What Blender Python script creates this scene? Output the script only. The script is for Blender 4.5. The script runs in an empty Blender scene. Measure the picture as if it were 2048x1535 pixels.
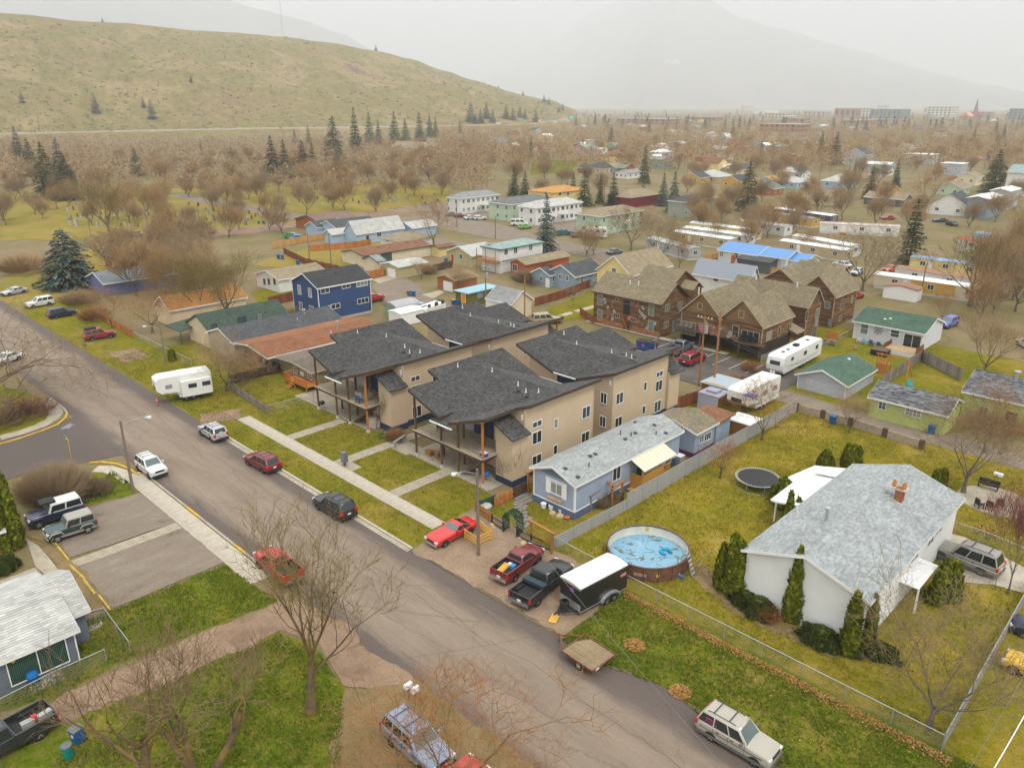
import bpy,math,random
import numpy as np
from mathutils import Vector,Matrix,noise
R=random.Random(7)
SC=bpy.context.scene
COL=SC.collection
rad=math.radians
# ---------------------------------------------------------------- camera, sky, sun, exposure
CAMH,FPX,PITCH,HEAD=35.0,1543.0,rad(19.865),rad(44.567)
cd=bpy.data.cameras.new('camera');cam=bpy.data.objects.new('camera',cd);COL.objects.link(cam)
cam.location=(0,0,CAMH);cam.rotation_euler=(math.pi/2-PITCH,0,HEAD)
cd.sensor_width=36;cd.lens=FPX/2048*36;cd.clip_start=0.3;cd.clip_end=60000
SC.camera=cam
SUN_EL,SUN_AZ=rad(58),rad(250)
W=bpy.data.worlds.new('World');SC.world=W;W.use_nodes=True
wn,wl=W.node_tree.nodes,W.node_tree.links
bg=wn['Background']
sky=wn.new('ShaderNodeTexSky');sky.sky_type = 'NISHITA';sky.sun_disc=False
sky.sun_elevation=SUN_EL;sky.sun_rotation=SUN_AZ;sky.air_density=1.0;sky.dust_density=4.0
hs=wn.new('ShaderNodeHueSaturation');hs.inputs['Saturation'].default_value=0.1
wl.new(sky.outputs[0],hs.inputs['Color'])
mx=wn.new('ShaderNodeMix');mx.data_type = 'RGBA';mx.inputs[0].default_value=0.8
wl.new(hs.outputs[0],mx.inputs[6]);mx.inputs[7].default_value=(9.3,9.45,9.6,1)   # overcast deck
wl.new(mx.outputs[2],bg.inputs[0]);bg.inputs[1].default_value=0.122
sd=bpy.data.lights.new('sun', 'SUN');sun=bpy.data.objects.new('sun',sd);COL.objects.link(sun)
sd.energy=1.5;sd.angle=rad(14);sd.color=(1,0.96,0.9)
sun.rotation_euler=(math.pi/2-SUN_EL,0,rad(70))
SC.view_settings.view_transform = 'Standard';SC.view_settings.look = 'None'
SC.view_settings.exposure=0.94;SC.view_settings.gamma=1;SC.view_settings.use_curve_mapping=False
SC.render.engine = 'CYCLES'
cy=SC.cycles
cy.max_bounces=5;cy.diffuse_bounces=3;cy.glossy_bounces=2;cy.transmission_bounces=3;cy.volume_bounces=1
cy.transparent_max_bounces=8;cy.caustics_reflective=False;cy.caustics_refractive=False
cy.use_denoising=True
# ---------------------------------------------------------------- survey: photo pixel -> point at height h
_F=Vector((-math.sin(HEAD)*math.cos(PITCH),math.cos(HEAD)*math.cos(PITCH),-math.sin(PITCH)))
_RT=Vector((math.cos(HEAD),math.sin(HEAD),0));_U=_RT.cross(_F)
def ray(u,v): return _F*FPX+_RT*(u-1024)-_U*(v-767.5)
def G(u,v,h=0.0):
 d=ray(u,v);q=d*((h-CAMH)/d.z);return Vector((q.x,q.y,h))
def P(q):
 d=Vector(q)-Vector((0,0,CAMH));k=d.dot(_F);return (1024+FPX*d.dot(_RT)/k,767.5-FPX*d.dot(_U)/k)
def onY(u,v,y):      # point of the vertical plane Y=y
 d=ray(u,v);t=y/d.y;return Vector((d.x*t,y,CAMH+d.z*t))
def onX(u,v,x):
 d=ray(u,v);t=x/d.x;return Vector((x,d.y*t,CAMH+d.z*t))
def hgt(top,bot):     # height of something standing at pixel bot and topping out at pixel row top
 q=G(*bot);lo,hi=0,60
 for _ in range(40):
  m=(lo+hi)/2
  if P((q.x,q.y,m))[1] > top: lo=m
  else: hi=m
 return lo
# ---------------------------------------------------------------- materials
MAT={}
def s2l(c): return tuple(((x/255+0.055)/1.055)**2.4 if x > 10 else x/255/12.92 for x in c)
class NT:
 def __init__(s,name):
  s.m=bpy.data.materials.new(name);s.m.use_nodes=True
  s.n=s.m.node_tree.nodes;s.l=s.m.node_tree.links;s.b=s.n['Principled BSDF']
 def new(s,t,**k):
  o=s.n.new(t)
  for a,b in k.items(): setattr(o,a,b)
  return o
 def coord(s,kind,scale=(1,1,1)):
  t=s.new('ShaderNodeTexCoord');m=s.new('ShaderNodeMapping')
  m.inputs['Scale'].default_value=scale if hasattr(scale, '__len__') else (scale,)*3
  s.l.new(t.outputs[kind],m.inputs[0]);return m.outputs[0]
 def noise(s,vec,scale,detail=4,rough=0.6,dist=0.0):
  t=s.new('ShaderNodeTexNoise');t.inputs['Scale'].default_value=scale;t.inputs['Detail'].default_value=detail
  t.inputs['Roughness'].default_value=rough;t.inputs['Distortion'].default_value=dist
  s.l.new(vec,t.inputs['Vector']);return t.outputs['Fac']
 def ramp(s,fac,stops):
  r=s.new('ShaderNodeValToRGB');e=r.color_ramp.elements
  while len(e) < len(stops): e.new(0.5)
  for i,(p,c) in enumerate(stops):
   e[i].position=p;e[i].color=(*c,1) if hasattr(c, '__len__') else (c,c,c,1)
  s.l.new(fac,r.inputs[0]);return r.outputs[0]
 def mix(s,fac,a,b,mode='MIX'):
  x=s.new('ShaderNodeMix');x.data_type = 'RGBA';x.blend_type=mode
  for i,q in ((0,fac),(6,a),(7,b)):
   if hasattr(q, 'is_linked') or hasattr(q, 'links'): s.l.new(q,x.inputs[i])
   elif i==0: x.inputs[0].default_value=q
   else: x.inputs[i].default_value=(*q[:3],1)
  return x.outputs[2]
 def math(s,op,a,b=0.0):
  x=s.new('ShaderNodeMath');x.operation=op
  for i,q in enumerate((a,b)):
   if hasattr(q, 'links'): s.l.new(q,x.inputs[i])
   else: x.inputs[i].default_value=q
  return x.outputs[0]
 def bump(s,h,st=0.4,dist=0.02):
  b=s.new('ShaderNodeBump');b.inputs['Strength'].default_value=st;b.inputs['Distance'].default_value=dist
  s.l.new(h,b.inputs['Height']);s.l.new(b.outputs[0],s.b.inputs['Normal'])
 def col(s,c): s.l.new(c,s.b.inputs['Base Color']) if hasattr(c, 'links') else setattr(s.b.inputs['Base Color'], 'default_value',(*c,1))
 def island(s):
  return s.new('ShaderNodeNewGeometry').outputs['Random Per Island']
def plain(name,c,rough=0.7,metal=0.0,var=0.12,scale=3.0,spec=0.3):
 """paint, plastic, concrete: one colour with soft wear"""
 if name in MAT: return MAT[name]
 t=NT(name);t.b.inputs['Roughness'].default_value=rough;t.b.inputs['Metallic'].default_value=metal
 t.b.inputs['Specular IOR Level'].default_value=spec
 if var:
  n=t.noise(t.coord('Object'),scale,5,0.65)
  k=t.ramp(n,[(0.3,1-var),(0.7,1+var)])
  t.col(t.mix(1.0,c,k, 'MULTIPLY'))
 else: t.col(c)
 MAT[name]=t.m;return t.m
def noisy(name,cols,scales,rough=0.9,bump=0.0,fine=0.25,space='Object',stretch=(1,1,1),dist=0.02):
 """ground-like: colours picked by large noise, grain by fine noise"""
 if name in MAT: return MAT[name]
 t=NT(name);v=t.coord(space,stretch);t.b.inputs['Roughness'].default_value=rough
 t.b.inputs['Specular IOR Level'].default_value=0.15
 n=t.noise(v,scales[0],8,0.68,0.3);k=len(cols)
 c=t.ramp(n,[(0.28+0.44*i/(k-1),q) for i,q in enumerate(cols)])
 f=t.noise(v,scales[1],6,0.8)
 c=t.mix(1.0,c,t.ramp(f,[(0.25,1-fine),(0.75,1+fine)]), 'MULTIPLY')
 t.col(c)
 if bump: t.bump(f,bump,dist)
 MAT[name]=t.m;return t.m
def tabs(name,c,var=0.3,rough=0.9,spot=None):
 """shingles, boards, bricks: each piece of geometry has its own tone"""
 if name in MAT: return MAT[name]
 t=NT(name);t.b.inputs['Roughness'].default_value=rough;t.b.inputs['Specular IOR Level'].default_value=0.15
 k=t.ramp(t.island(),[(0,1-var),(1,1+var)])
 a=t.mix(1.0,c,k, 'MULTIPLY')
 n=t.noise(t.coord('Object'),0.5,5,0.6)
 a=t.mix(1.0,a,t.ramp(n,[(0.3,0.86),(0.7,1.12)]), 'MULTIPLY')
 g=t.noise(t.coord('Object'),30,3,0.8)
 a=t.mix(1.0,a,t.ramp(g,[(0.3,0.8),(0.7,1.2)]), 'MULTIPLY')
 if spot: a=t.mix(t.ramp(t.noise(t.coord('Object'),1.7,6,0.7),[(0.5,0.0),(0.75,0.8)]),a,spot)
 t.col(a);MAT[name]=t.m;return t.m
def shing(name,c,tw=0.35,th=0.14,var=0.25):
 """far roofs: asphalt shingle print in UV metres"""
 if name in MAT: return MAT[name]
 t=NT(name);v=t.coord('UV');t.b.inputs['Roughness'].default_value=0.92;t.b.inputs['Specular IOR Level'].default_value=0.12
 b=t.new('ShaderNodeTexBrick');t.l.new(v,b.inputs['Vector'])
 b.inputs['Color1'].default_value=(1-var,1-var,1-var,1);b.inputs['Color2'].default_value=(1+var,1+var,1+var,1)
 b.inputs['Mortar'].default_value=(0.6,0.6,0.6,1);b.inputs['Scale'].default_value=1
 b.inputs['Brick Width'].default_value=tw;b.inputs['Row Height'].default_value=th;b.inputs['Mortar Size'].default_value=0.012
 n=t.noise(t.coord('Object'),0.7,6,0.65)
 a=t.mix(1.0,t.mix(1.0,c,b.outputs[0], 'MULTIPLY'),t.ramp(n,[(0.3,0.8),(0.7,1.2)]), 'MULTIPLY')
 t.col(a);t.bump(b.outputs['Fac'],0.4,-0.01);MAT[name]=t.m;return t.m
def wallm(name,c,step=0.2,vert=False,rough=0.75):
 """far walls: lap boards (or vertical grooves) as relief in UV metres"""
 if name in MAT: return MAT[name]
 t=NT(name);v=t.coord('UV');t.b.inputs['Roughness'].default_value=rough;t.b.inputs['Specular IOR Level'].default_value=0.2
 sx=t.new('ShaderNodeSeparateXYZ');t.l.new(v,sx.inputs[0])
 q=t.math('FRACT',t.math('DIVIDE',sx.outputs[0 if vert else 1],step))
 n=t.noise(t.coord('Object'),0.8,6,0.65)
 t.col(t.mix(1.0,c,t.ramp(n,[(0.3,0.88),(0.7,1.08)]), 'MULTIPLY'))
 t.bump(t.ramp(q,[(0.0,0.0),(0.12,1.0),(1.0,0.55)]),0.5,0.02);MAT[name]=t.m;return t.m
def glass(name,c=(0.03,0.035,0.04),rough=0.08):
 if name in MAT: return MAT[name]
 t=NT(name);t.col(c);t.b.inputs['Roughness'].default_value=rough;t.b.inputs['Specular IOR Level'].default_value=0.5
 MAT[name]=t.m;return t.m
def paint(name,c,rough=0.28):
 if name in MAT: return MAT[name]
 t=NT(name);t.b.inputs['Roughness'].default_value=rough;t.b.inputs['Coat Weight'].default_value=0.5;t.b.inputs['Coat Roughness'].default_value=0.12
 n=t.noise(t.coord('Object'),2.2,6,0.7)
 t.col(t.mix(t.ramp(n,[(0.45,0.0),(0.75,0.28)]),c,tuple(0.75*x+0.012 for x in c)))
 t.l.new(t.ramp(n,[(0.4,rough),(0.75,rough+0.2)]),t.b.inputs['Roughness']);MAT[name]=t.m;return t.m
# ---------------------------------------------------------------- mesh builder
class MB:
 def __init__(s): s.v=[];s.f=[];s.m=[]
 def add(s,vs,fs,m=0):
  o=len(s.v);s.v+=[tuple(p) for p in vs];s.f+=[tuple(i+o for i in f) for f in fs];s.m+=[m]*len(fs)
 def box(s,x0,y0,z0,x1,y1,z1,m=0):
  if x0 > x1: x0,x1=x1,x0
  if y0 > y1: y0,y1=y1,y0
  if z0 > z1: z0,z1=z1,z0
  s.add([(x0,y0,z0),(x1,y0,z0),(x1,y1,z0),(x0,y1,z0),(x0,y0,z1),(x1,y0,z1),(x1,y1,z1),(x0,y1,z1)],
              [(0,3,2,1),(4,5,6,7),(0,1,5,4),(1,2,6,5),(2,3,7,6),(3,0,4,7)],m)
 def poly(s,pts,m=0): s.add(pts,[tuple(range(len(pts)))],m)
 def ext(s,pts,vec,m=0):
  n=len(pts);b=[tuple(Vector(p)+Vector(vec)) for p in pts]
  s.add(list(pts)+b,[tuple(range(n)),tuple(range(2*n-1,n-1,-1))]+[(i,i+n,(i+1) % n+n,(i+1) % n) for i in range(n)],m)
 def beam(s,p,q,w,h,m=0):
  p,q=Vector(p),Vector(q);d=(q-p).normalized()
  a=d.cross(Vector((0,0,1)))
  if a.length < 1e-3: a=Vector((1,0,0))
  a.normalize();b=a.cross(d).normalized();a *= w/2;b *= h/2
  s.ext([p-a-b,p+a-b,p+a+b,p-a+b],q-p,m)
 def tube(s,p,q,r0,r1=None,n=8,m=0,cap=True):
  p,q=Vector(p),Vector(q);r1=r0 if r1 is None else r1;d=(q-p).normalized()
  a=d.orthogonal().normalized();b=d.cross(a);vs=[]
  for c,r in ((p,r0),(q,r1)):
   for i in range(n):
    t=2*math.pi*i/n;vs.append(c+a*(math.cos(t)*r)+b*(math.sin(t)*r))
  fs=[(i,(i+1) % n,(i+1) % n+n,i+n) for i in range(n)]
  if cap: fs+=[tuple(range(n-1,-1,-1)),tuple(range(n,2*n))]
  s.add(vs,fs,m)
 def path(s,pts,r,n=6,m=0):
  for a,b in zip(pts,pts[1:]): s.tube(a,b,r,r,n,m)
 def lathe(s,prof,c=(0,0,0),n=16,m=0):
  c=Vector(c);vs=[];k=len(prof)
  for i in range(n):
   t=2*math.pi*i/n
   for r,z in prof: vs.append((c.x+r*math.cos(t),c.y+r*math.sin(t),c.z+z))
  fs=[(i*k+j,((i+1) % n)*k+j,((i+1) % n)*k+j+1,i*k+j+1) for i in range(n) for j in range(k-1)]
  s.add(vs,fs,m)
 def mesh(s,name,mats,smooth=False,uv=True):
  me=bpy.data.meshes.new(name);me.from_pydata(s.v,[],s.f)
  for x in (mats if isinstance(mats,(list,tuple)) else [mats]): me.materials.append(x)
  if len(me.materials) > 1: me.polygons.foreach_set('material_index',s.m)
  if smooth: me.polygons.foreach_set('use_smooth',[True]*len(s.f))
  me.update()
  if uv and s.f:
   nf=len(me.polygons);nl=len(me.loops)
   nr=np.empty(nf*3);me.polygons.foreach_get('normal',nr);nr=nr.reshape(-1,3)
   tot=np.empty(nf,int);me.polygons.foreach_get('loop_total',tot)
   li=np.empty(nl,int);me.loops.foreach_get('vertex_index',li)
   co=np.array(s.v,float)[li];pn=np.repeat(nr,tot,0)
   ux=np.stack([-pn[:,1],pn[:,0],np.zeros(nl)],1);ln=np.linalg.norm(ux,axis=1)
   flat=ln < 0.05;ux[flat]=(1,0,0);ln[flat]=1;ux /= ln[:,None]
   vx=np.cross(pn,ux);w=np.stack([(co*ux).sum(1),(co*vx).sum(1)],1)
   l=me.uv_layers.new(name='UVMap');l.data.foreach_set('uv',w.ravel())
  return me
 def build(s,name,mats,par=None,smooth=False,uv=True,loc=None):
  return put(name,s.mesh(name,mats,smooth,uv),par,loc)
def islands(mb):
 par=list(range(len(mb.v)))
 def find(i):
  while par[i]!=i: par[i]=par[par[i]];i=par[i]
  return i
 for f in mb.f:
  a=find(f[0])
  for i in f[1:]: par[find(i)]=a
 g={}
 for k,f in enumerate(mb.f): g.setdefault(find(f[0]),[]).append(k)
 return list(g.values())
def split(mb,name,mats,par=None,**k):
 """every separate piece of the builder becomes an object of its own"""
 out=[]
 for fs in islands(mb):
  b=MB();ix={}
  for j in fs:
   for i in mb.f[j]:
    if i not in ix: ix[i]=len(b.v);b.v.append(mb.v[i])
   b.f.append(tuple(ix[i] for i in mb.f[j]));b.m.append(mb.m[j])
  out.append(b.build(name,mats,par,**k))
 return out
def put(name,me,par=None,loc=None,rz=0):
 o=bpy.data.objects.new(name,me);COL.objects.link(o)
 if par is not None: o.parent=par
 if loc is not None: o.location=loc
 if rz: o.rotation_euler=(0,0,rz)
 return o
def tag(o,label=None,cat=None,group=None,kind=None):
 if label: o['label']=label
 if cat: o['category']=cat
 if group: o['group']=group
 if kind: o['kind']=kind
 return o
def thing(name,label,cat,loc=(0,0,0),rz=0.0,group=None):
 o=bpy.data.objects.new(name,None);COL.objects.link(o);o.location=loc;o.rotation_euler=(0,0,rz)
 o.empty_display_size=0.2
 return tag(o,label,cat,group)
def stuff(o): o['kind'] = 'stuff';return o
def dup(root,loc,rz=0.0,sc=None,label=None,group=None):
 r=root.copy();COL.objects.link(r);r.location=loc;r.rotation_euler=(0,0,rz)
 if sc: r.scale=sc if hasattr(sc, '__len__') else (sc,)*3
 if label: r['label']=label
 if group: r['group']=group
 for ch in KIDS.get(root.name,[]) or root.children:
  c=ch.copy();COL.objects.link(c);c.parent=r
  for g in ch.children:
   d=g.copy();COL.objects.link(d);d.parent=c
 return r
KIDS={}
def struct(name,mb,m,**k): return tag(mb.build(name,m,**k),kind='structure')
# clip a convex polygon (list of 2-D points) to lo <= axis <= hi
def clip(poly,ax,lo,hi):
 for sgn,lim in ((1,lo),(-1,-hi)):
  out=[];n=len(poly)
  for i in range(n):
   a,b=poly[i],poly[(i+1) % n];fa,fb=sgn*a[ax]-lim,sgn*b[ax]-lim
   if fa>=0: out.append(a)
   if (fa>=0)!=(fb>=0):
    t=fa/(fa-fb);out.append((a[0]+(b[0]-a[0])*t,a[1]+(b[1]-a[1])*t))
  poly=out
  if len(poly) < 3: return []
 return poly
def lap(mb,org,ud,poly,step=0.2,out=0.03,nrm=None,m=0,seam=0):
 """lap boards on a wall: org + u*ud + z, poly in (u, z); each board leans out at its foot"""
 org,ud=Vector(org),Vector(ud);nrm=Vector(nrm);z0=min(p[1] for p in poly);z1=max(p[1] for p in poly)
 k=0
 while z0+k*step < z1-1e-3:
  a,b=z0+k*step,min(z0+(k+1)*step,z1);c=clip(poly,1,a,b);k+=1
  if not c: continue
  us=[p[0] for p in c];runs=[(min(us),max(us))]
  if seam:
   x=min(us)+R.uniform(0.3,1)*seam;runs=[];l=min(us)
   while x < max(us)-0.4: runs.append((l,x-0.006));l=x;x+=seam*R.uniform(0.8,1.1)
   runs.append((l,max(us)))
  for l,h in runs:
   d=clip(c,0,l,h) if seam else c
   if not d: continue
   vs=[org+ud*u+Vector((0,0,z))+nrm*(0.004+out*(1-(z-a)/step)) for u,z in d]
   lo=sorted([i for i in range(len(d)) if d[i][1] < a+1e-4],key=lambda i: d[i][0])
   n=len(vs);fs=[tuple(range(n))]
   if len(lo)>=2:
    vs+=[org+ud*d[lo[0]][0]+Vector((0,0,a)),org+ud*d[lo[-1]][0]+Vector((0,0,a))]
    fs.append((lo[0],n,n+1,lo[-1]))
   mb.add(vs,fs,m)
def shingles(mb,p0,ud,sd,poly,tw=0.33,th=0.15,lift=0.02,m=0):
 """courses of shingle tabs on a roof plane: p0 + u*ud + s*sd (s runs up the slope), poly convex in (u, s)"""
 p0,ud,sd=Vector(p0),Vector(ud),Vector(sd);n=ud.cross(sd).normalized()
 if n.z < 0: n=-n
 s0=min(p[1] for p in poly);s1=max(p[1] for p in poly);r=0
 while s0+r*th < s1-1e-3:
  a,b=s0+r*th,min(s0+(r+1)*th,s1);r+=1
  c=clip(poly,1,a,b)
  if not c: continue
  lo=[min(p[0] for p in c),max(p[0] for p in c)]
  x=lo[0]-R.random()*tw
  while x < lo[1]:
   w=tw*R.uniform(0.8,1.2);xa,xb=max(x,lo[0]),min(x+w-0.008,lo[1]);x+=w
   if xb-xa < 0.03: continue
   d=c
   if len(c)!=4 or abs(min(p[0] for p in c if p[1] < a+1e-3)-lo[0]) > 0.02 or abs(max(p[0] for p in c if p[1] > b-1e-3)-lo[1]) > 0.02:
    d=clip(c,0,xa,xb)
    if not d: continue
    q=[p0+ud*u+sd*s+n*(0.004+lift*(1-(s-a)/th)) for u,s in d];mb.add(q,[tuple(range(len(q)))],m);continue
   h=n*(lift*R.uniform(0.7,1.3));A=p0+ud*xa+sd*a;B=p0+ud*xb+sd*a
   mb.add([A+h,B+h,p0+ud*xb+sd*(b+0.01)+n*0.004,p0+ud*xa+sd*(b+0.01)+n*0.004,A,B],[(0,1,2,3),(4,5,1,0)],m)
# ================================================================ SETTING
m_ground=noisy('ground_mat',[(0.12,0.11,0.03),(0.21,0.155,0.085),(0.15,0.13,0.045),(0.25,0.185,0.115)],(0.05,3.0),bump=0.5,fine=0.35,dist=0.1)
def lawnm(name,g,d,e=(0.22,0.18,0.065),s=0.16):
 """grass: green, worn and straw-coloured patches with fine blade grain"""
 if name in MAT: return MAT[name]
 t=NT(name);v=t.coord('Object');t.b.inputs['Roughness'].default_value=1.0;t.b.inputs['Specular IOR Level'].default_value=0.0
 n=t.noise(v,s,9,0.72,0.4);c=t.ramp(n,[(0.36,g),(0.46,tuple(0.6*a+0.4*b for a,b in zip(g,d))),(0.55,d),(0.66,e)])
 n2=t.noise(v,1.3,6,0.75);c=t.mix(t.ramp(n2,[(0.42,0.0),(0.68,0.7)]),c,e)
 n3=t.noise(v,7.0,5,0.8);c=t.mix(1.0,c,t.ramp(n3,[(0.25,0.55),(0.75,1.45)]), 'MULTIPLY')
 t.col(c);t.bump(n3,0.9,0.08);MAT[name]=t.m;return t.m
m_lawn=lawnm('lawn_mat',(0.088,0.118,0.004),(0.165,0.145,0.010),(0.26,0.19,0.045))
m_lawn_dry=lawnm('dry_lawn_mat',(0.115,0.126,0.004),(0.205,0.165,0.010),(0.31,0.225,0.05))
m_lawn_green=lawnm('green_lawn_mat',(0.060,0.115,0.004),(0.120,0.138,0.008),(0.235,0.175,0.045))
m_cem=lawnm('cemetery_mat',(0.15,0.15,0.03),(0.25,0.19,0.045),(0.27,0.2,0.07),0.05)
m_dirt=noisy('dirt_mat',[(0.14,0.09,0.06),(0.24,0.16,0.105),(0.29,0.205,0.14)],(0.35,6),bump=0.4,fine=0.25)
m_gravel=noisy('gravel_mat',[(0.19,0.135,0.09),(0.25,0.175,0.115),(0.30,0.225,0.155)],(0.4,11),bump=0.9,fine=0.55)
m_conc=noisy('concrete_mat',[(0.30,0.26,0.20),(0.42,0.375,0.30),(0.47,0.43,0.36)],(0.5,9),rough=0.85,bump=0.1,fine=0.12)
m_conc_old=noisy('old_concrete_mat',[(0.24,0.205,0.155),(0.34,0.295,0.22),(0.41,0.36,0.28)],(0.7,9),rough=0.85,bump=0.2,fine=0.2)
m_asph_dark=noisy('dark_asphalt_mat',[(0.06,0.052,0.05),(0.10,0.085,0.075),(0.14,0.12,0.10)],(0.25,14),rough=0.8,bump=0.3,fine=0.2)
m_asph_pad=noisy('pad_asphalt_mat',[(0.085,0.07,0.05),(0.19,0.152,0.115),(0.21,0.17,0.13),(0.26,0.215,0.165)],(0.55,12),rough=0.85,bump=0.3,fine=0.3,stretch=(1,0.4,1))
m_leafy=noisy('leaf_litter_mat',[(0.13,0.11,0.04),(0.19,0.135,0.065),(0.24,0.165,0.075)],(0.5,9),bump=0.7,fine=0.5)
m_yellow=plain('yellow_kerb_paint',(0.50,0.31,0.03),0.7,var=0.3,scale=2)
m_white_line=plain('line_paint',(0.6,0.58,0.52),0.8,var=0.25,scale=3)
def streetm():
 t=NT('street_mat');v=t.coord('Object');t.b.inputs['Roughness'].default_value=0.82;t.b.inputs['Specular IOR Level'].default_value=0.25
 sx=t.new('ShaderNodeSeparateXYZ');t.l.new(v,sx.inputs[0])
 w=t.noise(t.coord('Object',(0.12,0.5,1)),1.0,7,0.7)
 off=t.math('ABSOLUTE',t.math('SUBTRACT',sx.outputs[1],28.7))
 e=t.math('ADD',off,t.math('MULTIPLY',t.math('SUBTRACT',w,0.5),3.6))
 edge=t.ramp(t.math('DIVIDE',e,8.0),[(0.36,0.0),(0.5,0.85),(0.9,1.0)])
 n=t.noise(t.coord('Object',(0.18,1.2,1)),0.55,8,0.7)
 c=t.ramp(n,[(0.3,(0.165,0.125,0.092)),(0.5,(0.215,0.165,0.122)),(0.72,(0.255,0.20,0.15))])
 c=t.mix(edge,c,(0.095,0.075,0.066))
 f=t.noise(v,16,5,0.8);c=t.mix(1.0,c,t.ramp(f,[(0.25,0.74),(0.75,1.26)]), 'MULTIPLY')
 cr=t.new('ShaderNodeTexVoronoi');cr.feature = 'DISTANCE_TO_EDGE';cr.inputs['Scale'].default_value=0.12;cr.inputs['Randomness'].default_value=1
 wv=t.noise(v,0.9,5,0.7);va=t.new('ShaderNodeVectorMath');va.operation = 'ADD'
 cb=t.new('ShaderNodeCombineXYZ');t.l.new(t.math('MULTIPLY',wv,2.2),cb.inputs[0]);t.l.new(t.math('MULTIPLY',wv,2.2),cb.inputs[1])
 t.l.new(v,va.inputs[0]);t.l.new(cb.outputs[0],va.inputs[1]);t.l.new(va.outputs[0],cr.inputs['Vector'])
 c=t.mix(t.ramp(cr.outputs['Distance'],[(0.0,0.42),(0.006,0.0)]),c,(0.06,0.05,0.043))
 t.col(c);t.bump(f,0.3,0.02);return t.m
m_street=streetm()
_pz=[0.0]
def patch(name,m,pts,z=None,jag=None):
 jag=(0.07 if 'pad' in m.name or 'street' in m.name else 0.0 if 'concrete' in m.name or 'asphalt' in m.name else 0.35) if jag is None else jag
 """a ground sheet; pts are photo pixels (2-tuples of ints > 60) or world points as ('w', x, y)"""
 mb=MB();_pz[0]+=0.0014;z=z if z is not None else 0.012+_pz[0]
 q=[Vector((p[1],p[2],0)) if p[0]=='w' else G(*p) for p in pts]
 if jag:      # worn, uneven edges
  o=[]
  for a,b in zip(q,q[1:]+q[:1]):
   n=max(1,int((b-a).length/0.5)) if (b-a).length < 60 else 12;d=(b-a).normalized();s_=Vector((-d.y,d.x,0))
   for i in range(n): x=a.lerp(b,i/n);o.append(x+s_*jag*(noise.noise(x*0.35)*1.6+noise.noise(x*1.9)))
  q=o
 mb.poly([(a.x,a.y,z) for a in q]);return struct(name,mb,m)
def rect(name,m,x0,x1,y0,y1,z=None): return patch(name,m,[('w',x0,y0),('w',x1,y0),('w',x1,y1),('w',x0,y1)],z)
mb=MB();mb.poly([(-27500,-3900,0),(3900,-3900,0),(3900,27500,0),(-27500,27500,0)]);struct('ground',mb,m_ground)
# lawns and yards
rect('verge_lawn',m_lawn,-86,-45.4,34.1,37.3)
rect('front_lawn',m_lawn,-85,-44,38.9,47)
rect('front_yard',m_lawn,-44,-37,42,48)
rect('side_yard',m_lawn_dry,-47,-37,48,88)
patch('back_lawn',m_lawn_dry,[('w',-37,42.2),('w',16,42.2),('w',16,88),('w',-37,88)])
patch('roadside_lawn',m_lawn_green,[(1122,1274),(1250,1175),('w',-29.3,42.2),('w',16,42.2),('w',16,37.5),(1560,1535),(1402,1428),(1320,1368),(1217,1331)])
rect('lot_lawn',m_lawn,-118,-85,34.2,47.5)
patch('far_verge',m_lawn,[(210,728),(160,695),(82,650),(40,620),(150,590),(215,640),(330,700)])
patch('corner_lawn',m_lawn,[(0,880),(95,855),(118,838),(95,800),(0,770)])
patch('triangle_lawn',m_lawn_green,[(165,1015),(190,940),(225,940),(262,975),(278,985)])
patch('house_lawn',m_lawn_green,[(222,1222),(450,1126),(560,1205),(200,1345),(120,1400),(0,1420),(0,1345),(150,1250)])
patch('tree_lawn',m_lawn_green,[(0,1500),(180,1420),(560,1262),(640,1300),(690,1390),(680,1520),(620,1700),(0,1800)])
patch('back_garden',m_lawn,[(1600,745),(1680,690),(1740,690),(1870,720),(1790,770),(1690,880)])
rect('neighbour_lawn',m_lawn,-60,-20,93,128)
patch('olive_lawn',m_lawn,[(475,765),(560,740),(640,790),(540,825)])
patch('cemetery',m_cem,[(0,480),(0,385),(300,372),(560,365),(900,372),(900,400),(780,418),(500,455),(330,470),(200,480)])
patch('field',m_cem,[(0,560),(0,600),(60,620),(200,560),(300,480),(240,478)])
patch('tan_yard',m_cem,[(500,530),(600,500),(760,470),(830,500),(700,540),(610,540)])
patch('olive_garden',m_lawn,[(1090,620),(1185,580),(1240,560),(1190,640),(1130,640)])
patch('park_lawn',m_lawn_green,[(1065,320),(1160,322),(1140,345),(1060,350)])
patch('cottage_lawn',m_lawn,[(560,600),(640,580),(700,560),(590,560),(500,585),(520,610)])
# roads
rect('street',m_street,-420,40,24,34)
patch('street_shoulder',m_street,[('w',-45.3,33.98),('w',40,33.98),('w',40,37.6),(1560,1535),(1402,1430),(1320,1370),(1217,1333),(1122,1275)])
patch('side_street',m_street,[('w',-97,24.02),('w',-82,24.02),('w',-84,15),('w',-84,-60),('w',-95,-60),('w',-95,15)])
rect('back_street',m_asph_pad,-330,-46,131,140)
patch('cemetery_road',m_dirt,[(190,487),(270,478),(330,470),(520,452),(760,420),(880,412),(880,420),(770,430),(520,465),(330,482),(200,500)])
patch('alley',m_asph_pad,[('w',-52,88.3),('w',20,86.2),('w',20,90.3),('w',-52,92.2)])
patch('gravel_lot',m_gravel,[(825,1099),(870,1062),(955,1010),(1045,1062),(1105,1100),(1250,1172),(1125,1274)])
patch('dirt_driveway',m_dirt,[(0,1490),(120,1390),(300,1310),(555,1203),(625,1215),(700,1262),(640,1290),(560,1262),(330,1370),(180,1425),(60,1475),(0,1520)])
patch('dirt_apron',m_dirt,[(590,1225),(700,1262),(830,1362),(790,1390),(690,1370),(640,1300)])
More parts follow.
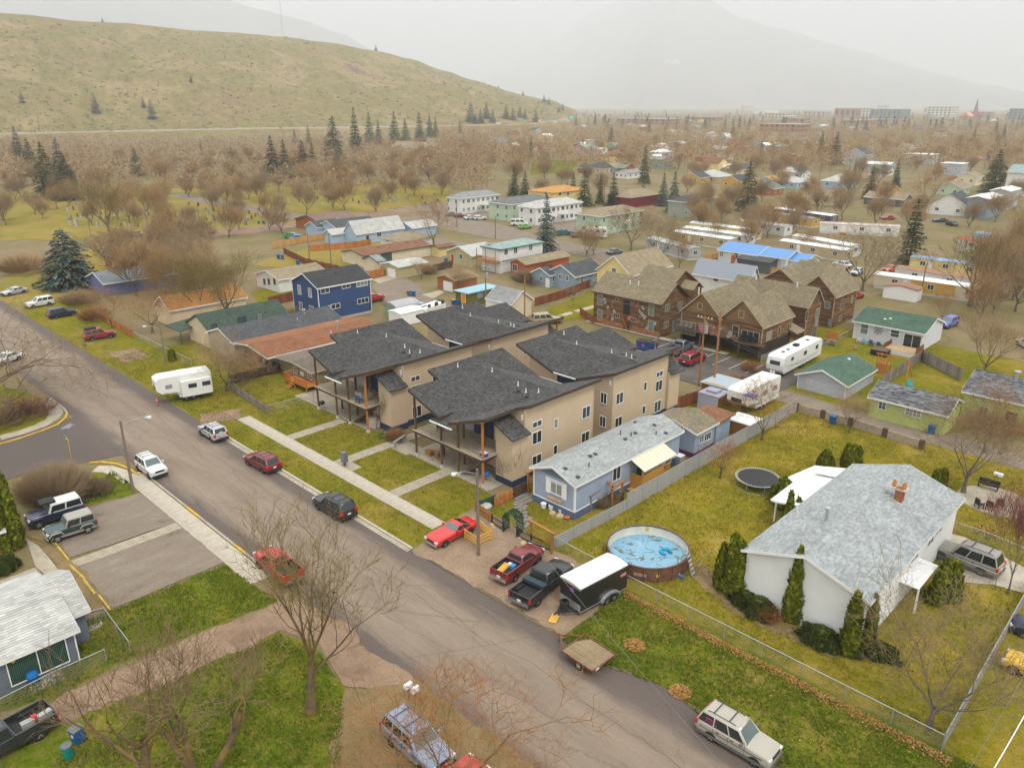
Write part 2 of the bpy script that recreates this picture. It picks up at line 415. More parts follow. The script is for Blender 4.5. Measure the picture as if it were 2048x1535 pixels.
patch('dirt_bottom',m_leafy,[(690,1380),(830,1365),(1010,1480),(1080,1560),(820,1700),(650,1560)])
patch('bare_patch',m_dirt,[(395,828),(485,818),(480,838),(405,850)])
patch('dirt_pullout',m_dirt,[(215,705),(270,697),(300,715),(250,725)])
rect('parking_lot',m_asph_dark,-67,-41,86,100)
patch('parking_pad',m_asph_pad,[(282,986),(353,1045),(140,1116),(112,1080),(175,1016)])
patch('parking_pad',m_asph_pad,[(366,1056),(450,1125),(225,1217),(158,1132)])
patch('apron_dirt',m_leafy,[(60,1070),(112,1075),(222,1220),(180,1225),(120,1145),(90,1100)])
rect('apartment_parking',m_asph_pad,-230,-140,175,198)
patch('cross_street',m_asph_pad,[(760,440),(900,425),(1160,490),(1290,510),(1260,530),(1100,500),(870,455)])
patch('back_alley',m_asph_pad,[(745,570),(800,545),(870,600),(970,625),(935,640),(830,620),(760,600)])
patch('tan_driveway',m_conc_old,[(745,560),(785,548),(800,555),(757,567)])
patch('garage_apron',m_conc_old,[(843,590),(880,580),(889,585),(868,597)])
patch('concrete_driveway',m_conc,[(1850,1095),(1880,1062),(1930,1075),(2048,1135),(2060,1190),(1985,1170),(1925,1165)])
patch('garden_bed',m_leafy,[(1360,1145),(1400,1120),(1480,1185),(1560,1240),(1700,1305),(1660,1318),(1480,1235)])
patch('mulch_bed',m_leafy,[(960,985),(1030,950),(1075,960),(1010,1000)])
rect('porch_slab',m_conc_old,-60.5,-48.2,45.6,49.5)
rect('porch_slab',m_conc_old,-84.6,-69,46.2,50.5)
# concrete slabs laid one by one
def slabs(name,x0,x1,y0,y1,n,m,along='x',z=0.06,jag=0.012):
 root=bpy.data.objects.new(name,None);COL.objects.link(root);root['kind'] = 'structure'
 L=(x1-x0 if along=='x' else y1-y0)/n;w=(y1-y0 if along=='x' else x1-x0);me=None
 mb=MB()
 if along=='x': mb.box(0.006,0,-0.05,L-0.006,w,0)
 else: mb.box(0,0.006,-0.05,w,L-0.006,0)
 me=mb.mesh('slab',m)
 for i in range(n):
  o=put('slab',me,root,(x0+i*L,y0,z+R.uniform(-jag,jag)) if along=='x' else (x0,y0+i*L,z+R.uniform(-jag,jag)))
  o.rotation_euler=(R.uniform(-.003,.003),R.uniform(-.003,.003),0)
 return root
slabs('sidewalk',-82.4,-46.6,37.35,38.9,24,m_conc)
for a,b,y1 in ((575,871,46.0),(672,921,50.5),(780,982,46.0)):
 x=G(a,b).x;slabs('walkway',x,x+1.45,38.92,y1,5 if y1 < 48 else 8,m_conc_old, 'y',0.055)
x=G(672,921).x;slabs('walkway',x+1.5,x+3.3,38.95,40.2,1,m_conc_old, 'x',0.05)
slabs('walkway',x+1.5,x+4.2,45.2,47.6,2,m_conc_old, 'x',0.05)
slabs('sidewalk',-76.5,-50.2,22.1,23.75,17,m_conc)
slabs('divider_walk',-63.75,-62.45,13.4,22.05,8,m_conc_old, 'y',0.05)
# concrete walk beside the flats
mb=MB()
for q in ([(52,1076),(76,1090),(97,1113),(70,1131)],[(97,1113),(119,1142),(100,1157),(70,1131)]):
 mb.ext([G(a,b,0.05) for a,b in q],(0,0,-0.05))
mb.ext([G(a,b,0.045) for a,b in ((0,1160),(70,1134),(84,1148),(0,1175))],(0,0,-0.05));struct('house_walk',mb,m_conc_old)
# kerbs and gutters
def ribbon(name,pts,w,h,m,z=0.0,kind='structure'):
 mb=MB();n=len(pts);L=[];Rr=[]
 for i,p in enumerate(pts):
  a=Vector(pts[max(i-1,0)]);b=Vector(pts[min(i+1,n-1)]);d=(b-a).normalized();s=Vector((-d.y,d.x,0))*w/2
  L.append(Vector(p)+s);Rr.append(Vector(p)-s)
 up=Vector((0,0,z+h));dn=Vector((0,0,z-0.1))
 vs=[q+up for q in L]+[q+up for q in Rr]+[q+dn for q in L]+[q+dn for q in Rr];fs=[]
 for i in range(n-1): fs+=[(i,i+1,n+i+1,n+i),(i+2*n,i+1+2*n,i+1,i),(n+i,n+i+1,3*n+i+1,3*n+i)]
 mb.add(vs,fs);mb.add([vs[0],vs[n],vs[3*n],vs[2*n]],[(0,1,2,3)]);mb.add([vs[n-1],vs[2*n-1],vs[4*n-1],vs[3*n-1]],[(0,1,2,3)])
 return struct(name,mb,m)
def arc(c,r,a0,a1,n=10): return [Vector((c[0]+r*math.cos(rad(a0+(a1-a0)*i/n)),c[1]+r*math.sin(rad(a0+(a1-a0)*i/n)),0)) for i in range(n+1)]
ribbon('kerb',[(-80.5,34.1,0),(-45.3,34.1,0)],0.22,0.15,m_conc)
ribbon('gutter',[(-80.5,33.75,0),(-45.3,33.75,0)],0.45,0.045,m_conc_old)
ribbon('kerb',[(-75.5,23.93,0),(-50.0,23.93,0)],0.2,0.14,m_conc_old)
ribbon('gutter',[(-75.5,24.3,0),(-50.0,24.3,0)],0.4,0.04,m_conc_old)
for a,b in ((-66,-63.2),(-56.4,-54.8)): ribbon('kerb_paint',[(a,23.93,0),(b,23.93,0)],0.21,0.146,m_yellow)
cA=[G(a,b) for a,b in ((0,889),(45,876),(85,862),(115,850),(130,838),(135,828),(128,818),(112,806),(95,797))]
ribbon('kerb',cA[:6],0.24,0.15,m_yellow);ribbon('kerb',cA[5:],0.24,0.15,m_conc_old)
cW=[G(a,b) for a,b in ((0,876),(45,864),(82,851),(105,838),(113,826),(105,810),(90,799))]
ribbon('corner_walk',cW,1.5,0.06,m_conc_old)
cB=[G(a,b) for a,b in ((180,926),(205,925),(235,929),(258,938),(275,950))]+[Vector((-75.5,23.93,0))]
ribbon('kerb',cB,0.24,0.15,m_yellow)
cC=[G(a,b) for a,b in ((190,938),(215,938),(240,946),(262,962))]+[Vector((-75.9,22.9,0))]
ribbon('corner_walk',cC,1.5,0.06,m_conc)
patch('gutter_puddle',glass('puddle_mat',(0.16,0.16,0.165),0.12),[(118,858),(140,846),(152,850),(140,858),(120,861)])
# tar seams and cracks
mb=MB();rk=random.Random(6)
for x0,y0,n,dx,dy in ((-120,28.6,90,.9,0),(-95,31.2,70,.9,-.01),(-70,26.2,60,.9,.005),(-60,29.8,60,.9,.02),(-40,27.2,50,.9,.01),(-88,24.5,14,.55,.6),(-66,24.2,16,.35,.6),(-50,25,15,.3,.6),(-35,25,18,.35,.6),(-84,18,16,.5,.35),(-90,14,18,.3,.6),(-104,25,16,.4,.55)):
 x,y=x0,y0;w=rk.uniform(.009,.02)
 for i in range(n):
  X,Y=x+dx+rk.uniform(-.1,.1),y+dy+rk.uniform(-.16,.16)*(1.3-abs(dy))
  if rk.random() > .05: l=math.hypot(X-x,Y-y);a,b=-(Y-y)/l*w,(X-x)/l*w;mb.add([(x+a,y+b,.045),(x-a,y-b,.045),(X-a,Y-b,.045),(X+a,Y+b,.045)],[(0,1,2,3)])
  x,y=X,Y
struct('road_crack',mb,plain('tar',(.085,.066,.055),.9))
# paint on the parking lot
mb=MB()
for i in range(9): mb.box(-66+i*2.6,94.5,0.17,-65.9+i*2.6,99.5,0.174)
for i in range(7): mb.box(-46.5+i*0.75,86.5,0.17,-46.42+i*0.75,90,0.174)
struct('parking_lines',mb,m_white_line)
slabs('apartment_walk',-81,-54,100.1,101.3,14,m_conc, 'x',0.16)
slabs('garden_walk',G(1080,640).x,G(1080,640).x+1.3,100.5,118,9,m_conc, 'y',0.05)
# ---------------------------------------------------------------- hills, mountain, highway
def interp(tab,u):
 if u<=tab[0][0]: return tab[0][1]
 for (a,b),(c,d) in zip(tab,tab[1:]):
  if u<=c:
   t=(u-a)/(c-a);t=t*t*(3-2*t)*0.5+t*0.5;return b+(d-b)*t
 return tab[-1][1]
class Hill:
 def __init__(s,base_d,base_z,crest_v,crest_d,bulge=0.25,rough=6.0,seed=0,gully=90.0):
  s.bd,s.bz,s.cv,s.cdd,s.bulge,s.rough,s.seed,s.gully=base_d,base_z,crest_v,crest_d,bulge,rough,seed,gully
 def at(s,u,t):
  cv=interp(s.cv,u);d=ray(u,cv);h=Vector((d.x,d.y,0));e=h.normalized();sl=d.z/h.length
  b,c=interp(s.bd,u),interp(s.cdd,u);zc=CAMH+c*sl
  D=b+(c-b)*t
  if t<=1: z=s.bz+(zc-s.bz)*t*(1+s.bulge*(1-t))
  else: z=zc-(zc-s.bz)*min(1,(t-1)*0.75)**1.3
  x,y=e.x*D,e.y*D
  n=noise.fractal(Vector((x/s.gully/2,y/s.gully/2,s.seed)),1,2,6)
  z+=n*s.rough*min(1,max(0,t)*4)*(min(1,max(0.12,(1-t)*4)) if t<=1 else min(1,0.12+(t-1)*3))
  return Vector((x,y,max(z,s.bz-1)))
 def hit(s,u,v):
  best=None
  for i in range(1,240):
   p=s.at(u,i/240);q=P(p)
   if best is None or abs(q[1]-v) < best[0]: best=(abs(q[1]-v),p)
  return best[1]
 def build(s,name,m,u0,u1,nu,nt,tmax=2.0):
  mb=MB();mb.v=[]
  for i in range(nu+1):
   for j in range(nt+1): mb.v.append(tuple(s.at(u0+(u1-u0)*i/nu,-0.02+(tmax+0.02)*(j/nt))))
  k=nt+1;mb.f=[(i*k+j,(i+1)*k+j,(i+1)*k+j+1,i*k+j+1) for i in range(nu) for j in range(nt)];mb.m=[0]*len(mb.f)
  return struct(name,mb,m,smooth=True,uv=False)
m_hill=noisy('hill_grass_mat',[(0.20,0.135,0.05),(0.25,0.18,0.07),(0.19,0.16,0.042),(0.31,0.225,0.10),(0.165,0.10,0.052)],(0.007,0.11),fine=0.5,bump=1.0,dist=4)
m_mount=noisy('mountain_mat',[(0.10,0.085,0.06),(0.16,0.135,0.095),(0.055,0.06,0.05),(0.18,0.15,0.105)],(0.0022,0.03),fine=0.45,bump=0.5,dist=6)
HWZ=6.0
hw=[(-500,281),(-200,274),(0,268),(256,262),(512,257),(760,254),(900,251.5),(1000,250),(1060,247),(1105,242),(1140,236.5),(1165,232)]
hwp=[G(u,v,HWZ) for u,v in hw]
hd=[(u,math.hypot(p.x,p.y)) for (u,v),p in zip(hw,hwp)]
hill=Hill([(u,d+14) for u,d in hd],HWZ,[(-500,2),(0,24),(200,44),(400,60),(560,72),(660,84),(750,101),(820,118),(890,141),(950,162),(1000,179),(1060,193),(1110,206),(1165,228)],
   [(-500,1500),(0,1560),(512,1720),(750,1850),(1000,2050),(1165,2500)],0.28,20,3,55)
hill.build('hillside',m_hill,-450,1160,240,90)
ridge=Hill([(0,8500),(900,8500)],0,[(-120,-300),(0,-230),(350,-60),(430,-10),(520,18),(600,38),(680,66),(750,100),(860,150),(960,200)],[(0,10800),(900,11000)],0.1,60,8,600)
ridge.build('far_ridge',m_mount,-60,950,70,26)
mount=Hill([(700,19000),(1120,15000),(1300,9500),(2300,9400)],0,[(700,196),(880,178),(1000,145),(1100,85),(1200,15),(1290,-25),(1350,-22),(1420,0),(1480,36),(1560,58),(1700,98),(1880,150),(2048,192),(2200,222)],
             [(700,23000),(1100,22000),(1220,19000),(1340,15500),(1500,13500),(2300,13500)],0.12,150,21,800)
mount.build('mountain',m_mount,705,2190,170,60,1.6)
m_hw=plain('highway_mat',(0.25,0.235,0.215),0.9)
def strip_z(name,pts,w,z0,z1,m):
 mb=MB();n=len(pts);vs=[]
 for i,p in enumerate(pts):
  a=pts[max(i-1,0)];b=pts[min(i+1,n-1)];d=(b-a);d.z=0;d.normalize();sd_=Vector((-d.y,d.x,0))
  vs+=[Vector((p.x,p.y,0))+sd_*w[0]+Vector((0,0,z0)),Vector((p.x,p.y,0))+sd_*w[1]+Vector((0,0,z1))]
 mb.add(vs,[(2*i,2*i+2,2*i+3,2*i+1) for i in range(n-1)]);return struct(name,mb,m)
fine=[]
for a,b in zip(hwp,hwp[1:]):
 for k in range(4): fine.append(a.lerp(b,k/4))
fine.append(hwp[-1])
strip_z('highway',fine,(-9,12),HWZ,HWZ+0.4,m_hw)
strip_z('highway_shoulder',fine,(-13,-9),HWZ-0.6,HWZ-0.02,noisy('straw_mat',[(0.3,0.21,0.08),(0.36,0.26,0.11)],(0.02,0.4)))
strip_z('embankment',fine,(-55,-13),0,HWZ-0.6,m_hill)
# ---------------------------------------------------------------- the damp air over the valley
def hazebox():
 mb=MB();mb.box(-28000,-4000,-1,4000,28000,2700);o=mb.build('haze',None or bpy.data.materials.new('haze_mat'),uv=False)
 m=o.data.materials[0];m.use_nodes=True;n=m.node_tree.nodes;n.remove(n['Principled BSDF'])
 v=n.new('ShaderNodeVolumePrincipled');v.inputs['Color'].default_value=(0.90,0.92,0.94,1);v.inputs['Density'].default_value=HAZE
 v.inputs['Anisotropy'].default_value=0.0
 m.node_tree.links.new(v.outputs[0],n['Material Output'].inputs['Volume']);return tag(o,kind='stuff')
HAZE=0.0002
hazebox()
# ================================================================ BUILDINGS
g_dark=glass('dark_glass');g_blue=glass('blue_glass',(0.06,0.075,0.085),0.06);g_curt=glass('curtained_glass',(0.24,0.25,0.23),0.2);g_green=glass('green_glass',(0.13,0.19,0.15),0.15)
GL=[g_dark,g_dark,g_blue,g_curt,g_dark]
w_white=plain('white_trim',(0.74,0.73,0.70),0.6,var=0.06);w_green=plain('green_trim',(0.03,0.09,0.06),0.6)
w_tan=plain('tan_trim',(0.42,0.31,0.2),0.7);w_brown=plain('brown_trim',(0.10,0.055,0.035),0.7);w_dark=plain('dark_trim',(0.05,0.05,0.055),0.6)
c_wood=tabs('stained_wood',(0.33,0.15,0.045),0.25);c_wood_dk=tabs('dark_wood',(0.10,0.062,0.04),0.3);c_wood_gy=tabs('grey_wood',(0.22,0.185,0.15),0.3)
c_wood_or=tabs('orange_wood',(0.42,0.16,0.04),0.25);c_wood_red=tabs('red_wood',(0.21,0.075,0.035),0.3)
metal_gal=plain('galvanised',(0.42,0.44,0.45),0.45,0.6);metal_wh=plain('white_metal',(0.72,0.72,0.71),0.5)
c_brick=tabs('brick',(0.30,0.12,0.06),0.3);c_black=plain('black_plastic',(0.02,0.02,0.022),0.5);c_conc=plain('concrete',(0.42,0.40,0.36),0.9,var=0.2)
WM={}
def win_mesh(w,h,mull,bars,fr,t=0.07):
 k=(round(w,2),round(h,2),mull,bars,fr.name)
 if k in WM: return WM[k]
 b=MB();d=0.055
 b.box(-w/2-t,-d,-h/2-t,-w/2,0,h/2+t);b.box(w/2,-d,-h/2-t,w/2+t,0,h/2+t)
 b.box(-w/2,-d,h/2,w/2,0,h/2+t);b.box(-w/2,-d-0.02,-h/2-t,w/2,0,-h/2)
 for i in range(1,mull+1):
  x=-w/2+w*i/(mull+1);b.box(x-0.03,-d+0.012,-h/2,x+0.03,0,h/2)
 for i in range(1,bars+1):
  z=-h/2+h*i/(bars+1);b.box(-w/2,-d+0.015,z-0.022,w/2,0,z+0.022)
 q=MB();q.box(-w/2,-0.022,-h/2,w/2,-0.004,h/2)
 WM[k]=(b.mesh('window',fr),q.mesh('pane',GL[0],uv=False),{});return WM[k]
def window(root,p,face,w,h,mull=1,bars=0,fr=None,gl=None,name='window',pane=True):
 fr=fr or w_white;a,q,var=win_mesh(w,h,mull,bars,fr);gl=gl or R.choice(GL)
 o=put(name,a,root,p,math.pi/2 if face=='E' else 0)
 if gl.name not in var: m=q.copy();m.materials.clear();m.materials.append(gl);var[gl.name]=m
 put('pane',var[gl.name],o);return o
class House:
 """a building thing whose parts are given in world metres"""
 def __init__(s,name,label,cat,org,group=None):
  s.o=Vector((org[0],org[1],0));s.root=thing(name,label,cat,s.o,0,group);s.x1=s.y0=None
 def part(s,name,mb,m,par=None,**k):
  o=mb.build(name,m,par or s.root,loc=None,**k)
  if par is None: o.location=-s.o
  return o
 def vol(s,x0,x1,y0,y1,eave,rise,axis,wall,roof,trim=None,oh=0.35,rake=0.3,z0=0.0,kind='gable',lapstep=0.0,seam=0,tabw=0.0,base=None,gable=None,lapm=None,tabm=None,thick=0.16,main=True):
  """one block: walls, roof, eave boards; roof corners are oh outside the walls"""
  b=MB();zb=eave
  b.box(x0,y0,z0,x1,y1,zb-0.02)
  slope=rise/(((x1-x0) if axis=='y' else (y1-y0))/2+oh)
  ev=eave+0.0;w=rise-oh*slope      # gable triangle height on the wall
  cx,cy_=(x0+x1)/2,(y0+y1)/2;e0=eave+oh*slope-0.03
  if kind=='gable':
   if axis=='y':
    tri=[(x0,y0,e0),(x1,y0,e0),(cx,y0,eave+rise-0.05)];b.ext(tri,(0,y1-y0,0));b.box(x0,y0,zb-0.02,x1,y1,e0)
   else:
    tri=[(x1,y0,e0),(x1,y1,e0),(x1,cy_,eave+rise-0.05)];b.ext(tri,(x0-x1,0,0));b.box(x0,y0,zb-0.02,x1,y1,e0)
  wo=s.part('wall',b,wall)
  if lapstep:
   L=MB();lm=lapm or wall
   if kind=='gable' and axis=='y': pS=[(0,z0),(x1-x0,z0),(x1-x0,e0),((x1-x0)/2,eave+rise-0.06),(0,e0)];pE=[(0,z0),(y1-y0,z0),(y1-y0,e0),(0,e0)]
   elif kind=='gable': pS=[(0,z0),(x1-x0,z0),(x1-x0,e0),(0,e0)];pE=[(0,z0),(y1-y0,z0),(y1-y0,e0),((y1-y0)/2,eave+rise-0.06),(0,e0)]
   else: pS=[(0,z0),(x1-x0,z0),(x1-x0,eave),(0,eave)];pE=[(0,z0),(y1-y0,z0),(y1-y0,eave),(0,eave)]
   lap(L,(x0,y0,0),(1,0,0),pS,lapstep,0.022,(0,-1,0),seam=seam);lap(L,(x1,y0,0),(0,1,0),pE,lapstep,0.022,(1,0,0),seam=seam)
   so=stuff(L.build('siding',lm,wo))
   c=MB();c.box(x1-0.07,y0-0.035,z0,x1+0.035,y0+0.07,eave);c.box(x0-0.03,y0-0.035,z0,x0+0.07,y0,eave);c.box(x1,y1-0.07,z0,x1+0.035,y1+0.02,eave)
   if trim: [setattr(q, 'location',-s.o) for q in split(c, 'corner_board',trim,s.root)]
  if base:
   c=MB();c.box(x0-0.04,y0-0.05,0,x1+0.05,y1+0.04,base[0]);s.part('foundation',c,base[1])
  r=MB();t=Vector((0,0,-thick));X0,X1,Y0,Y1=x0-oh,x1+oh,y0-oh,y1+oh
  if kind=='gable':
   if axis=='y':
    Y0,Y1=y0-rake,y1+rake;rd=eave+rise
    pl=[([(X1,Y0,ev),(X1,Y1,ev),(cx,Y1,rd),(cx,Y0,rd)]),([(X0,Y1,ev),(X0,Y0,ev),(cx,Y0,rd),(cx,Y1,rd)])]
   else:
    X0,X1=x0-rake,x1+rake;rd=eave+rise
    pl=[([(X0,Y0,ev),(X1,Y0,ev),(X1,cy_,rd),(X0,cy_,rd)]),([(X1,Y1,ev),(X0,Y1,ev),(X0,cy_,rd),(X1,cy_,rd)])]
  elif kind=='hip':
   rd=eave+rise;hx=min(X1-X0,Y1-Y0)/2
   if axis=='y': a,c_=(cx,Y0+hx,rd),(cx,Y1-hx,rd)
   else: a,c_=(X0+hx,cy_,rd),(X1-hx,cy_,rd)
   A,B,C,D=(X0,Y0,ev),(X1,Y0,ev),(X1,Y1,ev),(X0,Y1,ev)
   pl=[[A,B,a],[B,C,c_,a],[C,D,c_],[D,A,a,c_]] if axis=='y' else [[A,B,c_,a],[B,C,c_],[C,D,a,c_],[D,A,a]]
  elif kind=='shed':       # falls towards -Y (axis x) or +X (axis y)
   if axis=='x': pl=[[(X0,Y0,ev),(X1,Y0,ev),(X1,Y1,ev+rise),(X0,Y1,ev+rise)]]
   else: pl=[[(X1,Y0,ev),(X1,Y1,ev),(X0,Y1,ev+rise),(X0,Y0,ev+rise)]]
  else: pl=[[(X0,Y0,ev+0.2),(X1,Y0,ev+0.2),(X1,Y1,ev+0.2),(X0,Y1,ev+0.2)]]
  for q in pl: r.ext(q,t)
  ro=s.part('roof',r,roof)
  if tabw:
   tb=MB()
   for q in pl:
    v=[Vector(x) for x in q];u=(v[1]-v[0]).normalized();n=u.cross(v[2]-v[0]).normalized();sd_=n.cross(u)
    pp=[((x-v[0]).dot(u),(x-v[0]).dot(sd_)) for x in v];shingles(tb,v[0],u,sd_,pp,tabw,tabw*0.45,tabw*0.06)
   stuff(tb.build('shingles',tabm or roof,ro))
  if trim:
   c=MB()
   for q in pl:
    n=len(q)
    for i in range(n):
     a,bq=Vector(q[i]),Vector(q[(i+1) % n])
     if kind=='gable' and i==2 or kind=='hip' and i > 0: continue
     d=(bq-a);out=Vector((d.y,-d.x,0)).normalized()*0.012
     if (a+out-Vector((cx,cy_,a.z))).length < (a-out-Vector((cx,cy_,a.z))).length: out=-out
     p_=[a+out+Vector((0,0,0.012)),bq+out+Vector((0,0,0.012)),bq+out+Vector((0,0,-thick-0.05)),a+out+Vector((0,0,-thick-0.05))]
     c.ext(p_,-out*1.9)
   [setattr(q, 'location',-s.o) for q in split(c, 'fascia',trim,s.root)]
  if main:
   s.x1,s.y0=x1,y0
  s.roofpl=pl;return s
 def plane(s,x1=None,y0=None): s.x1=x1 if x1 is not None else s.x1;s.y0=y0 if y0 is not None else s.y0;return s
 def wE(s,u,v,w,h,mull=1,bars=0,fr=None,gl=None):
  p=onX(u,v,s.x1+0.024);return window(s.root,p-s.o, 'E',w,h,mull,bars,fr,gl)
 def wS(s,u,v,w,h,mull=1,bars=0,fr=None,gl=None):
  p=onY(u,v,s.y0-0.024);return window(s.root,p-s.o, 'S',w,h,mull,bars,fr,gl)
 def door(s,face,u,v,w=0.95,h=2.05,m=None,fr=None):
  p=onX(u,v,s.x1+0.024) if face=='E' else onY(u,v,s.y0-0.024);m=m or w_white;fr=fr or w_white
  b=MB();b.box(-w/2-0.08,-0.03,-h/2,-w/2,0,h/2+0.08);b.box(w/2,-0.03,-h/2,w/2+0.08,0,h/2+0.08);b.box(-w/2,-0.03,h/2,w/2,0,h/2+0.08)
  o=b.build('door_frame',fr,s.root,loc=p-s.o);o.rotation_euler=(0,0,math.pi/2 if face=='E' else 0)
  b=MB();n=5 if w > 2 else 1
  for i in range(n): b.box(-w/2,-0.02-0.006*(i % 2),-h/2+h*i/n+0.01,w/2,0,-h/2+h*(i+1)/n)
  b.build('door',m,o);return o
 def onroof(s,u,v):
  """point where the photo's pixel meets this building's roof"""
  d=ray(u,v);c=Vector((0,0,CAMH));best=None
  for q in s.roofpl:
   a=Vector(q[0]);n=(Vector(q[1])-a).cross(Vector(q[2])-a);k=d.dot(n)
   if n.z < 0: n=-n;k=-k
   if abs(k) < 1e-6 or k > 0: continue
   t=(a-c).dot(n)/k;p=c+d*t
   xs=[x[0] for x in q];ys=[x[1] for x in q]
   if min(xs)-0.3<=p.x<=max(xs)+0.3 and min(ys)-0.3<=p.y<=max(ys)+0.3 and (best is None or t < best[0]): best=(t,p)
  return best[1] if best else None
 def vent(s,u,v,kind='pipe',m=None,h=0.45,r=0.05):
  p=s.onroof(u,v)
  if p is None: return
  b=MB();p=p-s.o
  if kind=='pipe':
   b.tube((0,0,-0.1),(0,0,h),r,r,8);b.tube((0,0,h-0.06),(0,0,h),r*1.5,r*1.5,8)
   return b.build('vent_pipe',m or metal_wh,s.root,loc=p)
  if kind=='flue':
   b.tube((0,0,-0.1),(0,0,h),r,r,10);b.lathe([(r,h-0.02),(r*1.9,h),(r*1.9,h+0.1),(0.01,h+0.17)],n=10);return b.build('flue',m or metal_gal,s.root,loc=p)
  if kind=='box':
   b.box(-0.17,-0.17,-0.1,0.17,0.17,0.1);return b.build('roof_vent',m or w_dark,s.root,loc=p)
  if kind=='chimney':
   n=8
   for k in range(int(h/0.09)+5):
    z=-0.45+k*0.09
    for i in range(3):
     o_=0.1*(k % 2);b.box(-0.3+i*0.2+o_*0.3,-0.3,z,-0.3+(i+1)*0.2-0.012+o_*0.3,0.3,z+0.08)
    b.box(-0.28,-0.29,z,0.30,0.29,z+0.09)
   return b.build('chimney',m or c_brick,s.root,loc=p)
  if kind=='skylight':
   b.box(-0.3,-0.5,0,0.3,0.5,0.12);return b.build('skylight',g_blue,s.root,loc=p)
def gabY(name,label,E,A,far,eave,wall,roof,trim=None,yf=None,oh=0.35,cat='house',x0=None,**k):
 """gable end faces -Y: E right eave corner, A gable top, far end of the eave (pixels)"""
 rk=k.pop('rake',0.3)
 if yf is None: e=G(E[0],E[1],eave);yf=e.y+rk
 e=onY(E[0],E[1],yf-rk);a=onY(A[0],A[1],yf-rk);f=G(far[0],far[1],e.z)
 x1=e.x-oh;hw_=e.x-a.x;xl=a.x-hw_+oh if x0 is None else x0
 H=House(name,label,cat,(x1,yf),k.pop('group',None))
 return H.vol(xl,x1,yf,max(f.y-rk,yf+2),e.z,a.z-e.z, 'y',wall,roof,trim,oh,rk,**k)
def gabX(name,label,E,A,left,eave,wall,roof,trim=None,xf=None,oh=0.35,cat='house',**k):
 """gable end faces +X: E near eave corner, A gable top, left end of the eave"""
 rk=k.pop('rake',0.3)
 if xf is None: e=G(E[0],E[1],eave);xf=e.x-rk
 e=onX(E[0],E[1],xf+rk);a=onX(A[0],A[1],xf+rk);f=G(left[0],left[1],e.z)
 y0=e.y+oh;y1=a.y+(a.y-e.y)-oh
 H=House(name,label,cat,(xf,y0),k.pop('group',None))
 return H.vol(min(f.x+rk,xf-2),xf,y0,y1,e.z,a.z-e.z, 'x',wall,roof,trim,oh,rk,**k)
def blk(name,label,E,left,far,eave,rise,axis,wall,roof,trim=None,kind='hip',oh=0.4,cat='house',**k):
 """hip / flat / shed block: near eave corner E, left end and far end of the eaves"""
 e,l,f=G(E[0],E[1],eave),G(left[0],left[1],eave),G(far[0],far[1],eave)
 H=House(name,label,cat,(e.x-oh,e.y+oh),k.pop('group',None))
 return H.vol(min(l.x+oh,e.x-2),e.x-oh,e.y+oh,max(f.y-oh,e.y+2.5),eave,rise,axis,wall,roof,trim,oh,oh,kind=kind,**k)
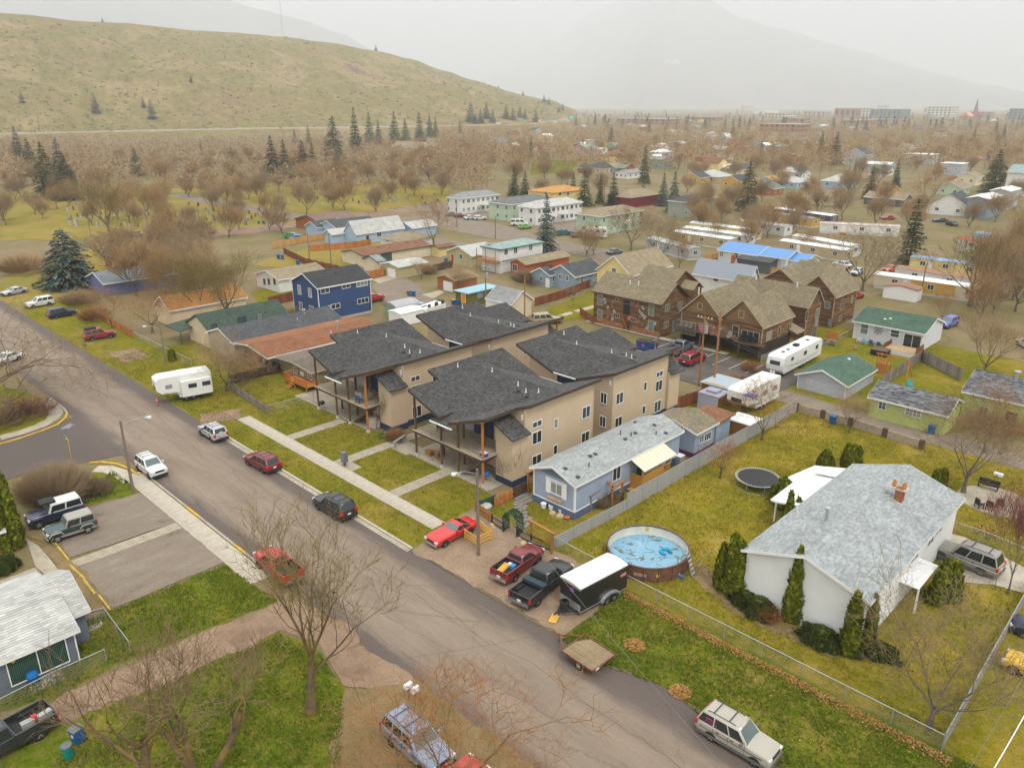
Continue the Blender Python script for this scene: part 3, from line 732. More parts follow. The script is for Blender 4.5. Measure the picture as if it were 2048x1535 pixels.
# ---------------------------------------------------------------- four beige townhouses
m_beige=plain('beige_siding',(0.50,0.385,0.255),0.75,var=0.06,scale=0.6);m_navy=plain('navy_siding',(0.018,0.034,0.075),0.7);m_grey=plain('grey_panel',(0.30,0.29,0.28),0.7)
m_charc=tabs('charcoal_shingle',(0.075,0.073,0.070),0.5,spot=(0.06,0.058,0.056));m_deck=tabs('deck_boards',(0.36,0.30,0.21),0.12);m_fasc=plain('brown_fascia',(0.058,0.042,0.034),0.7)
c_post=tabs('stained_post',(0.14,0.075,0.035),0.35)
def townhouse(X,Y,mir,label,furn=True):
 sy=-1 if mir else 1
 T=lambda x,y,z=0.0: Vector((X+x,Y+sy*y,z))
 H=House('townhouse',label, 'townhouse',(X+12.4,Y+(2 if not mir else -14.4)), 'beige townhouses with charcoal butterfly roofs');o=H.o
 P1=lambda x,y: 7.56-0.35*x
 s1,s2=0.252,0.32
 P2=lambda x,y: 7.85-s1*(9.4-y)
 P2b=lambda x,y: 7.85-s2*(y-9.4)
 P3=lambda x,y: 8.07-0.36*(13-x)
 vy=lambda y: (-0.29+s1*(9.4-y))/0.35
 planes=[(P1,[(0,-.5),(4.85,-.5),(4.85,1.5),(-.83,9.4),(4.2,14.9),(-1.85,14.9),(-1.85,3.7),(0,3.7)],(1,0)),
              (P2,[(-.83,9.4),(4.87,1.5),(3.7,1.5),(3.7,-.75),(7.0,-.75),(5.9,0.0),(12.4,9.4)],(0,1)),
              (P2b,[(-.83,9.4),(12.4,9.4),(7.5,14.9),(4.2,14.9)],(0,-1)),
              (P3,[(12.4,9.4),(5.9,-0.05),(6.1,-.4),(11.4,-.4),(11.4,3.6),(13,4.0),(13,14.9),(7.5,14.9)],(-1,0))]
 r=MB();tb=MB()
 def tri_conv(poly):    # split a plan polygon into convex pieces (fan by ear clipping)
  p=list(poly);out=[]
  ar=sum(p[i][0]*p[(i+1) % len(p)][1]-p[(i+1) % len(p)][0]*p[i][1] for i in range(len(p)))
  if ar < 0: p.reverse()
  while len(p) > 3:
   for i in range(len(p)):
    a,b,c=p[i-1],p[i],p[(i+1) % len(p)]
    if (b[0]-a[0])*(c[1]-a[1])-(b[1]-a[1])*(c[0]-a[0])<=1e-9: continue
    ok=True
    for q in p:
     if q in (a,b,c): continue
     d=[(e[0]-s_[0])*(q[1]-s_[1])-(e[1]-s_[1])*(q[0]-s_[0]) for s_,e in ((a,b),(b,c),(c,a))]
     if min(d) > -1e-9: ok=False;break
    if ok: out.append([a,b,c]);p.pop(i);break
   else: break
  out.append(p);return out
 for f,poly,dn in planes:
  r.ext([T(x,y,f(x,y))-o for x,y in poly],(0,0,-0.2))
  g=Vector((dn[0],sy*dn[1],0));a0=poly[0];e=0.01
  fx=(f(1,0)-f(0,0));fy=(f(0,1)-f(0,0))*sy;n=Vector((-fx,-fy,1)).normalized()
  u=n.cross(Vector((0,0,1))).normalized();sd_=n.cross(u)
  if sd_.z < 0: sd_=-sd_
  base=T(a0[0],a0[1],f(*a0))-o
  for tr in tri_conv(poly):
   pp=[((T(x,y,f(x,y))-o-base).dot(u),(T(x,y,f(x,y))-o-base).dot(sd_)) for x,y in tr]
   # shared course lines: align to global origin of this plane
   shingles_al(tb,base,u,sd_,pp)
 ro=r.build('roof',m_charc,H.root);stuff(tb.build('shingles',m_charc,ro))
 f=MB()
 def edge(pts,fn,w=0.03,drop=0.3):
  for a,b in zip(pts,pts[1:]):
   A,B=T(a[0],a[1],fn(*a))-o,T(b[0],b[1],fn(*b))-o;d=B-A;nrm=Vector((d.y,-d.x,0)).normalized()*w
   for s_ in (1,): f.ext([A-nrm*0.6+Vector((0,0,0.02)),B-nrm*0.6+Vector((0,0,0.02)),B-nrm*0.6-Vector((0,0,drop)),A-nrm*0.6-Vector((0,0,drop))],nrm*1.2)
 edge([(-1.86,14.92),(-1.86,3.69),(-.02,3.69),(-.02,-.52),(4.87,-.52),(4.87,1.5)],P1);edge([(-1.86,14.92),(4.2,14.92)],P1)
 edge([(7.5,14.92),(13.02,14.92),(13.02,3.98),(11.42,3.58),(11.42,-.42),(6.0,-.42)],P3)
 split(f, 'fascia',m_fasc,H.root)
 gt=MB();a,b=T(3.65,-.8,P2(0,-.8)-0.05)-o,T(7.0,-.8,P2(0,-.8)-0.05)-o;gt.beam(a,b,0.12,0.12)
 a,b=T(4.2,14.96,P2b(0,14.95)-0.05)-o,T(7.5,14.96,P2b(0,14.95)-0.05)-o;gt.beam(a,b,0.12,0.12);split(gt, 'gutter',w_white,H.root)
 # walls: right side, left side, rear, front behind the deck
 w=MB();nv=MB();L=MB()
 def wallpoly(pts,m=w): m.ext([p-o for p in pts],(pts[1]-pts[0]).cross(pts[2]-pts[0]).normalized()*0.02)
 zr=P3(12.4,0)-0.05
 w.ext([T(12.4,3.9,0)-o,T(12.4,14.4,0)-o,T(12.4,14.4,zr)-o,T(12.4,3.9,zr)-o],(-0.15,0,0))
 w.ext([T(0,3.9,0)-o,T(0,14.4,0)-o,T(0,14.4,7.35)-o,T(0,3.9,7.35)-o],(0.15,0,0))
 rear=[T(0,14.4,0),T(12.4,14.4,0),T(12.4,14.4,zr),T(7.4,14.4,5.85),T(4.3,14.4,5.85),T(0,14.4,7.35)]
 w.ext([p-o for p in rear],(0,-0.15*sy,0))
 front=[T(0,3.95,0),T(12.4,3.95,0),T(12.4,3.95,zr),T(8.6,3.95,P3(8.6,0)-0.1),T(6.6,3.95,5.8),T(3.2,3.95,6.2),T(0,3.95,7.3)]
 w.ext([p-o for p in front],(0,0.15*sy,0))
 wo=w.build('wall',m_beige,H.root)
 yb=1 if not mir else -1
 lap(L,T(12.4,3.9 if not mir else 14.4)-o,(0,1,0),[(0,0.75),(10.5,0.75),(10.5,zr),(0,zr)],0.16,0.02,(1,0,0),seam=4)
 if mir: lap(L,T(0,14.4)-o,(1,0,0),[(0,0),(4.3,0),(4.3,5.85),(0,7.35)],0.16,0.02,(0,-1,0));lap(L,T(7.4,14.4)-o,(1,0,0),[(0,0),(5,0),(5,zr),(0,5.85)],0.16,0.02,(0,-1,0))
 else:
  lap(L,T(0,3.95)-o,(1,0,0),[(0,3.05),(2.6,3.05),(2.6,6.4),(0,7.3)],0.16,0.02,(0,-1,0))
 # stair-tower bump on the right front corner
 bx=MB();q=[T(10.5,1.8,0)-o,T(12.75,1.8,0)-o,T(12.75,1.8,5.35)-o,T(10.5,1.8,6.3)-o];bx.ext(q,(0,2.2*sy,0));bx.build('bay',m_beige,H.root)
 if not mir: lap(L,T(10.5,1.8)-o,(1,0,0),[(0,0.75),(2.25,0.75),(2.25,5.35),(0,6.3)],0.16,0.02,(0,-1,0))
 lap(L,T(12.75,1.8 if not mir else 4.0)-o,(0,1,0),[(0,0.75),(2.2,0.75),(2.2,5.35),(0,5.35)],0.16,0.02,(1,0,0))
 stuff(L.build('siding',m_beige,wo))
 c=MB()
 for x,y,z in ((12.4,4.02 if mir else 3.9,zr),(12.4,14.4,zr),(12.75,1.8,5.35),(0,14.4,7.2)): p=T(x,y)-o;c.box(p.x-0.05,p.y-0.05,0.7,p.x+0.04,p.y+0.05,z-0.1)
 split(c, 'corner_board',m_beige,H.root)
 c=MB();q=[T(10.15,1.35,6.65)-o,T(13.2,1.35,5.3)-o,T(13.2,3.95,5.3)-o,T(10.15,3.95,6.65)-o];c.ext(q,(0,0,-0.16));bo=c.build('bay_roof',m_charc,H.root)
 c=MB();v=q;u=(v[2]-v[1]).normalized();sd_=(v[0]-v[1]).normalized();shingles(c,v[1],u,sd_,[(0,0),((v[2]-v[1]).length,0),((v[2]-v[1]).length,(v[0]-v[1]).length),(0,(v[0]-v[1]).length)],0.33,0.15,0.02);stuff(c.build('shingles',m_charc,bo))
 c=MB();a=T(12.4,4.0)-o;b_=T(12.4,14.4)-o;c.box(a.x,min(a.y,b_.y),0,a.x+0.05,max(a.y,b_.y),0.76)
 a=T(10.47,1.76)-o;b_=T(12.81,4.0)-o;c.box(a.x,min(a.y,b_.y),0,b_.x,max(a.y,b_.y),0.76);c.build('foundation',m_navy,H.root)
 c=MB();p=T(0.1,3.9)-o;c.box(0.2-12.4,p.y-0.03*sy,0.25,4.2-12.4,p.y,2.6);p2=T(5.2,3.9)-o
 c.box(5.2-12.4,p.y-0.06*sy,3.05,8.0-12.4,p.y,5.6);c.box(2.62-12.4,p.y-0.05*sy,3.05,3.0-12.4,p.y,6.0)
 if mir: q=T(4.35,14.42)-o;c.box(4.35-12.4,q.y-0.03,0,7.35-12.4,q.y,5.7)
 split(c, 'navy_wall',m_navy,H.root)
 c=MB();c.box(3.1-12.4,p.y-0.04*sy,3.05,5.1-12.4,p.y,5.7);c.box(8.9-12.4,p.y-0.04*sy,3.05,9.9-12.4,p.y,5.2);split(c, 'door',m_grey,H.root)
 # windows on the right wall
 for yy,z,ww,hh,mu in ((5.6,5.55,1.25,.55,1),(5.6,4.1,1.25,1.2,1),(5.6,1.5,1.25,1.3,1),(8.4,4.75,.5,.95,0),(8.4,1.85,.5,.95,0),(13.2,4.6,1.2,1.2,1),(13.2,1.7,1.2,1.2,1)):
  window(H.root,T(12.425,yy,z)-o, 'E',ww,hh,mu)
 if mir:
  for z in (4.6,1.8): window(H.root,T(11.2,14.425,z)-o, 'S',.75,1.2,1)
 c=MB();p=T(12.2,3.9 if not mir else 14.45,6.6)-o;c.box(p.x-0.28,p.y-0.06,p.z-0.28,p.x,p.y,p.z+0.28);c.build('wall_vent',w_white,H.root)
 # deck, posts, rails, stair
 d=MB();n=28
 for i in range(n): x=.2-12.4+i*10.4/n;p,q=T(0,-.1)-o,T(0,3.9)-o;d.box(x,min(p.y,q.y),2.98,x+10.4/n-0.008,max(p.y,q.y),3.03)
 split(d, 'deck_board',m_deck,H.root)
 d=MB();p=T(.1,-.15)-o;q=T(10.6,-.15)-o;d.beam(p+Vector((0,0,2.82)),q+Vector((0,0,2.82)),0.08,0.3);d.beam(T(10.6,-.15,2.82)-o,T(10.6,1.8,2.82)-o,0.08,0.3)
 d.beam(T(.1,.1,2.62)-o,T(10.6,.1,2.62)-o,0.12,0.2);d.beam(T(.1,2,2.62)-o,T(10.6,2,2.62)-o,0.12,0.2)
 for i in range(14): d.beam(T(.4+i*.76,-.1,2.8)-o,T(.4+i*.76,3.8,2.8)-o,0.05,0.2)
 split(d, 'deck_beam',c_wood_dk,H.root)
 d=MB();d.beam(T(.1,-.2,3.0)-o,T(10.68,-.2,3.0)-o,0.2,0.06);d.beam(T(10.68,-.2,3.0)-o,T(10.68,1.8,3.0)-o,0.2,0.06);split(d, 'deck_edge',m_deck,H.root)
 pm={}
 for x,y,z in ((.3,0,P1(.3,0)-.2),(4.4,0,P2(0,0)-.2),(7.0,0,5.6),(10.55,0,P3(10.5,0)-.25),(2.4,2,2.8),(5.6,2,5.9),(8.6,2,6.2)):
  c=MB();p=T(x,y)-o;c.box(p.x-.09,p.y-.09,.3 if y==0 else 0,p.x+.09,p.y+.09,z);po=c.build('post',c_post if x < 10 and not (x==7.0) else c_wood_or if x > 10 else c_post,H.root)
  if y==0: c=MB();c.lathe([(0.01,0.34),(.2,.34),(.27,0)],(p.x,p.y,0),10);c.build('footing',c_conc,po)
 c=MB();c.beam(T(10.6,-.35,P3(10.6,0)-.33)-o,T(10.6,3.7,P3(10.6,0)-.33)-o,.12,.26);c.beam(T(6.6,-.2,5.75)-o,T(10.6,-.2,P3(10.6,0)-.35)-o,.1,.22);split(c, 'porch_beam',c_wood_or,H.root)
 c=MB()
 for z in (3.4,3.75,4.05): c.path([T(.3,-.05,z)-o,T(10.6,-.05,z)-o,T(10.6,1.75,z)-o],0.014,4);c.path([T(.3,-.05,z)-o,T(.3,3.8,z)-o],0.014,4)
 stuff(c.build('railing',c_black,H.root))
 st=MB()
 for i in range(12): st.box(7.0-12.4+i*.27,(T(0,1.0)-o).y-.5,.2*(i+1)-.04,7.3-12.4+i*.27,(T(0,1.0)-o).y+.5,.2*(i+1))
 for s_ in (-.5,.5): st.beam((7.0-12.4,(T(0,1.0)-o).y+s_,.05),(10.3-12.4,(T(0,1.0)-o).y+s_,2.5),.06,.24)
 split(st, 'stair_tread',c_wood_dk,H.root)
 c=MB()
 for x,y,ff in ((2.6,9.0, 'a'),(10.2,8.2, 'b'),(7.3,8.2, 'a'),(9.0,7.6, 'a'),(-1.0,7.2, 'a')):
  z=max(P1(x,y),P3(x,y),min(P2(x,y),P2b(x,y)));p=T(x,y,z)-o;c.tube(p,p+Vector((0,0,.45)),.05,.05,7);c.tube(p,p+Vector((0,0,.04)),.12,.12,7)
 split(c, 'vent_pipe',metal_wh,H.root)
 c=MB()
 for x,y in ((8.2,7.4),(9.7,7.0)): z=P2(x,y);p=T(x,y,z)-o;c.box(p.x-.15,p.y-.15,p.z-.05,p.x+.15,p.y+.15,p.z+.14)
 split(c, 'roof_vent',c_black,H.root)
 return H
def shingles_al(tb,base,u,sd_,pp,tw=0.33,th=0.15):
 s0=min(p[1] for p in pp);k=math.floor(s0/th);off=k*th
 # courses share lines across the pieces of one plane
 shingles2(tb,base,u,sd_,pp,tw,th,off)
def shingles2(mb,p0,ud,sd,poly,tw,th,s0,lift=0.022):
 n=ud.cross(sd).normalized()
 if n.z < 0: n=-n
 s1=max(p[1] for p in poly);r=0
 while s0+r*th < s1:
  a,b=s0+r*th,s0+(r+1)*th;r+=1
  c=clip(poly,1,a,b)
  if not c: continue
  lo,hi=min(p[0] for p in c),max(p[0] for p in c)
  row=round(a/th);rr=random.Random(row*131+7);x=math.floor(lo/tw)*tw+(0.5*tw if row % 2 else 0)-tw
  while x < hi:
   xa,xb=x,x+tw-0.008;x+=tw
   if xb<=lo or xa>=hi: continue
   d=c if (xa<=lo and xb>=hi) else clip(c,0,xa,xb)
   if len(d) < 3: continue
   q=[p0+ud*uu+sd*ss+n*(0.004+lift*(1-(ss-a)/th)) for uu,ss in d];mb.add(q,[tuple(range(len(q)))])
townhouse(-59.8,46,False, 'beige townhouse beside the blue-grey trailer home, deck facing the street')
townhouse(-78.8,46,False, 'beige townhouse beside the little olive cottage, deck facing the street')
townhouse(-78.8,78.2,True, 'rear beige townhouse with the cream garage behind it')
townhouse(-59.8,78.2,True, 'rear beige townhouse next to the asphalt car park and utility poles')
# ---------------------------------------------------------------- weathered-wood apartments
m_rust=tabs('barn_siding',(0.155,0.085,0.042),0.4,spot=(0.09,0.055,0.035));m_barn=tabs('barn_boards',(0.19,0.115,0.055),0.35,spot=(0.12,0.085,0.055))
m_taupe=tabs('taupe_shingle',(0.20,0.165,0.105),0.22);m_taupe2=tabs('taupe_shingle_far',(0.21,0.175,0.115),0.2);m_tin=plain('tin_panel',(0.36,0.36,0.36),0.45,0.5,var=0.35,scale=2);m_rusty=plain('rusty_panel',(0.26,0.115,0.05),0.8,var=0.4,scale=2)
def battens(H,org,ud,poly,step,nrm,m,par):
 mb=MB();org,ud,nrm=Vector(org),Vector(ud),Vector(nrm);x=min(p[0] for p in poly);hi=max(p[0] for p in poly)
 while x < hi-0.02:
  c=clip(poly,0,x,min(x+step-0.012,hi));x+=step
  if c: mb.ext([org+ud*a+Vector((0,0,b))+nrm*(0.012+R.random()*0.014) for a,b in c],-nrm*0.012)
 for o in split(mb, 'board',m,par): o.location=-H.o if par is H.root else Vector()
def patchwork(H,face,u0,v0,u1,v1,n,sz=0.62):
 """salvaged tin and rusty sheets set on the diagonal"""
 for i in range(n):
  for j in range(2):
   t=(i+0.5)/n;u=u0+(u1-u0)*t+R.uniform(-1,1)*4+(j-.5)*13;v=v0+(v1-v0)*t+R.uniform(-1,1)*3+(j-.5)*5
   p=onY(u,v,H.y0-0.03) if face=='S' else onX(u,v,H.x1+0.03)
   b=MB();a=sz*R.uniform(.75,1.25)/2;c=sz*R.uniform(.6,.9)/2;th=rad(45+R.choice((0,90))+R.uniform(-4,4));d=0.02+0.014*R.random()
   q=[Vector((math.cos(th)*x-math.sin(th)*z,-d,math.sin(th)*x+math.cos(th)*z)) for x,z in ((-a,-c),(a,-c),(a,c),(-a,c))]
   b.ext(q,(0,d,0));b.build('metal_panel',R.choice((m_tin,m_tin,m_rusty,m_rusty,m_barn)),H.root,loc=p-H.o)
A1=gabX('rustic_apartments', 'two-storey rustic wood apartment block with open stair slot and panelled front',(1324,610),(1356,567),(1182,581),5.6,m_rust,m_taupe,w_brown,xf=G(1320,676).x,oh=0.4,rake=0.45,cat='apartment building',lapstep=0.24,seam=3.0,tabw=0.4)
a1=A1
for u,v in ((1200,599),(1200,629),(1303,620),(1302,652)): A1.wS(u,v,.95,1.7,0,1,w_tan,g_green)
A1.wS(1233,631,1.1,.6,2,0,w_tan,g_dark);A1.wS(1266,639,1.1,.6,2,0,w_tan,g_dark);A1.wS(1234,599,.5,.35,0,0,w_tan);A1.wS(1265,603,.5,.35,0,0,w_tan)
for u,v in ((1335,615),(1360,610),(1332,649),(1358,643)): A1.wE(u,v,1.2,1.0,1,0,w_tan,g_green)
b=MB();p=onY(1252,640,A1.y0-.03)-A1.o;b.box(p.x-.65,p.y-.02,.1,p.x+.65,p.y+.04,5.1);b.build('stair_slot_shade',c_black,A1.root)  # flat black panel on the wall, painted shade for the stair opening
b=MB()
for i in range(11): b.box(p.x-.6,p.y-.1-.02,.25+i*.24,p.x+.6,p.y+.0,.29+i*.24)
b.beam((p.x+.9,p.y-.9,.5),(p.x-.9,p.y-.1,2.7),.05,.12);split(b, 'stair_tread',c_wood,A1.root)
patchwork(A1, 'S',1218,597,1222,640,5);patchwork(A1, 'S',1280,610,1289,656,5)
b=MB()
for i in range(16):
 x=a1.x1-14.2+i*.9
 if abs(x-(p.x+A1.o.x)) < 1.0: continue
 b.box(x-A1.o.x,-.07,.05,x+.86-A1.o.x,-.03,1.05+.1*R.random())
split(b, 'skirt_panel',m_rusty,A1.root)
A1.vent(1260,569,h=.7,r=.09);A1.vent(1277,571,h=.7,r=.09)
zr=A1.roofpl[0][2].z if hasattr(A1.roofpl[0][2], 'z') else A1.roofpl[0][2][2]
q=G(1372,541,zr+.4);q0=G(1297,530,zr+.4)
A1.vol(q0.x,q.x-.4,q.y-5,q.y+5,5.6,zr+.4-5.6, 'x',m_rust,m_taupe,w_brown,.4,.4,lapstep=.24,tabw=.4,main=False)
b=MB();e=q-A1.o;r_=[(e.x,e.y-1.8,6.2),(e.x+2.8,e.y-1.8,6.2),(e.x+2.8,e.y-.2,7.3),(e.x,e.y-.2,7.3)];b.ext(r_,(0,0,-.15));r_=[(e.x,e.y+1.4,6.2),(e.x+2.8,e.y+1.4,6.2),(e.x+2.8,e.y-.2,7.3),(e.x,e.y-.2,7.3)];b.ext(r_,(0,0,-.15));split(b, 'porch_roof',m_taupe,A1.root)
b=MB()
for dy in (-1.4,1.0): b.beam((e.x+2.5,e.y+dy,0),(e.x+2.5,e.y+dy,6.2),.2,.2)
b.box(e.x,e.y-1.6,2.7,e.x+2.7,e.y+1.2,2.85);b.box(e.x+2.6,e.y-1.6,2.85,e.x+2.7,e.y+1.2,3.8);split(b, 'porch_post',m_rust,A1.root)
def sign_small(H,face,u,v,w,h,m,name='notice'):
 p=onY(u,v,H.y0-.06) if face=='S' else onX(u,v,H.x1+.06);b=MB()
 if face=='S': b.box(-w/2,-.02,-h/2,w/2,.04,h/2)
 else: b.box(-.04,-w/2,-h/2,.02,w/2,h/2)
 return b.build(name,m,H.root,loc=p-H.o)
m_pink=plain('pink_sign',(0.6,0.12,0.16),.6);m_box=plain('meter_grey',(0.16,0.22,0.22),.5)
sign_small(A1, 'S',1258,636,.6,.6,m_pink);sign_small(A1, 'E',1347,653,.9,2.1,m_box, 'meter_cabinet');sign_small(A1, 'S',1310,647,.35,.5,plain('blue_sign',(.2,.42,.55),.6))
# block with two front gables and open parking below
yf=G(1520,726).y;xr=G(1520,726).x
E2,Ap2=onY(1528,656,yf-.3),onY(1486,599,yf-.3);Ev,Ap1=onY(1436,632,yf-.3),onY(1404,585,yf-.3)
A2=House('rustic_apartments', 'rustic wood apartment block with twin front gables over open car bays', 'apartment building',(xr,yf))
ev=E2.z;hw2=E2.x-Ap2.x;farY=G(1592,632,ev).y
A2.vol(Ap2.x-hw2+.3,E2.x-.3,yf,farY,ev,Ap2.z-ev, 'y',m_rust,m_taupe,w_tan,.3,.3,z0=2.7,lapstep=.24,seam=3,tabw=.4)
hw1=hw2
A2.vol(Ap1.x-hw1+.3,Ap1.x+hw1-.3,yf,farY+4,ev,Ap1.z-ev, 'y',m_rust,m_taupe,w_tan,.3,.3,z0=2.7,lapstep=.24,seam=3,tabw=.4,main=False)
Em,Am=G(1619,615,ev+.3),None
xm=Em.x;Am=onX(1639,575,xm)
A2.vol(G(1477,550,Am.z).x,xm-.4,Em.y+.4,Am.y+(Am.y-Em.y)-.4,Em.z,Am.z-Em.z, 'x',m_rust,m_taupe,w_tan,.4,.4,lapstep=.24,seam=3,tabw=.4,main=False)
A2.x1=E2.x-.3;A2.y0=yf
for Ax,hw_ in ((Ap2,hw2),(Ap1,hw1)):
 battens(A2,(Ax.x-hw_+.3,yf-.03,0),(1,0,0),[(.25,ev+.15),(2*hw_-.85,ev+.15),(hw_-.3,Ax.z-.32)],.3,(0,-1,0),m_barn,A2.root)
A2.wS(1400,612,.75,.95,0,0,w_tan,g_dark);A2.wS(1483,628,.75,.95,0,0,w_tan,g_dark)
A2.wS(1377,656,2.4,1.95,2,0,w_tan,g_green);A2.wS(1403,657,.75,1.2,0,1,w_tan);A2.wS(1471,663,.95,1.7,0,1,w_tan);A2.wS(1500,676,2.7,2.0,2,0,w_tan,g_dark)
patchwork(A2, 'S',1414,645,1432,668,4,.8);patchwork(A2, 'S',1442,650,1466,674,4,.8)
A2.wE(1538,671,1.5,1.2,1,0,w_tan);A2.wE(1558,662,.55,1.25,0,0,w_tan);A2.wE(1576,655,.55,1.25,0,0,w_tan);A2.wE(1576,694,.8,1.3,1,0,w_tan)
b=MB();L=-A2.o;x0=Ap1.x-hw1+.3+L.x;x1=A2.x1+L.x
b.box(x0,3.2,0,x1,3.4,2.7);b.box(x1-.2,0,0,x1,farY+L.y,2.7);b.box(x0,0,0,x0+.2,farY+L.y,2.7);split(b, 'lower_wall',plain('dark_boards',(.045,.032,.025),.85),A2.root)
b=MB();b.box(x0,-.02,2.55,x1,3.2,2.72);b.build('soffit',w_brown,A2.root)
for k in range(5): c=MB();xx=x0+.15+(x1-x0-.3)*k/4;c.box(xx-.13,-.02,0,xx+.13,.24,2.6);c.build('post',c_post,A2.root)
c=MB()
for k in range(9): c.box(x1+.01,.3+k*1.05,.02,x1+.05,1.32+k*1.05,1.0+.1*R.random())
split(c, 'skirt_panel',m_tin,A2.root)
for (u,w) in ((1377,4.0),(1502,4.6)):
 p=onY(u,690,yf)-A2.o;c=MB();c.box(p.x-w/2,-1.3,2.72,p.x+w/2,-.03,2.86);c.build('balcony',c_wood_dk,A2.root);c=MB()
 for z in (3.2,3.55,3.9): c.path([(p.x-w/2,-.03,z),(p.x-w/2,-1.25,z),(p.x+w/2,-1.25,z),(p.x+w/2,-.03,z)],.018,4)
 for i in range(6): c.tube((p.x-w/2+w*i/5,-1.25,2.8),(p.x-w/2+w*i/5,-1.25,3.9),.025,n=4)
 stuff(c.build('railing',c_black,A2.root))
 for k in range(3):
  ch=thing('patio_chair', 'tan patio chair on the balcony of the twin-gabled rustic block' if w < 4.3 else 'dark patio chair on the balcony beside the glazed doors of the rustic block', 'chair',(p.x+A2.o.x-1.2+k*.85,yf-.7,2.86),R.uniform(-.2,.2), 'balcony chairs on the rustic block')
  CHAIRS=globals().setdefault('CHAIRS',[]);CHAIRS.append((ch,c_wood_gy if w < 4.3 else c_black))
p=onY(1398,693,yf-.1)-A2.o;c=MB();c.box(p.x-.3,-.12,2.75,p.x+.3,-.04,3.5);c.build('banner',m_pink,A2.root)
# wing windows of the main block (its +X face)
A2.x1=xm-.4
A2.wE(1640,597,.55,1.6,0,0,w_tan);A2.wE(1634,627,1.2,1.6,1,0,w_tan,g_green);A2.wE(1628,663,1.3,2.0,1,1,w_tan);A2.wE(1613,632,.7,1.5,0,0,w_tan,g_dark)
sign_small(A2, 'E',1633,646,1.0,1.1,m_tin, 'metal_panel')
c=MB();e=G(1586,662,3.2)-A2.o;c.ext([(e.x-2,e.y-.2,3.9),(e.x+.8,e.y-.2,3.0),(e.x+.8,e.y+2.6,3.0),(e.x-2,e.y+2.6,3.9)],(0,0,-.15));c.build('porch_roof',m_taupe,A2.root)
for dy in (0,2.4): c=MB();c.box(e.x+.5,e.y+dy,0,e.x+.68,e.y+dy+.18,3.0);c.build('post',w_brown,A2.root)
A2.vent(1526,617,h=.7,r=.09) if 0 else None
for u,v in ((1512,558),(1594,573)): A2.vent(u,v,h=.7,r=.1)
# the third block
yf3=G(1672,659).y
A3=gabY('rustic_apartments', 'rustic wood apartment block behind the twin-gabled one, skylight in its roof',(1673,595),(1638,550),(1713,575),6,m_rust,m_taupe,w_tan,yf=yf3,cat='apartment building',lapstep=.24,seam=3,tabw=.4)
e3=A3.roofpl[0][0][2];ap=onY(1562,536,yf3+2)
A3.vol(ap.x-4,ap.x+4,yf3+2,yf3+15,e3,max(2.5,ap.z-e3), 'y',m_rust,m_taupe,w_tan,.35,.3,lapstep=.24,tabw=.4,main=False)
A3.vol(ap.x,A3.x1-3,yf3+6,yf3+14,e3,max(2.5,ap.z-e3)+.4, 'x',m_rust,m_taupe,w_tan,.35,.3,tabw=.4,main=False)
A3.wE(1684,608,1.0,1.7,1,1,w_tan);A3.wE(1704,599,.5,1.2,0,0,w_tan);A3.wE(1680,636,.9,.9,0,0,w_tan,g_green);A3.wS(1655,610,.8,1.1,0,0,w_tan,g_green)
A3.vent(1657,555, 'skylight');A3.vent(1681,556,h=.7,r=.1)
sign_small(A3, 'S',1660,645,.6,1.2,m_box, 'meter_cabinet')
# ---------------------------------------------------------------- near houses
m_lgrey=tabs('light_grey_shingle',(0.30,0.315,0.305),0.16);m_lgrey2=tabs('pale_shingle',(0.40,0.40,0.37),0.16);m_mgrey=tabs('mixed_grey_shingle',(0.29,0.31,0.305),0.2)
m_whitesid=plain('white_siding',(0.66,0.66,0.63),.6,var=.05,scale=.7);m_slate=plain('slate_siding',(0.13,0.15,0.18),.7,var=.1)
# grey-roofed house at the lower edge
H=gabY('bungalow', 'slate-sided house with pale shingle roof and sliding patio door',(165,1258),(104,1162),(167,1257),2.5,m_slate,m_lgrey2,w_white,yf=None) if 0 else None
e=G(160,1258,2.6);rg=onY(105,1163,e.y)
H=House('bungalow', 'slate-sided house with pale shingle roof and sliding patio door', 'house',(e.x-.4,e.y-14))
hw_=e.x-rg.x
H.vol(rg.x-hw_+.4,e.x-.4,e.y-16,e.y-.3,2.6,rg.z-2.6, 'y',m_slate,m_lgrey2,w_white,.4,.3,lapstep=.2,tabw=.5,tabm=m_lgrey2)
H.x1=e.x-.4
e2=G(181,1218,2.5);H.vol(e2.x-6.5,e2.x-.35,e.y-.3,e2.y-.3,2.5,1.5, 'y',m_slate,m_lgrey2,w_white,.35,.3,tabw=.5,tabm=m_lgrey2,main=False)
H.wE(76,1318,3.3,2.1,1,0,w_white,g_dark)
b=MB();p=onX(76,1318,H.x1+.005)-H.o
for i in range(30): b.box(p.x+.02,p.y-1.6+i*.107,p.z-1.0,p.x+.045,p.y-1.6+i*.107+.07,p.z+1.0)
stuff(b.build('blind',w_green,H.root))
b=MB();s_=[G(50,1355),G(115,1330),G(130,1357),G(65,1386)];b.ext([Vector((q.x,q.y,.06))-H.o for q in s_],(0,0,-.06));b.build('patio',m_conc_old,H.root)
H.vent(89,1226, 'box',m=metal_gal)
b=MB();p=onX(24,1318,H.x1)-H.o;b.lathe([(.01,.12),(.1,.1),(.12,-.1),(.01,-.12)],(p.x+.15,p.y,p.z),10);b.build('porch_lamp',plain('lamp_yellow',(.6,.42,.03),.5),H.root)
b=MB();q=G(172,1265)-H.o;b.box(q.x-.6,q.y-1.4,0,q.x+.05,q.y+1.2,.05);b.build('step',m_conc_old,H.root)
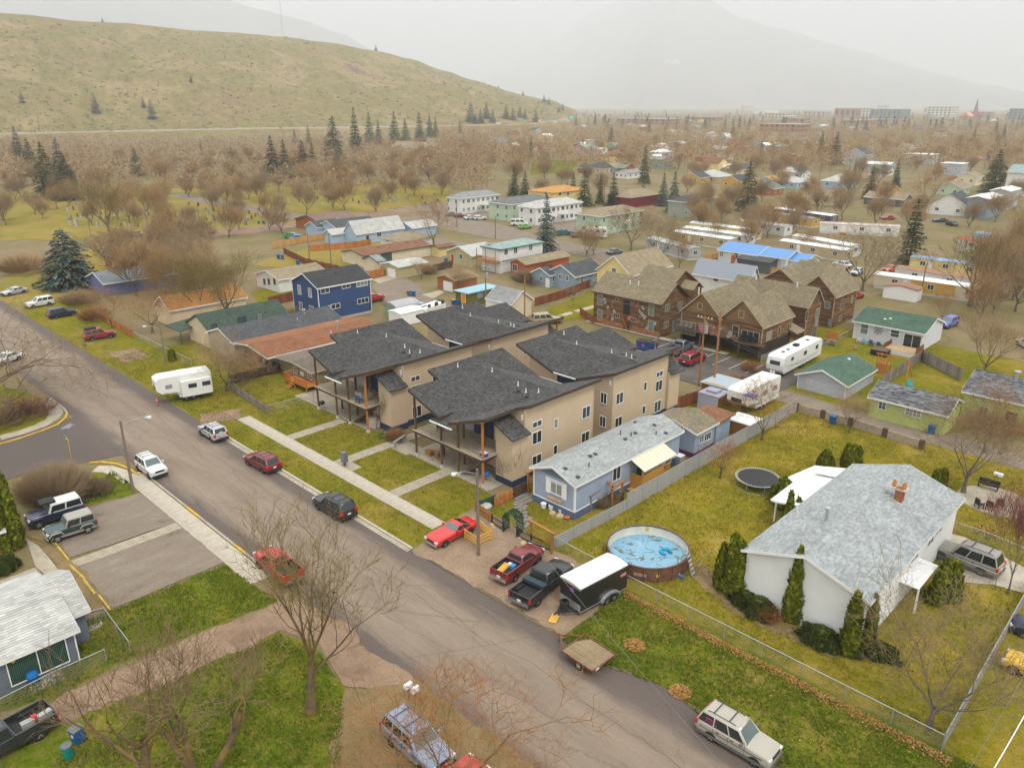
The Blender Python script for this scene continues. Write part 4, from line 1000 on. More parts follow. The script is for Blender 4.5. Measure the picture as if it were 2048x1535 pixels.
# brick corner behind the arborvitae
Hb=House('brick_house', 'corner of a small brick house behind the tall hedge trees', 'house',(G(14,1110).x,G(14,1110).y-8))
q=G(14,1110);Hb.vol(q.x-6,q.x,q.y-8,q.y,2.4,1.2, 'y',c_brick,m_lgrey,w_white)
# white house with the big grey roof
e1=G(1690,1285-93,2.6)
xw=G(1680,1290).x;yw=47.3
E_,A_=onY(1742,1207,yw-.35),onY(1610,1112,yw-.35)
Hw=House('white_house', 'white-sided house under a broad grey shingle roof with brick chimney', 'house',(E_.x-.4,yw))
hw_=E_.x-A_.x;fr=G(1916,992,E_.z)
Hw.vol(A_.x-hw_+.4,E_.x-.4,yw,fr.y-.3,E_.z,A_.z-E_.z, 'y',m_whitesid,m_mgrey,w_white,.4,.35,lapstep=.22,tabw=.33,tabm=m_mgrey)
b=MB();zz=Hw.roofpl[0][2][2];r0=Vector(Hw.roofpl[0][3])-Hw.o;r1=Vector(Hw.roofpl[0][2])-Hw.o
n=60
for i in range(n): a=r0.lerp(r1,i/n);c=r0.lerp(r1,(i+1)/n);b.ext([a+Vector((-.17,-.0,-.04)),a+Vector((0,0,.035)),a+Vector((.17,0,-.04))],c-a+Vector((0,.02,.006)))
stuff(b.build('ridge_cap',m_mgrey,Hw.root))
Hw.vent(1797,999, 'chimney',h=1.15)
p=Hw.onroof(1797,999)-Hw.o;b=MB();b.box(p.x-.8,p.y-.37,.95+p.z,p.x+.55,p.y+.37,1.05+p.z);b.build('chimney_cap',c_conc,Hw.root)
b=MB()
for dx in (-.5,.25): b.lathe([(.13,0),(.17,.08),(.15,.5),(.11,.5),(.11,.3)],(p.x+dx,p.y,p.z+1.05),10)
split(b, 'chimney_pot',plain('terracotta',(.45,.2,.05),.8),Hw.root)
for u,v,k,h,r in ((1652,1040, 'flue',1.0,.12),(1595,1034, 'pipe',.5,.06),(1594,1022, 'pipe',.35,.05),(1607,1060, 'pipe',.4,.05)): Hw.vent(u,v,k,h=h,r=r,m=metal_gal if k=='flue' else None)
# white patio roofs on its left
b=MB();q=[G(u,v,2.75) for u,v in ((1543,1000),(1643,937),(1710,940),(1690,958),(1600,1020))]
b.ext([x-Hw.o for x in (G(1541,998,2.6),G(1555,1003,2.6),G(1600,1012,2.75),G(1682,962,2.75),G(1707,940,2.7),G(1630,930,2.6),G(1572,955,2.6),G(1587,963,2.6))],(0,0,-.14));b.build('patio_roof',metal_wh,Hw.root)
b=MB();A0,B0,C0,D0=G(1627,945,2.9),G(1650,933,2.9),G(1708,938,2.9),G(1685,957,2.9)
for i in range(14): a=A0.lerp(B0,i/14)-Hw.o;c=A0.lerp(B0,(i+.8)/14)-Hw.o;d=D0.lerp(C0,(i+.8)/14)-Hw.o;e=D0.lerp(C0,i/14)-Hw.o;b.ext([a,c,d,e],(0,0,.05))
split(b, 'roof_rib',metal_wh,Hw.root)
for u,v in ((1548,1042),): b=MB();g=G(u,v)-Hw.o;b.box(g.x-.07,g.y-.07,0,g.x+.07,g.y+.07,2.6);b.build('post',w_white,Hw.root)
# porch awning and carport on the driveway side
Hw.x1=E_.x-.4
b=MB();q=[G(1782,1155,2.5),G(1838,1178,2.2),G(1877,1130,2.2),G(1828,1110,2.5)]
for i in range(18): a=q[0].lerp(q[3],i/18)-Hw.o;c=q[0].lerp(q[3],(i+.86)/18)-Hw.o;d=q[1].lerp(q[2],(i+.86)/18)-Hw.o;e=q[1].lerp(q[2],i/18)-Hw.o;b.ext([a,c,d,e],(0,0,-.05))
split(b, 'awning_slat',metal_wh,Hw.root)
for t in (0.05,.95): b=MB();g=q[1].lerp(q[2],t)-Hw.o;b.box(g.x-.12,g.y-.06,0,g.x,g.y+.06,2.18);b.build('post',w_white,Hw.root)
Hw.wE(1830,1107,1.6,1.1,1);Hw.wE(1862,1075,1.3,1.2,1);Hw.wE(1878,1055,1.4,1.0,1)
# blue-grey trailer home
yt=47.35;xt=-38.8
m_bluesid=wallm('blue_grey_board',(0.30,0.355,0.44),.2,True);m_bluebase=plain('blue_skirt',(0.09,0.12,0.19),.7)
E_,A_=onY(1148,972,yt-.35),onY(1103,940,yt-.35)
Ht=House('trailer_home', 'blue-grey trailer home with pale shingle roof and orange wooden porch', 'mobile home',(xt,yt))
fr=G(1363,862,E_.z);hw_=2.75
Ht.vol(xt-5.0,xt,yt,max(fr.y,yt+16),E_.z,1.05, 'y',m_bluesid,m_lgrey,w_white,.3,.35,tabw=.36,tabm=m_lgrey,base=(.75,m_bluebase))
b=MB()
for x in (-.1,.02): pass
b.box(-5.03,-.03,.75,.03,0,.86);b.box(0,0,.75,.03,fr.y-yt,.86);b.box(-.12,-.035,.86,.03,0,E_.z-.1);b.box(-5.03,-.035,.86,-4.9,0,E_.z-.1);b.box(0,0,.86,.035,.12,E_.z-.1);split(b, 'trim_board',w_white,Ht.root)
Ht.wS(1113,977,1.3,1.05,1,0,w_white);b=MB();p=onY(1113,977,yt)-Ht.o
for s_ in (-1,1): b.box(p.x+s_*.98-.26,-.07,p.z-.7,p.x+s_*.98+.26,-.02,p.z+.72)
b.box(p.x-1.3,-.09,p.z+.7,p.x+1.3,-.03,p.z+.85);split(b, 'shutter',w_white,Ht.root)
b=MB();p=onY(1110,997,yt)-Ht.o;b.box(p.x-.85,-.22,p.z-.1,p.x+.85,-.03,p.z+.1);b.build('flower_box',plain('flower_box_wood',(.45,.27,.13),.8),Ht.root)
Ht.wE(1233,945,1.15,1.4,1,0,w_white)
b=MB();a=onY(1102,955,yt)-Ht.o;b.ext([(-4.2,-.04,E_.z-.1),(-.8,-.04,E_.z-.1),(-2.5,-.04,E_.z+.62)],(0,.03,0));b.build('gable_panel',plain('gable_slate',(.12,.15,.21),.7),Ht.root)
for u,v in ((1130,937),(1155,954),(1180,912),(1190,908),(1250,878),(1270,866),(1271,845),(1308,850),(1331,866)): Ht.vent(u,v, 'box')
for u,v in ((1178,933),(1241,868),(1262,872),(1312,869)): Ht.vent(u,v,h=.4,r=.05,m=w_dark)
# its porch: deck, boarded side, cream translucent roof
m_porch=tabs('porch_boards',(0.52,0.26,0.05),.16);cr=plain('cream_sheet',(.66,.6,.42),.45,var=.05)
def porch():
 y0=onX(1262,955,xt+.1).y;y1=onX(1318,935,xt+.1).y;X=xt+1.4;o=Ht.o;z=.78
 b=MB();n=14
 for i in range(n): b.box(.03+i*1.4/n,y0-o.y,z-.05,.03+(i+1)*1.4/n-.008,y1-o.y,z)
 split(b, 'deck_board',m_porch,Ht.root)
 b=MB();n=int((y1-y0-1.0)/.14)
 for i in range(n): b.box(1.4,y0-o.y+i*.14,.3,1.43,y0-o.y+i*.14+.132,z+1.0)
 for i in range(10): b.box(.05+i*.14,y0-o.y-.03,.3,.05+i*.14+.132,y0-o.y,z+1.0)
 for i in range(7): b.box(1.4,y1-o.y-.95+i*.14,z+.05,1.43,y1-o.y-.95+i*.14+.06,z+.85)
 for o_ in split(b, 'porch_board',m_porch,Ht.root): pass
 b=MB();b.box(1.35,y0-o.y-.05,z+1.0,1.5,y1-o.y,z+1.07);b.box(.05,y0-o.y-.08,z+1.0,1.5,y0-o.y+.03,z+1.07);b.box(1.44,y0-o.y-.1,.2,1.7,y1-o.y-1.2,.32);b.box(0.1,y0-o.y-.6,.2,1.5,y0-o.y-.04,.3);split(b, 'rail',m_porch,Ht.root)
 for yy in (y0+.05,(y0+y1)/2+.7,y1-.1): b=MB();b.box(1.3,yy-o.y-.06,0,1.42,yy-o.y+.06,2.65);b.build('post',m_porch,Ht.root)
 b=MB();a=y0-o.y-.35;c=y1-o.y+.35;n=9
 for i in range(n): t0,t1=a+(c-a)*i/n,a+(c-a)*(i+.93)/n;b.ext([(.0,t0,E_.z-.12),(1.85,t0,2.62),(1.85,t1,2.62),(.0,t1,E_.z-.12)],(0,0,.03))
 b.box(0,a+.1,E_.z-.25,.06,c-.1,E_.z-.14);split(b, 'roof_sheet',cr,Ht.root)
 b=MB();b.box(1.43,y0-o.y+.1,2.1,1.45,y1-o.y-1.2,2.5);b.build('screen',metal_gal,Ht.root)
 b=MB();b.box(.02,y0-o.y+1.0,z,.06,y0-o.y+2.0,z+2.0);b.build('door',w_green,Ht.root)
porch()
# purple-gabled shed house behind it
m_purple=plain('purple_siding',(.13,.02,.11),.7)
Hs=gabY('garden_house', 'small grey garden house with a purple gable and purple skirt',(1394,868),(1346,838),(1437,843),3.0,m_bluesid,m_taupe2,w_white,cat='shed',tabw=.4,base=(.6,m_purple))
b=MB();q=Hs.roofpl[0];xc=q[2][0]-Hs.o.x;zt=q[2][2];ze=q[0][2];hw_=q[0][0]-q[2][0]-.35
b.ext([(xc-hw_*.8,-.05,ze+.25),(xc+hw_*.8,-.05,ze+.25),(xc,-.05,zt-.25)],(0,.03,0));b.build('gable_panel',m_purple,Hs.root);Hs.wS(1361,851,.7,.5,1);Hs.wE(1415,872,1.2,.8,2);Hs.wE(1403,877,.7,.8,1)
Hq=blk('brown_shed', 'brown-roofed lean-to behind the purple-gabled garden house',(1437,845),(1400,815),(1478,828),3.0,.9, 'y',m_bluesid,tabs('russet_shingle',(.24,.12,.065),.2),None,cat='shed',tabw=.4)
# detached garage, white house with green roof, green bungalow
m_greenroof=tabs('green_shingle',(.075,.125,.09),.22);m_greysid=plain('grey_siding',(.36,.37,.40),.7,var=.05);m_lilac=plain('pale_siding',(.56,.55,.57),.65,var=.05)
xg=G(1690,800).x;yg=G(1690,800).y
Eg,Ag=onY(1697,773,yg-.3),onY(1645,739,yg-.3)
Hg=House('garage', 'grey double garage with green shingle roof beside the alley', 'garage',(Eg.x-.4,yg));hw_=Eg.x-Ag.x;fg=G(1753,737,Eg.z)
Hg.vol(Ag.x-hw_+.4,Eg.x-.4,yg,fg.y-.3,Eg.z,Ag.z-Eg.z, 'y',m_greysid,m_greenroof,w_white,.4,.35,lapstep=.2,tabw=.36)
Hg.door('S',1649,780,4.9,2.2,plain('garage_door_grey',(.40,.41,.44),.6),m_greysid);Hg.vent(1698,718, 'box',m=w_white)
Hv=gabX('green_roofed_house', 'white house with long green shingle roof, back deck and lawn chairs',(1851,668),(1876,636),(1703,642),2.9,m_lilac,m_greenroof,w_white,tabw=.38,lapstep=.2)
Hv.wS(1729,657,1.1,1.6,0,1,w_white,g_green);Hv.wS(1790,667,1.2,1.0,0,1);Hv.wS(1824,683,2.4,2.05,1,0,w_white,g_dark);Hv.vent(1770,638, 'box',m=metal_wh);Hv.vent(1781,637, 'box',m=metal_wh);Hv.vent(1783,651,h=.4,m=metal_gal)
b=MB();p=onY(1757,660,Hv.y0)-Hv.o
for k in range(8): t=k*math.pi/4;b.ext([(p.x+.08*math.cos(t-.6),-.08,p.z+.08*math.sin(t-.6)),(p.x+.75*math.cos(t-.22),-.08,p.z+.75*math.sin(t-.22)),(p.x+.75*math.cos(t+.22),-.08,p.z+.75*math.sin(t+.22)),(p.x+.08*math.cos(t+.6),-.08,p.z+.08*math.sin(t+.6))],(0,.04,0))
b.build('wall_ornament',plain('ornament_grey',(.3,.27,.25),.6),Hv.root)
m_lime=wallm('lime_siding',(.42,.47,.15),.25);m_blotch=tabs('blotchy_grey_shingle',(.13,.135,.14),.6)
xe=G(1900,873).x
HG=House('green_bungalow', 'lime green bungalow with blotchy grey roof along the alley', 'house',(-16.5,92.4))
e0=G(1733,792,2.6);r0=G(1748,761,4.0);e1=G(1900,832,2.6)
HG.vol(e0.x+.4,e1.x-.4,e0.y+.4,e0.y+5.6,2.6,1.3, 'x',m_lime,m_blotch,w_white,.4,.3,tabw=.5,tabm=m_blotch)
HG.wS(1765,808,.75,1.15,1,2);HG.wS(1826,825,1.6,.75,3,1)
HH=House('green_bungalow', 'taller lime green house with blotchy grey roof at the end of the alley', 'house',(-2,93));e1=G(1925,785,3.4)
HH.vol(e1.x,e1.x+13,e1.y+1,e1.y+9,3.4,1.7, 'x',m_lime,m_blotch,w_white,.4,.3,tabw=.5,tabm=m_blotch);HH.y0=e1.y+1
HH.wS(1967,822,.8,1.0);HH.wS(2022,833,1.0,1.0,0,0,plain('red_frame',(.25,.1,.06),.7));HH.vent(2032,760, 'flue',h=1.0,r=.2)
# blue two-storey
m_royal=plain('royal_blue_siding',(.028,.062,.155),.7,var=.05,scale=.8);m_dkroof=tabs('black_shingle',(.055,.055,.058),.2)
Hbl=gabY('blue_house', 'royal blue two-storey house with white trim and dark gable roof',(634,577),(603.5,546),(746,557),6,m_royal,m_dkroof,w_white,yf=G(640,646).y,tabw=.4,lapstep=.2,base=(.35,c_conc))
for u,v,w,h,mu,fc in ((599,579,.9,1.5,1, 'S'),(620,585,.9,1.5,1, 'S'),(602,612,.9,1.3,1, 'S'),(623,618,1.2,1.0,1, 'S'),(650,581,1.6,.8,1, 'E'),(692,572,1.6,.6,1, 'E'),(724,567,2.3,.8,2, 'E'),(652,617,1.7,.75,1, 'E'),(671,612,1.7,.75,1, 'E'),(726,601,2.3,.8,2, 'E')):
 (Hbl.wS if fc=='S' else Hbl.wE)(u,v,w,h,mu)
Hbl.vent(669,549,h=.5,r=.08,m=w_dark)
# the row on the left of the townhouses
m_rufous=tabs('rufous_shingle',(.25,.115,.06),.16);m_teal=plain('teal_siding',(.0,.17,.21),.7);m_brownroof=tabs('brown_shingle',(.21,.10,.06),.16)
m_dgrey=tabs('dark_grey_shingle',(.085,.088,.092),.2)
e=G(467,688,2.7)
Hd=House('long_house', 'long low house with charcoal roof between teal house and cream house', 'house',(e.x-.4,e.y+.3))
rg=onY(436,664,e.y);f=G(686,640,2.7);hw_=max(3.5,e.x-rg.x)
Hd.vol(e.x-2*hw_+.4,e.x-.4,e.y+.3,f.y,2.7,1.5, 'y',plain('tan_wall',(.4,.33,.25),.7),m_dgrey,w_white,.4,.3,tabw=.42)
Hd.vent(609,629, 'flue',h=.8,r=.12);Hd.vent(595,640,h=.3)
e=G(534,716,2.7);rg=onY(494,689,e.y);f=G(668,682,2.7);hw_=e.x-rg.x
Hte=House('teal_house', 'teal-walled house with long rusty brown roof and cluttered porch', 'house',(e.x-.5,e.y+3.2))
Hte.vol(e.x-2*hw_+.5,e.x-.5,e.y+3.2,f.y+6,2.7,rg.z-2.7, 'y',m_teal,m_rufous,w_white,.5,3.2,tabw=.42)
Hte.vent(675,660, 'flue',h=1.3,r=.13);Hte.vent(662,666,h=.4)
b=MB();y0,y1=e.y+.3-Hte.o.y,0
for x in (-2*hw_+1.2,-hw_,-.15): b.box(x,y0+.1,0,x+.14,y0+.24,2.6)
b.box(-2*hw_+1,y0,.3,0,y1-.1,.42);split(b, 'porch_post',c_wood_dk,Hte.root)
b=MB()
for i in range(24):
 x=-2*hw_+1+R.random()*(2*hw_-1.4);y=y0+.3+R.random()*2.2;s_=R.uniform(.2,.5);z=.43+R.random()*.4;b.box(x,y,.43,x+s_,y+s_*.8,z+s_)
for o in split(b, 'porch_clutter',R.choice((c_wood,c_wood_gy)),Hte.root): o.data.materials[0]=R.choice((c_wood,c_wood_gy,c_black,w_white,plain('red_tub',(.4,.03,.03),.6),plain('blue_tub',(.05,.15,.3),.6),c_wood_or))
b=MB()
for i in range(14): b.box(-3.6+i*.26,y0-.02,.45,-3.6+i*.26+.2,y0+.03,1.3)
split(b, 'porch_slat',c_wood_gy,Hte.root)
m_olive=plain('olive_siding',(.25,.23,.115),.75);
e=G(634,738,2.4);
Hol=gabY('cottage', 'tiny olive cottage with orange railed deck between teal house and townhouse',(623,745),(581,722),(660,716),2.5,m_olive,tabs('brown_grey_shingle',(.17,.135,.11),.2),plain('tan_fascia',(.5,.42,.27),.7),rake=1.0,tabw=.4,lapstep=.18,base=(.5,c_wood))
Hol.wS(591,741,.9,.8,1,1);Hol.wS(620,752,.9,.7,1,1);Hol.door('S',605,757,.8,1.9)
b=MB();o=Hol.o;y0=-2.2;W_=5.0
for i in range(15): b.box(-W_+.3,y0+i*.15,.75,.8,y0+i*.15+.14,.8)
split(b, 'deck_board',c_wood_or,Hol.root);b=MB()
for i in range(int((W_+.4)/.16)):
 x=-W_+.35+i*.16
 if -3.2 < x < -2.2: continue
 b.box(x,y0,.8,x+.05,y0+.04,1.65)
for i in range(9): b.box(-W_+.32,y0+i*.22,.8,-W_+.37,y0+i*.22+.05,1.65);b.box(.75,y0+i*.22,.8,.8,y0+i*.22+.05,1.65)
for x in (-W_+.3,-3.3,-2.2,.7): b.box(x,y0-.03,0,x+.1,y0+.07,1.75)
b.box(-W_+.3,y0-.04,1.65,-3.2,y0+.08,1.71);b.box(-2.2,y0-.04,1.65,.8,y0+.08,1.71);b.box(-W_+.28,y0,1.65,-W_+.4,0,1.71)
for i in range(4): b.box(-3.2,y0-.28*(i+1),.8-.2*(i+1)-.04,-2.2,y0-.28*i,.8-.2*(i+1))
split(b, 'railing',c_wood_or,Hol.root)
m_cream=wallm('cream_siding',(.62,.5,.33),.2)
Hcr=House('cream_house', 'cream clapboard house with dark green roof and green porch', 'house',(G(410,663,2.8).x-.4,G(410,663,2.8).y))
e=G(418,664,2.8);f=G(538,617,2.8);l=G(372,633,2.8)
Hcr.vol(e.x-8,e.x-.4,e.y+.3,f.y,2.8,2.0, 'y',m_cream,tabs('deep_green_shingle',(.06,.085,.065),.2),w_green,.4,.3,tabw=.42)
Hcr.wE(428,655,.9,1.2,0,1,w_green,g_blue);Hcr.wE(484,640,1.4,1.1,1,1,w_green,g_blue);Hcr.wE(519,632,.8,1.0,1,1,w_green)
q=[G(330,650,2.6),G(360,663,2.3),G(405,645,2.3),G(378,636,2.6)];b=MB();b.ext([x-Hcr.o for x in q],(0,0,-.15));b.build('porch_roof',MAT['deep_green_shingle'],Hcr.root)
b=MB()
for x in (q[1],q[2]): x=x-Hcr.o;b.box(x.x-.1,x.y-.02,0,x.x,x.y+.1,2.2)
split(b, 'post',w_green,Hcr.root)
Hor=gabY('orange_roofed_house', 'cream house with faded orange shingle roof behind bare brush',(338,622),(318,592),(470,585),2.9,m_cream,tabs('orange_shingle',(.38,.19,.06),.15),w_white,tabw=.42)
Hbg=blk('low_blue_house', 'low blue house with slate roof beside the round blue spruce',(206,568),(176,552),(330,536),2.5,1.6, 'y',plain('blue_wall',(.12,.15,.3),.7),tabs('slate_shingle',(.15,.165,.17),.2),w_white, 'gable')
Hrd=blk('red_house', 'barn red house with brown roof and white windows',(241,519),(192,506),(262,508),3.2,1.9, 'x',plain('barn_red',(.22,.025,.02),.7),tabs('umber_shingle',(.15,.115,.09),.2),w_white, 'gable')
Hrd.wS(208,531,.9,1.3);Hrd.wS(226,527,.9,1.3)
Hrr=blk('red_roofed_annex', 'red-roofed wing beside the barn red house',(256,523),(243,514),(330,506),2.6,.7, 'y',MAT['barn_red'],plain('red_tin',(.45,.06,.05),.5),None, 'gable');Hrr.vent(272,507,h=1.0,r=.08,m=w_green)
# ---------------------------------------------------------------- houses of the middle distance
def RF(n,c): return shing(n+'_roof',c,0.9,0.2,0.12)
def WL(n,c): return wallm(n+'_wall',c,0.25)
r_tan,r_brown,r_grey,r_pale,r_dark,r_green,r_teal=RF('tan',(.26,.21,.135)),RF('brown',(.2,.1,.06)),RF('grey',(.24,.245,.24)),RF('pale',(.42,.42,.39)),RF('dark',(.075,.078,.083)),RF('green',(.16,.2,.165)),RF('teal',(.26,.33,.31))
r_or=RF('orange',(.46,.24,.075));r_white=plain('white_roof',(.78,.78,.76),.6,var=.1);r_blue=plain('blue_tin',(.10,.24,.48),.4,var=.08);r_rust=plain('rust_roof',(.3,.16,.1),.8,var=.4);r_steel=plain('steel_roof',(.27,.29,.33),.4,.3,var=.05)
k_white,k_cream,k_blue,k_lblue,k_red,k_yel,k_mint,k_sage,k_tan,k_gold=WL('white',(.66,.65,.61)),WL('cream2',(.62,.54,.38)),WL('slateblue',(.24,.31,.36)),WL('sky',(.34,.44,.55)),WL('rust',(.36,.085,.03)),WL('yellow',(.66,.53,.22)),WL('mint',(.40,.50,.35)),WL('sage',(.28,.31,.27)),WL('tan2',(.45,.36,.22)),WL('gold',(.55,.33,.06))
k_khaki=WL('khaki',(.42,.37,.19));k_gry=WL('grey2',(.40,.42,.42));k_brk=WL('orange_brick',(.33,.12,.05));k_dk=WL('dark2',(.1,.1,.11))
H=gabY('pale_cottage', 'long pale cottage with tan roof and maroon gable behind the royal blue house',(556,560),(530,540),(634,537),2.7,k_white,r_tan,w_white)
for u in (529,538,549): H.wS(u,563,.8,1.2,0,0,w_tan,g_dark)
H=gabY('grey_blue_house', 'grey-blue ranch house with wide pale grey roof beyond the plank fence',(712,469),(697,442),(812,456),2.8,k_lblue,r_pale,w_white);H.wE(758,468,1.4,1.2,1);H.wE(735,475,1.0,1.2,0)
H.vol(H.x1-9,H.x1-5.5,H.y0-4,H.y0+2,2.6,1.2, 'y',k_lblue,r_pale,w_white,main=False)
H.vol(H.x1-6,H.x1+1,H.y0+18,H.y0+27,2.6,1.4, 'y',k_lblue,r_pale,w_white,main=False)
H=gabY('light_blue_house', 'light blue house with dark roof and front gable beside a green pickup',(674,458),(652,441),(720,440),2.8,k_lblue,r_dark,w_white);H.wS(663,462,.9,1.0)
H.vol(H.x1-13,H.x1-7,H.y0-2,H.y0+6,2.6,1.5, 'y',k_lblue,r_dark,w_white,main=False)
H=blk('brown_cottage', 'mauve-brown roofed cottage half hidden in brush by the cemetery road',(640,447),(598,436),(690,432),2.7,1.8, 'y',k_brk,RF('mauve',(.19,.13,.105)),None, 'gable')
H=blk('white_walled_house', 'white house with low tan hip roof and dark entry',(796,483),(761,475),(861,471),2.7,1.5, 'y',k_white,r_tan,w_tan);H.wE(835,482,2,1.0,1,0,w_tan,g_dark);H.wS(775,480,.9,.8)
H=gabY('cream_ranch', 'cream ranch house with brown roof, green trim and picture window',(726,512),(702,499),(864,490),2.6,k_cream,r_brown,w_green);H.wE(773,514,3.0,1.8,3,0,w_green,g_blue)
for u,v in ((757,495),(779,496),(800,488),(814,485),(830,484)): H.vent(u,v, 'box')
H.vol(H.x1+.1,H.x1+3.0,H.y0+20,H.y0+25,2.3,.5, 'y',k_yel,r_brown,w_green,main=False)
H=gabY('gambrel_shed', 'cream barn-style shed with grey roof and green trim',(755,524),(738,511),(700,514),2.6,k_cream,r_grey,w_green,cat='shed')
H=gabY('single_garage', 'khaki single garage with white door and pale roof',(796,534),(777,524),(850,522),2.6,k_khaki,r_pale,w_white,cat='garage');H.door('S',783,547,2.6,2.1,w_white)
H=gabY('brick_garage', 'orange-brown garage with white door among bare bushes',(909,561),(889,549),(962,552),2.5,k_brk,r_tan,w_tan,cat='garage');H.door('S',896,574,2.6,2.1,w_white)
H=gabY('khaki_cottage', 'khaki cottage with red door and pale grey roof',(944,512),(916,492),(985,500),2.7,k_khaki,r_pale,w_white);H.wS(922,513,1.0,1.1);H.door('S',905,516,.9,2.0,plain('red_door',(.4,.03,.02),.6))
H=blk('teal_trimmed_flats', 'two-storey cream flats with teal roof, balcony and roof dishes',(1001,499),(957,492),(1082,482),5.4,.9, 'y',k_white,r_teal,plain('teal_trim',(.03,.12,.13),.6), 'shed' if 0 else 'hip')
for u,v in ((1012,503),(1031,500),(1061,494)): H.wE(u,v,1.0,1.3)
b=MB();o=H.o;b.box(-6,-1.8,2.6,.2,0,2.75);b.box(-6,-1.8,3.6,.2,-1.74,3.68)
for x in (-5.9,-3,.1): b.box(x,-1.8,0,x+.12,-1.68,5.3)
for i in range(24): b.box(-6+i*.26,-1.79,2.75,-5.94+i*.26,-1.75,3.6)
split(b, 'balcony_rail',c_wood,H.root)
b=MB()
for x in (-5.2,-4.2): b.lathe([(.02,0),(.3,.08),(.42,.22)],(x,.6,5.85),12);b.tube((x,.6,5.4),(x,.6,5.9),.03)
split(b, 'satellite_dish',metal_gal,H.root)
b=MB();b.box(.42,0,2.6,.47,16,2.85);b.build('belt_board',MAT['teal_trim'],H.root)
H=gabY('rust_house', 'rust red house with long tan roof and satellite dish',(1051,529),(1034,517),(1150,512),2.8,k_red,r_tan,w_tan);H.wS(1030,535,1.3,1.4,1)
H=gabY('slate_blue_house', 'slate blue house with black roof and white porch door',(1151,554),(1121,529),(1213,540),2.9,k_blue,r_dark,w_white)
for u,v in ((1164,559),(1189,553)): H.wE(u,v,.8,1.5)
for u,v in ((1121,553),(1134,556)): H.wS(u,v,.7,1.0)
x0,y0=H.x1,H.y0;e=G(1099,551,2.6)
H.vol(e.x-5,e.x-.3,e.y+.3,y0,2.6,1.3, 'y',k_blue,r_dark,w_white,main=False);H.x1=e.x-.3;H.y0=e.y+.3
H.door('S',1095,567,.95,2.0);H.wS(1083,557,.7,1.0);H.wE(1110,557,1.6,1.0,2)
H=gabY('yellow_house', 'pale yellow gabled house peeking over the rustic apartments',(1262,552),(1227,511),(1330,528),4.2,k_yel,r_tan,w_white);H.wS(1228,541,.9,1.0,1)
H=gabX('metal_roofed_house', 'white house with steel-grey metal roof and brick chimney',(1500,566),(1514,532),(1387,546),4.0,k_white,r_steel,w_white);H.wS(1432,557,1.0,1.0,0,1);H.vent(1466,522, 'chimney',h=1.2)
b=MB()
for q in H.roofpl[:1]:
 a,c,d=Vector(q[0])-H.o,Vector(q[1])-H.o,Vector(q[3])-H.o
 for i in range(30): p0=a.lerp(c,i/30);b.beam(p0+Vector((0,0,.03)),p0+(d-a)+Vector((0,0,.03)),.05,.06)
stuff(b.build('roof_seam',r_steel,H.root))
e=G(1514,510,3.2);l=G(1435,500,3.2)
H=House('blue_roofed_house', 'long white house with bright blue metal roof stepping down in three parts', 'house',(e.x,e.y))
H.vol(l.x,e.x,e.y,e.y+9,3.2,1.5, 'x',k_white,r_blue,w_white);H.wS(1443,508,.9,1.1);H.wS(1472,511,.9,1.4);H.wS(1488,514,1.2,1.4)
e2=G(1573,517,3.2);H.vol(e.x,e2.x,e2.y,e2.y+8,3.2,1.3, 'x',k_white,r_blue,w_white,main=False);e3=G(1612,522,3.0);H.vol(e2.x,e3.x,e3.y,e3.y+7,2.8,1.2, 'x',k_white,r_blue,w_white,main=False)
H.vol(e.x-3,e2.x-2,e2.y-4,e2.y,2.6,.5, 'x',k_dk,r_dark,None,kind='shed',main=False)
e=G(986,572,2.5);l=G(906,583,2.5);nn=G(936,588,2.5)
H=House('olive_shed', 'olive shed with flat blue roof and orange door', 'shed',(nn.x,nn.y));H.vol(l.x,nn.x,nn.y,e.y,2.5,0, 'x',plain('olive_green',(.12,.12,.02),.7),plain('pale_blue_tin',(.26,.44,.5),.5),None,.3,kind='flat');H.door('S',927,597,1.1,2.1,plain('orange_door',(.7,.28,.03),.6));H.wE(960,590,1.3,.9,2,0,plain('blue_frame',(.15,.3,.5),.6))
H=gabX('cream_garage', 'cream two-car garage with grey shingle roof by the lane',(1023,609),(1046,581),(966,597),2.9,k_cream,r_grey,w_white,cat='garage');H.door('S',990,612,4.5,2.1,w_white)
# two small barrel sheds behind the townhouse
p=G(793,640);H=House('arched_shed', 'grey-green garden shed with rounded grey roof', 'shed',(p.x,p.y))
b=MB();b.box(-3.4,0,0,0,5,2.1);b.build('wall',plain('shed_green',(.24,.31,.22),.7),H.root)
b=MB();n=10;pr=[(-1.7-1.85*math.cos(math.pi*i/n),2.1+.75*math.sin(math.pi*i/n)) for i in range(n+1)]
for (xa,za),(xb,zb) in zip(pr,pr[1:]): b.ext([(xa,-.15,za),(xb,-.15,zb),(xb,5.15,zb),(xa,5.15,za)],(0,0,-.08))
b.ext([(x,0,z-.06) for x,z in pr],(0,.1,0));b.build('roof',plain('shed_grey',(.34,.34,.33),.6),H.root)
H=blk('plastic_shed', 'small white flat-topped shed beside the rounded shed',(800,628),(801,615),(824,610),2.2,.3, 'y',w_white,r_white,None, 'gable',.1, 'shed')
